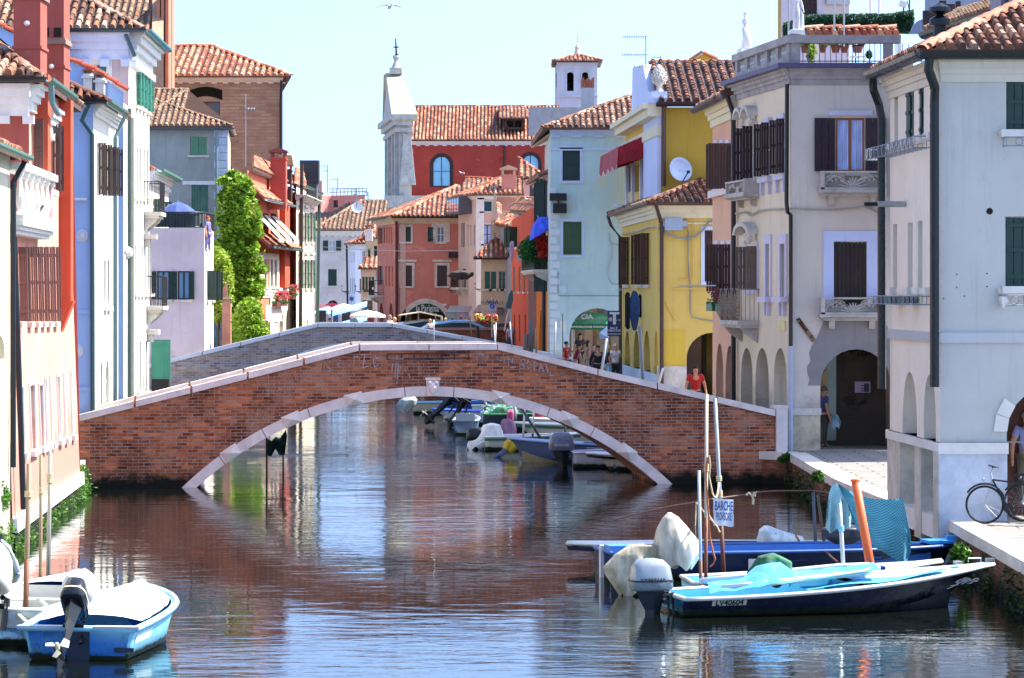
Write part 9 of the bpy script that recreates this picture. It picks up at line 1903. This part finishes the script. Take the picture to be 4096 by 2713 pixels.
def car(lab,x,y,Y,L,yaw,col):
 use('Q'); t=thing('parked_car',lab,'car',(0,0,0),'cars parked on the piazza'); pf=[(-.5,.25),(-.5,.55),(-.44,.72),(-.3,.78),(-.17,1.2),(.02,1.36),(.18,1.34),(.34,.86),(.47,.74),(.5,.5),(.5,.25)]; 
 lo=[(a*L,b) for a,b in pf]; W_=1.62; mb=MB(); body=[q if q[1] < .8 or False else q for q in lo]
 rows=[]
 for yy,s_ in ((-W_/2,0),(-W_/2+.06,.03),(0,.06),(W_/2-.06,.03),(W_/2,0)):rows.append([Vector((a,yy*(1 if b < .85 else .86),b+s_*(1 if b > .3 else 0))) for a,b in lo])
 sheet(mb,rows); mb.add(rows[0],[tuple(range(len(lo)))]); mb.add(rows[-1],[tuple(range(len(lo)))]); mb.build('body',paint(col,.15,.2,.05,.8),t,False)
 for g in (-1,1):MB().prism([Vector((a*L,g*W_/2*.93,b)) for a,b in ((-.27,.82),(-.16,1.14),(.01,1.27),(.16,1.25),(.29,.86))],(0,g*.012,0)).build('side_window',glass('142a33',.05),t)
 for g,(a0,b0,a1,b1) in enumerate(((-.29,.84,-.18,1.18),(.2,1.28,.33,.9))):MB().quad(*[Vector((a*L*1.01,s*W_*.4,b+.04)) for a,b,s in ((a0,b0,-1),(a0,b0,1),(a1,b1,1),(a1,b1,-1))]).build('windscreen',glass('142a33',.05),t)
 for a in (-.32,.32):
  for g in (-1,1):w_=MB().tube([(a*L,g*W_*.44,.3),(a*L,g*W_*.51,.3)],.3,18).build('wheel',paint('17181a',.7),t); MB().tube([(a*L,g*W_*.5,.3),(a*L,g*W_*.515,.3)],.18,14).build('rim',STEEL,w_)
 for g in (-1,1):MB().box((.495*L,g*.55,.62),(.05,.3,.14)).build('headlight',glass('c9d4dc',.1),t)
 t.location=(Xu(x,Y),Y,ZS-.1); t.rotation_euler=(0,0,R(yaw)); return t
car('light blue saloon car parked behind the low brick wall',1180,0,184,4.3*1.9*.95,4,'6fb4e0'); car('silver-grey car parked left of the blue one, bonnet lowest',740,0,189,7,14,'8d9c9c')
for t in [o for o in C.objects if o.name.startswith('parked_car') and o.parent is None]:t.scale=(.95,1.15,1.15); t.location.z=ZS-.02
def sign(lab,reg,x,ytop,yb,x0,y0,x1,y1,Y,col,name='street_sign',r=.03):
 use(reg); t=thing(name,lab,'sign',at(x,yb,Y)); MB().tube([at(x,yb,Y),at(x,ytop,Y)],r,6).build('pole',STEEL,t); a,b=at(x0,y1,Y-.06),at(x1,y0,Y-.06); MB().box(((a.x+b.x)/2,Y-.06,(a.z+b.z)/2),(b.x-a.x,.03,b.z-a.z)).build('plate',paint(col,.5),t); return t
t=sign('grey pedestrian zone sign with a blue disc before the shop awnings','Q',1808,410,1000,1742,460,1872,655,170,'b9c4d0'); c=at(1808,540,169.88); MB().tube([c,c+Vector((0,-.02,0))],33*pix(170),24).build('disc',paint('1f4fd0',.4),t)
mb=MB(); u=pix(170)
mb.ell(c+Vector((0,-.05,17*u)),5*u,8).tube([c+Vector((0,-.05,11*u)),c+Vector((0,-.05,-4*u))],3.5*u,6).tube([c+Vector((0,-.05,-4*u)),c+Vector((-8*u,-.05,-20*u))],2.5*u,6).tube([c+Vector((0,-.05,-4*u)),c+Vector((8*u,-.05,-20*u))],2.5*u,6).tube([c+Vector((-9*u,-.05,-2*u)),c+Vector((0,-.05,9*u)),c+Vector((9*u,-.05,-2*u))],2*u,6).build('walker_symbol',WHITE,t)
for s_,y,sz in (('AREA',472,.28),('PEDONALE',492,.26)):text_mesh(s_,sz,paint('2a3a4a',.6),t,'lettering',Matrix.Translation(at(1808,y,169.9)) @ Matrix.Rotation(R(90),4,'X'),.003)
a,b=at(1742,650,169.9),at(1872,590,169.9); MB().box(((a.x+b.x)/2,169.9,(a.z+b.z)/2),(b.x-a.x,.02,.02)).build('divider',paint('4a5a6a',.5),t)
use('Q'); t=thing('street_sign','back of a green traffic sign on a bent white pole beside the red row','sign',at(1990,900,165)); MB().tube([at(1990,905,165),at(2030,680,165),at(2062,600,165),at(2108,330,165)],.035,6).build('pole',WHITE,t); MB().prism([at(x,y,164.9) for x,y in ((2100,290),(2062,350),(2010,540),(2020,570),(2088,580),(2120,440),(2118,330))],(0,-.04,0)).build('plate',paint('3a6a66',.5),t)
use('E'); t=sign('small blue and white round sign on the left piazza lamp bracket','E',533,660,720,516,672,551,706,236,'c9d4e4'); c=at(533,689,235.8); MB().tube([c,c+Vector((0,-.03,0))],13*pix(236),18).build('disc',paint('1f5fd0',.4),t)
use('H'); Y=122.; t=thing('tobacco_sign','dark blue tobacconist sign with a big white T, Sali e Tabacchi, on the yellow house','sign',at(790,950,Y)); a,b=at(748,950,Y),at(836,772,Y); MB().box(((a.x+b.x)/2,Y,(a.z+b.z)/2),(b.x-a.x,.1,b.z-a.z)).build('board',paint('1a2458',.4),t)
TW_=paint('dde0ea',.5); a,b=at(763,797,Y-.07),at(832,782,Y-.07); MB().box(((a.x+b.x)/2,Y-.06,(a.z+b.z)/2),(b.x-a.x,.03,b.z-a.z)).box(((at(797,0,Y).x),Y-.06,Zv(832,Y)),(.12,.028,.41)).build('letter_t',TW_,t)
for s_,y,sz in (('SALI E',893,.115),('TABACCHI',911,.115),('VALORI BOLLATI',935,.075)):text_mesh(s_,sz,TW_,t,'lettering',Matrix.Translation(at(792,y,Y-.06)) @ Matrix.Rotation(R(90),4,'X'),.004,True)
text_mesh('N.10',.1,TW_,t,'number',Matrix.Translation(at(820,838,Y-.06)) @ Matrix.Rotation(R(90),4,'X'),.004); MB().ell(at(770,832,Y-.05),(.08,.02,.09),14).build('emblem',paint('c9b8a4',.5),t)
use('H'); Y=139.; t=thing('market_tent','green promotional market tent with white lettering behind the cyan house arch','tent',at(640,1100,Y)); a,b=at(480,905,Y),at(870,862,Y); MB().box(((a.x+b.x)/2,Y,(a.z+b.z)/2),(b.x-a.x,.05,b.z-a.z)).build('valance',cloth('0f6a44'),t); MB().prism([at(490,862,Y),at(870,862,Y),at(780,810,Y+1.2),at(620,775,Y+1.4),at(560,810,Y+1.2)],(0,2,0)).build('roof',cloth('1f9a6a','6ab48a',.3,1.5),t)
text_mesh('CONFEDERAZIONE ITALIANA AGRICOLTORI',.125,TW_,t,'lettering',Matrix.Translation(at(668,885,Y-.04)) @ Matrix.Rotation(R(90),4,'X'),.004,True); text_mesh('CIA',.34,TW_,t,'logo',Matrix.Translation(at(605,815,Y-.08)) @ Matrix.Rotation(R(60),4,'X'),.004,True)
for x in (500,860):MB().tube([at(x,900,Y),(Xu(x,Y),Y,ZQ)],.03,6).build('post',STEEL,t)
t=thing('market_tent','smaller pale blue market canopy left of the tobacconist sign','tent',at(720,980,128)); MB().prism([at(690,930,128),at(748,878,128),at(760,878,129.5),at(760,960,128),at(695,970,128)],(0,.1,0)).build('canvas',cloth('a9c4e0'),t); MB().tube([at(750,960,128),(Xu(750,128),128,ZQ)],.03,6).build('post',STEEL,t)
sb=FU(470,150,900,150); bb=thing('shop_row','dim ochre shopfronts behind the market tent','building',sb.pt(3,ZQ)); MB().fb(sb,-.2,sb.L+1,ZQ,6,-.5,0).build('wall',plaster('6a4e34',.3),bb)
for k in range(7):MB().fb(sb,k*.8,k*.8+.45,ZQ,4,0,.06).build('shop_door',paint(('2a2a2e','6a5a48','3a4048')[k % 3],.5),bb)
use('H'); Fs_=Fs=Fac((Xu(850,126),126),(Xu(1102,110),110)); mb=MB(); 
for (x0,x1,y) in ((822,1025,628),(895,985,618)):mb.tube([Fs.pt(*Fs.SZ(x0,y),.1),Fs.pt(*Fs.SZ(x1,y),.9)],.014,5)
lr=thing('drying_rack','metal clothes-drying rack jutting from the yellow house','drying rack',Fs.pt(Fs.S(930),Fs.SZ(930,640)[1])); mb.build('rods',STEEL,lr)
for i,(P,c,lab) in enumerate(((((870,660,880),(885,640,905),(905,650,895)),'10141e','black trousers hanging on the drying rack, leftmost garment'),(((900,700,800),(925,628,915),(955,640,905),(975,690,780)),'3a5a94','blue jeans hanging in the middle of the drying rack'),(((955,700,800),(975,650,820),(1000,700,810)),'0e1220','black shirt hanging at the right of the drying rack'))):
 o=hung(lab,P,116.5+.2*i,cloth(c,None,.5),'garment',10,8,.05); o['category']='laundry'
def lamp(lab,x,y,Y,s=1.,side=1):
 use('Q'); c=at(x,y,Y); t=thing('street_lamp',lab,'street lamp',c,'wrought iron lanterns'); s *= 22*pix(Y)/.2*.55; MB().lathe([(.1*s,0),(.2*s,.55*s),(.22*s,.58*s)],c-Vector((0,0,.3*s)),6).build('lantern_glass',glass('c4bca8',.3),t); MB().lathe([(.27*s,0),(.2*s,.12*s),(.06*s,.26*s),(.03*s,.42*s)],c+Vector((0,0,.28*s)),6).lathe([(.02*s,-.5*s),(.1*s,0)],c-Vector((0,0,.3*s)),6).build('lantern_cap',IRON,t); q=c-Vector((0,0,.85*s)); MB().tube([q,q+Vector((side*.5*s,0,-.1*s)),q+Vector((side*1.9*s,0,-.1*s))],.03,5).tube([q+Vector((side*.5*s,0,-.12*s)),q+Vector((side*1.2*s,0,-.55*s)),q+Vector((side*1.9*s,0,-.5*s))],.025,5).build('bracket',IRON,t)
lamp('iron lantern on a scroll bracket at the right edge of the coral cafe building',1155,250,212); lamp('iron lantern on a scroll bracket between pink and beige houses',1555,230,205); lamp('iron lantern at the left corner of the coral cafe building',40,275,214); 
for x,lab in ((466,'left lantern of the pair before the small white house'),(562,'right lantern of the pair before the small white house')):use('E'); c=at(x,612,235); use('Q'); lamp(lab,(E_x := (1100+x/1.7425-1480)*3.7),(800+612/1.7425-1080)*3.7,235)
use('Q'); tarp('dark furled cloth hanging at the pink corner building balcony',[(at(1340,0,205).x,205,at(0,0,205).z,.1,.1),(at(1345,20,205).x,205,at(0,40,205).z,.8,.4),(at(1340,20,205).x,205,at(0,90,205).z,.9,.4),(at(1380,20,205).x,205,at(0,140,205).z,.3,.3)],cloth('2f2a2a'),'furled_cloth','cloth',wr=.14,seed=8)
use('E'); fb=thing('balcony_flowers','green plants and red geraniums spilling from the orange house balcony','flower box',at(1830,400,140)); leaves(MB(),blob(at(1820,350,139),(.85,.5,.75),2400,.6),.09).build('foliage',leafm('1f5a24','3f8a34'),fb); leaves(MB(),blob(at(1868,320,138.6),(.4,.3,.6),500,.4),.08).build('flowers',leafm('c41a24','e04a3a'),fb)
MB().box(at(1850,395,139),(1.1,.3,.25)).build('box',wood('6a4030'),fb)
o=hung('striped towels hanging left of the blue parasol',((1635,300,400),(1650,285,440),(1665,290,380)),160,cloth('b9a4c4','d8d0dc'),'garment',8,6,.05); o['category']='laundry'
t=thing('floodlight','small silver floodlight under the blue parasol','light',at(1722,400,150)); MB().box(at(1722,398,150),(.5,.2,.38)).build('lamp_head',STEEL,t); MB().tube([at(1722,410,150),at(1722,435,150.5)],.03,5).build('bracket',IRON,t)
for (x0,y0,x1,y1,Y,r,m_,lab,reg) in ((940,740,950,1080,100,.03,STEEL,'shiny metal pole rising behind the red bridge, left of the blue car','Q'),(1835,810,1848,1085,110,.03,WHITE,'left one of two white poles behind the bridge kink','Q'),(1866,780,1855,1085,111,.03,WHITE,'right one of two white poles behind the bridge kink','Q'),(2070,770,2100,1120,112,.035,STEEL,'pale blue metal pole before the red row','Q'),(1475,680,1510,1010,135,.04,wood('b08a5a'),'bundle-like pale wooden pole beside the far wall','Q'),(1590,830,1605,1025,140,.09,wood('2a2624'),'black wooden bollard post beyond the far bridge','Q'),(436,795,437,1005,118,.025,wood('a89a78'),'thin staff with a knob held by the man in red','H'),(388,852,380,1090,108,.04,STEEL,'grey-white metal pole leaning behind the coping, left of the man with the staff','H'),(972,880,995,1235,98,.07,paint('6f7a88',.6),'thick grey mooring pole before the yellow arcade','H'),(742,965,712,1165,102,.06,paint('9aa4b0',.6),'grey leaning pole in front of the blonde woman','H'),(1135,1172,1110,1265,97,.05,WHITE,'short white plank leaning at the yellow house corner','H'),(210,828,208,1050,115,.05,paint('4a5a70',.6),'dark blue-grey pole behind the bridge, before the orange house','H'),(250,893,252,1055,116,.045,wood('c4a880'),'pale wooden pole behind the bridge, before the orange house','H')):
 use(reg); p1,p0=at(x0,y0,Y),at(x1,y1,Y); d=p0-p1; p0=p1+d*1.25; pole(lab,p0,p1,r*.75,m_,group='poles beyond the bridges',name='pole')
for i,(x,y) in enumerate(((183,935),(222,905))):use('H'); solo(MB().tube([at(x,y,117),at(x-8,y+125,117),at(x-10,y+200,117)],[.09,.1,.1],8),'mooring_post',wood('8a7460'),('stout','slender')[i]+' weathered wooden mooring post behind the red bridge','post',None,True)
def bicycle(lab,x,yb,Y,flip=1,yaw=0):
 use('L'); t=thing('bicycle',lab,'bicycle',(0,0,0),'bicycles on the quay'); r=.34
 for cx_ in (0,1.06):
  c=Vector((cx_,0,r)); w_=MB().tube([c+Vector((math.cos(a)*(r-.02),0,math.sin(a)*(r-.02))) for a in [2*math.pi*k/32 for k in range(33)]],.021,8,False).build('wheel',paint('131416',.7),t,True); mb=MB()
  for k in range(16):a=2*math.pi*k/16; mb.tube([c,c+Vector((math.cos(a)*(r-.03),0,math.sin(a)*(r-.03)))],.0022,3)
  mb.tube([c-Vector((0,.04,0)),c+Vector((0,.04,0))],.02,8).build('spokes',STEEL,w_)
 F1,F2_,F3,F4=(.13,0,.78),(.42,0,.28),(.64,0,.72),(1.06,0,.34); fr=MB()
 for a,b,q in ((F1,F2_,.019),(F1,F3,.016),(F2_,F3,.017),(F2_,F4,.012),(F3,F4,.011)):fr.tube([a,b],q,7)
 fr.build('frame',paint('1a1e28',.3,.4),t); MB().tube([(.13,0,.8),(.0,-.0,r)],.015,6).tube([(.15,0,.7),(.1,0,.9),(.14,0,.98)],.016,6).build('fork',STEEL,t)
 MB().tube([(.22,-.27,1.0),(.14,-.2,1.01),(.13,0,.98),(.14,.2,1.01),(.22,.27,1.0)],.012,6).tube([(.2,-.25,1.0),(.08,-.25,1.03)],.016,6).build('handlebar',IRON,t)
 MB().prism([Vector(q) for q in ((.52,-.07,.84),(.78,-.08,.86),(.78,.08,.86),(.52,.07,.84))],(0,0,.05)).tube([(.64,0,.7),(.66,0,.85)],.014,6).build('saddle',IRON,t)
 MB().tube([(.42,-.05,.28),(.42,.05,.28)],.09,14).tube([(.42,-.08,.28),(.5,-.08,.14)],.01,5).box((.5,-.12,.13),(.09,.08,.02)).build('crank',IRON,t)
 for cx_ in (0,1.06):c=Vector((cx_,0,r)); MB().tube([c+Vector((math.cos(a)*(r+.03),0,math.sin(a)*(r+.03))) for a in [R(20+14*k) for k in range(10)]],.02,5,False).build('mudguard',paint('1a1c20',.4),t)
 MB().ell((-.02,0,.78),(.03,.03,.03),8).build('headlight',STEEL,t); MB().box((1.02,0,.74),(.34,.12,.02)).build('rack',IRON,t)
 t.location=(Xu(x,Y),Y,ZQ+.015); t.rotation_euler=(R(-4),0,R(yaw)); return t
bicycle('black city bicycle with grey fork, front wheel fully seen, leaning at the right pillar',1298,600,53.3,1,-14); bicycle('second dark bicycle behind it, mostly cut by the right edge',1530,590,53.9,1,-20)
use('E'); solo(MB().tube([at(290,325,210),at(600,345,208),at(900,358,206),at(1280,352,203)],.02,4),'overhead_cable',GREY,'thin cable strung across the piazza before the coral cafe building','cable')
use('O')
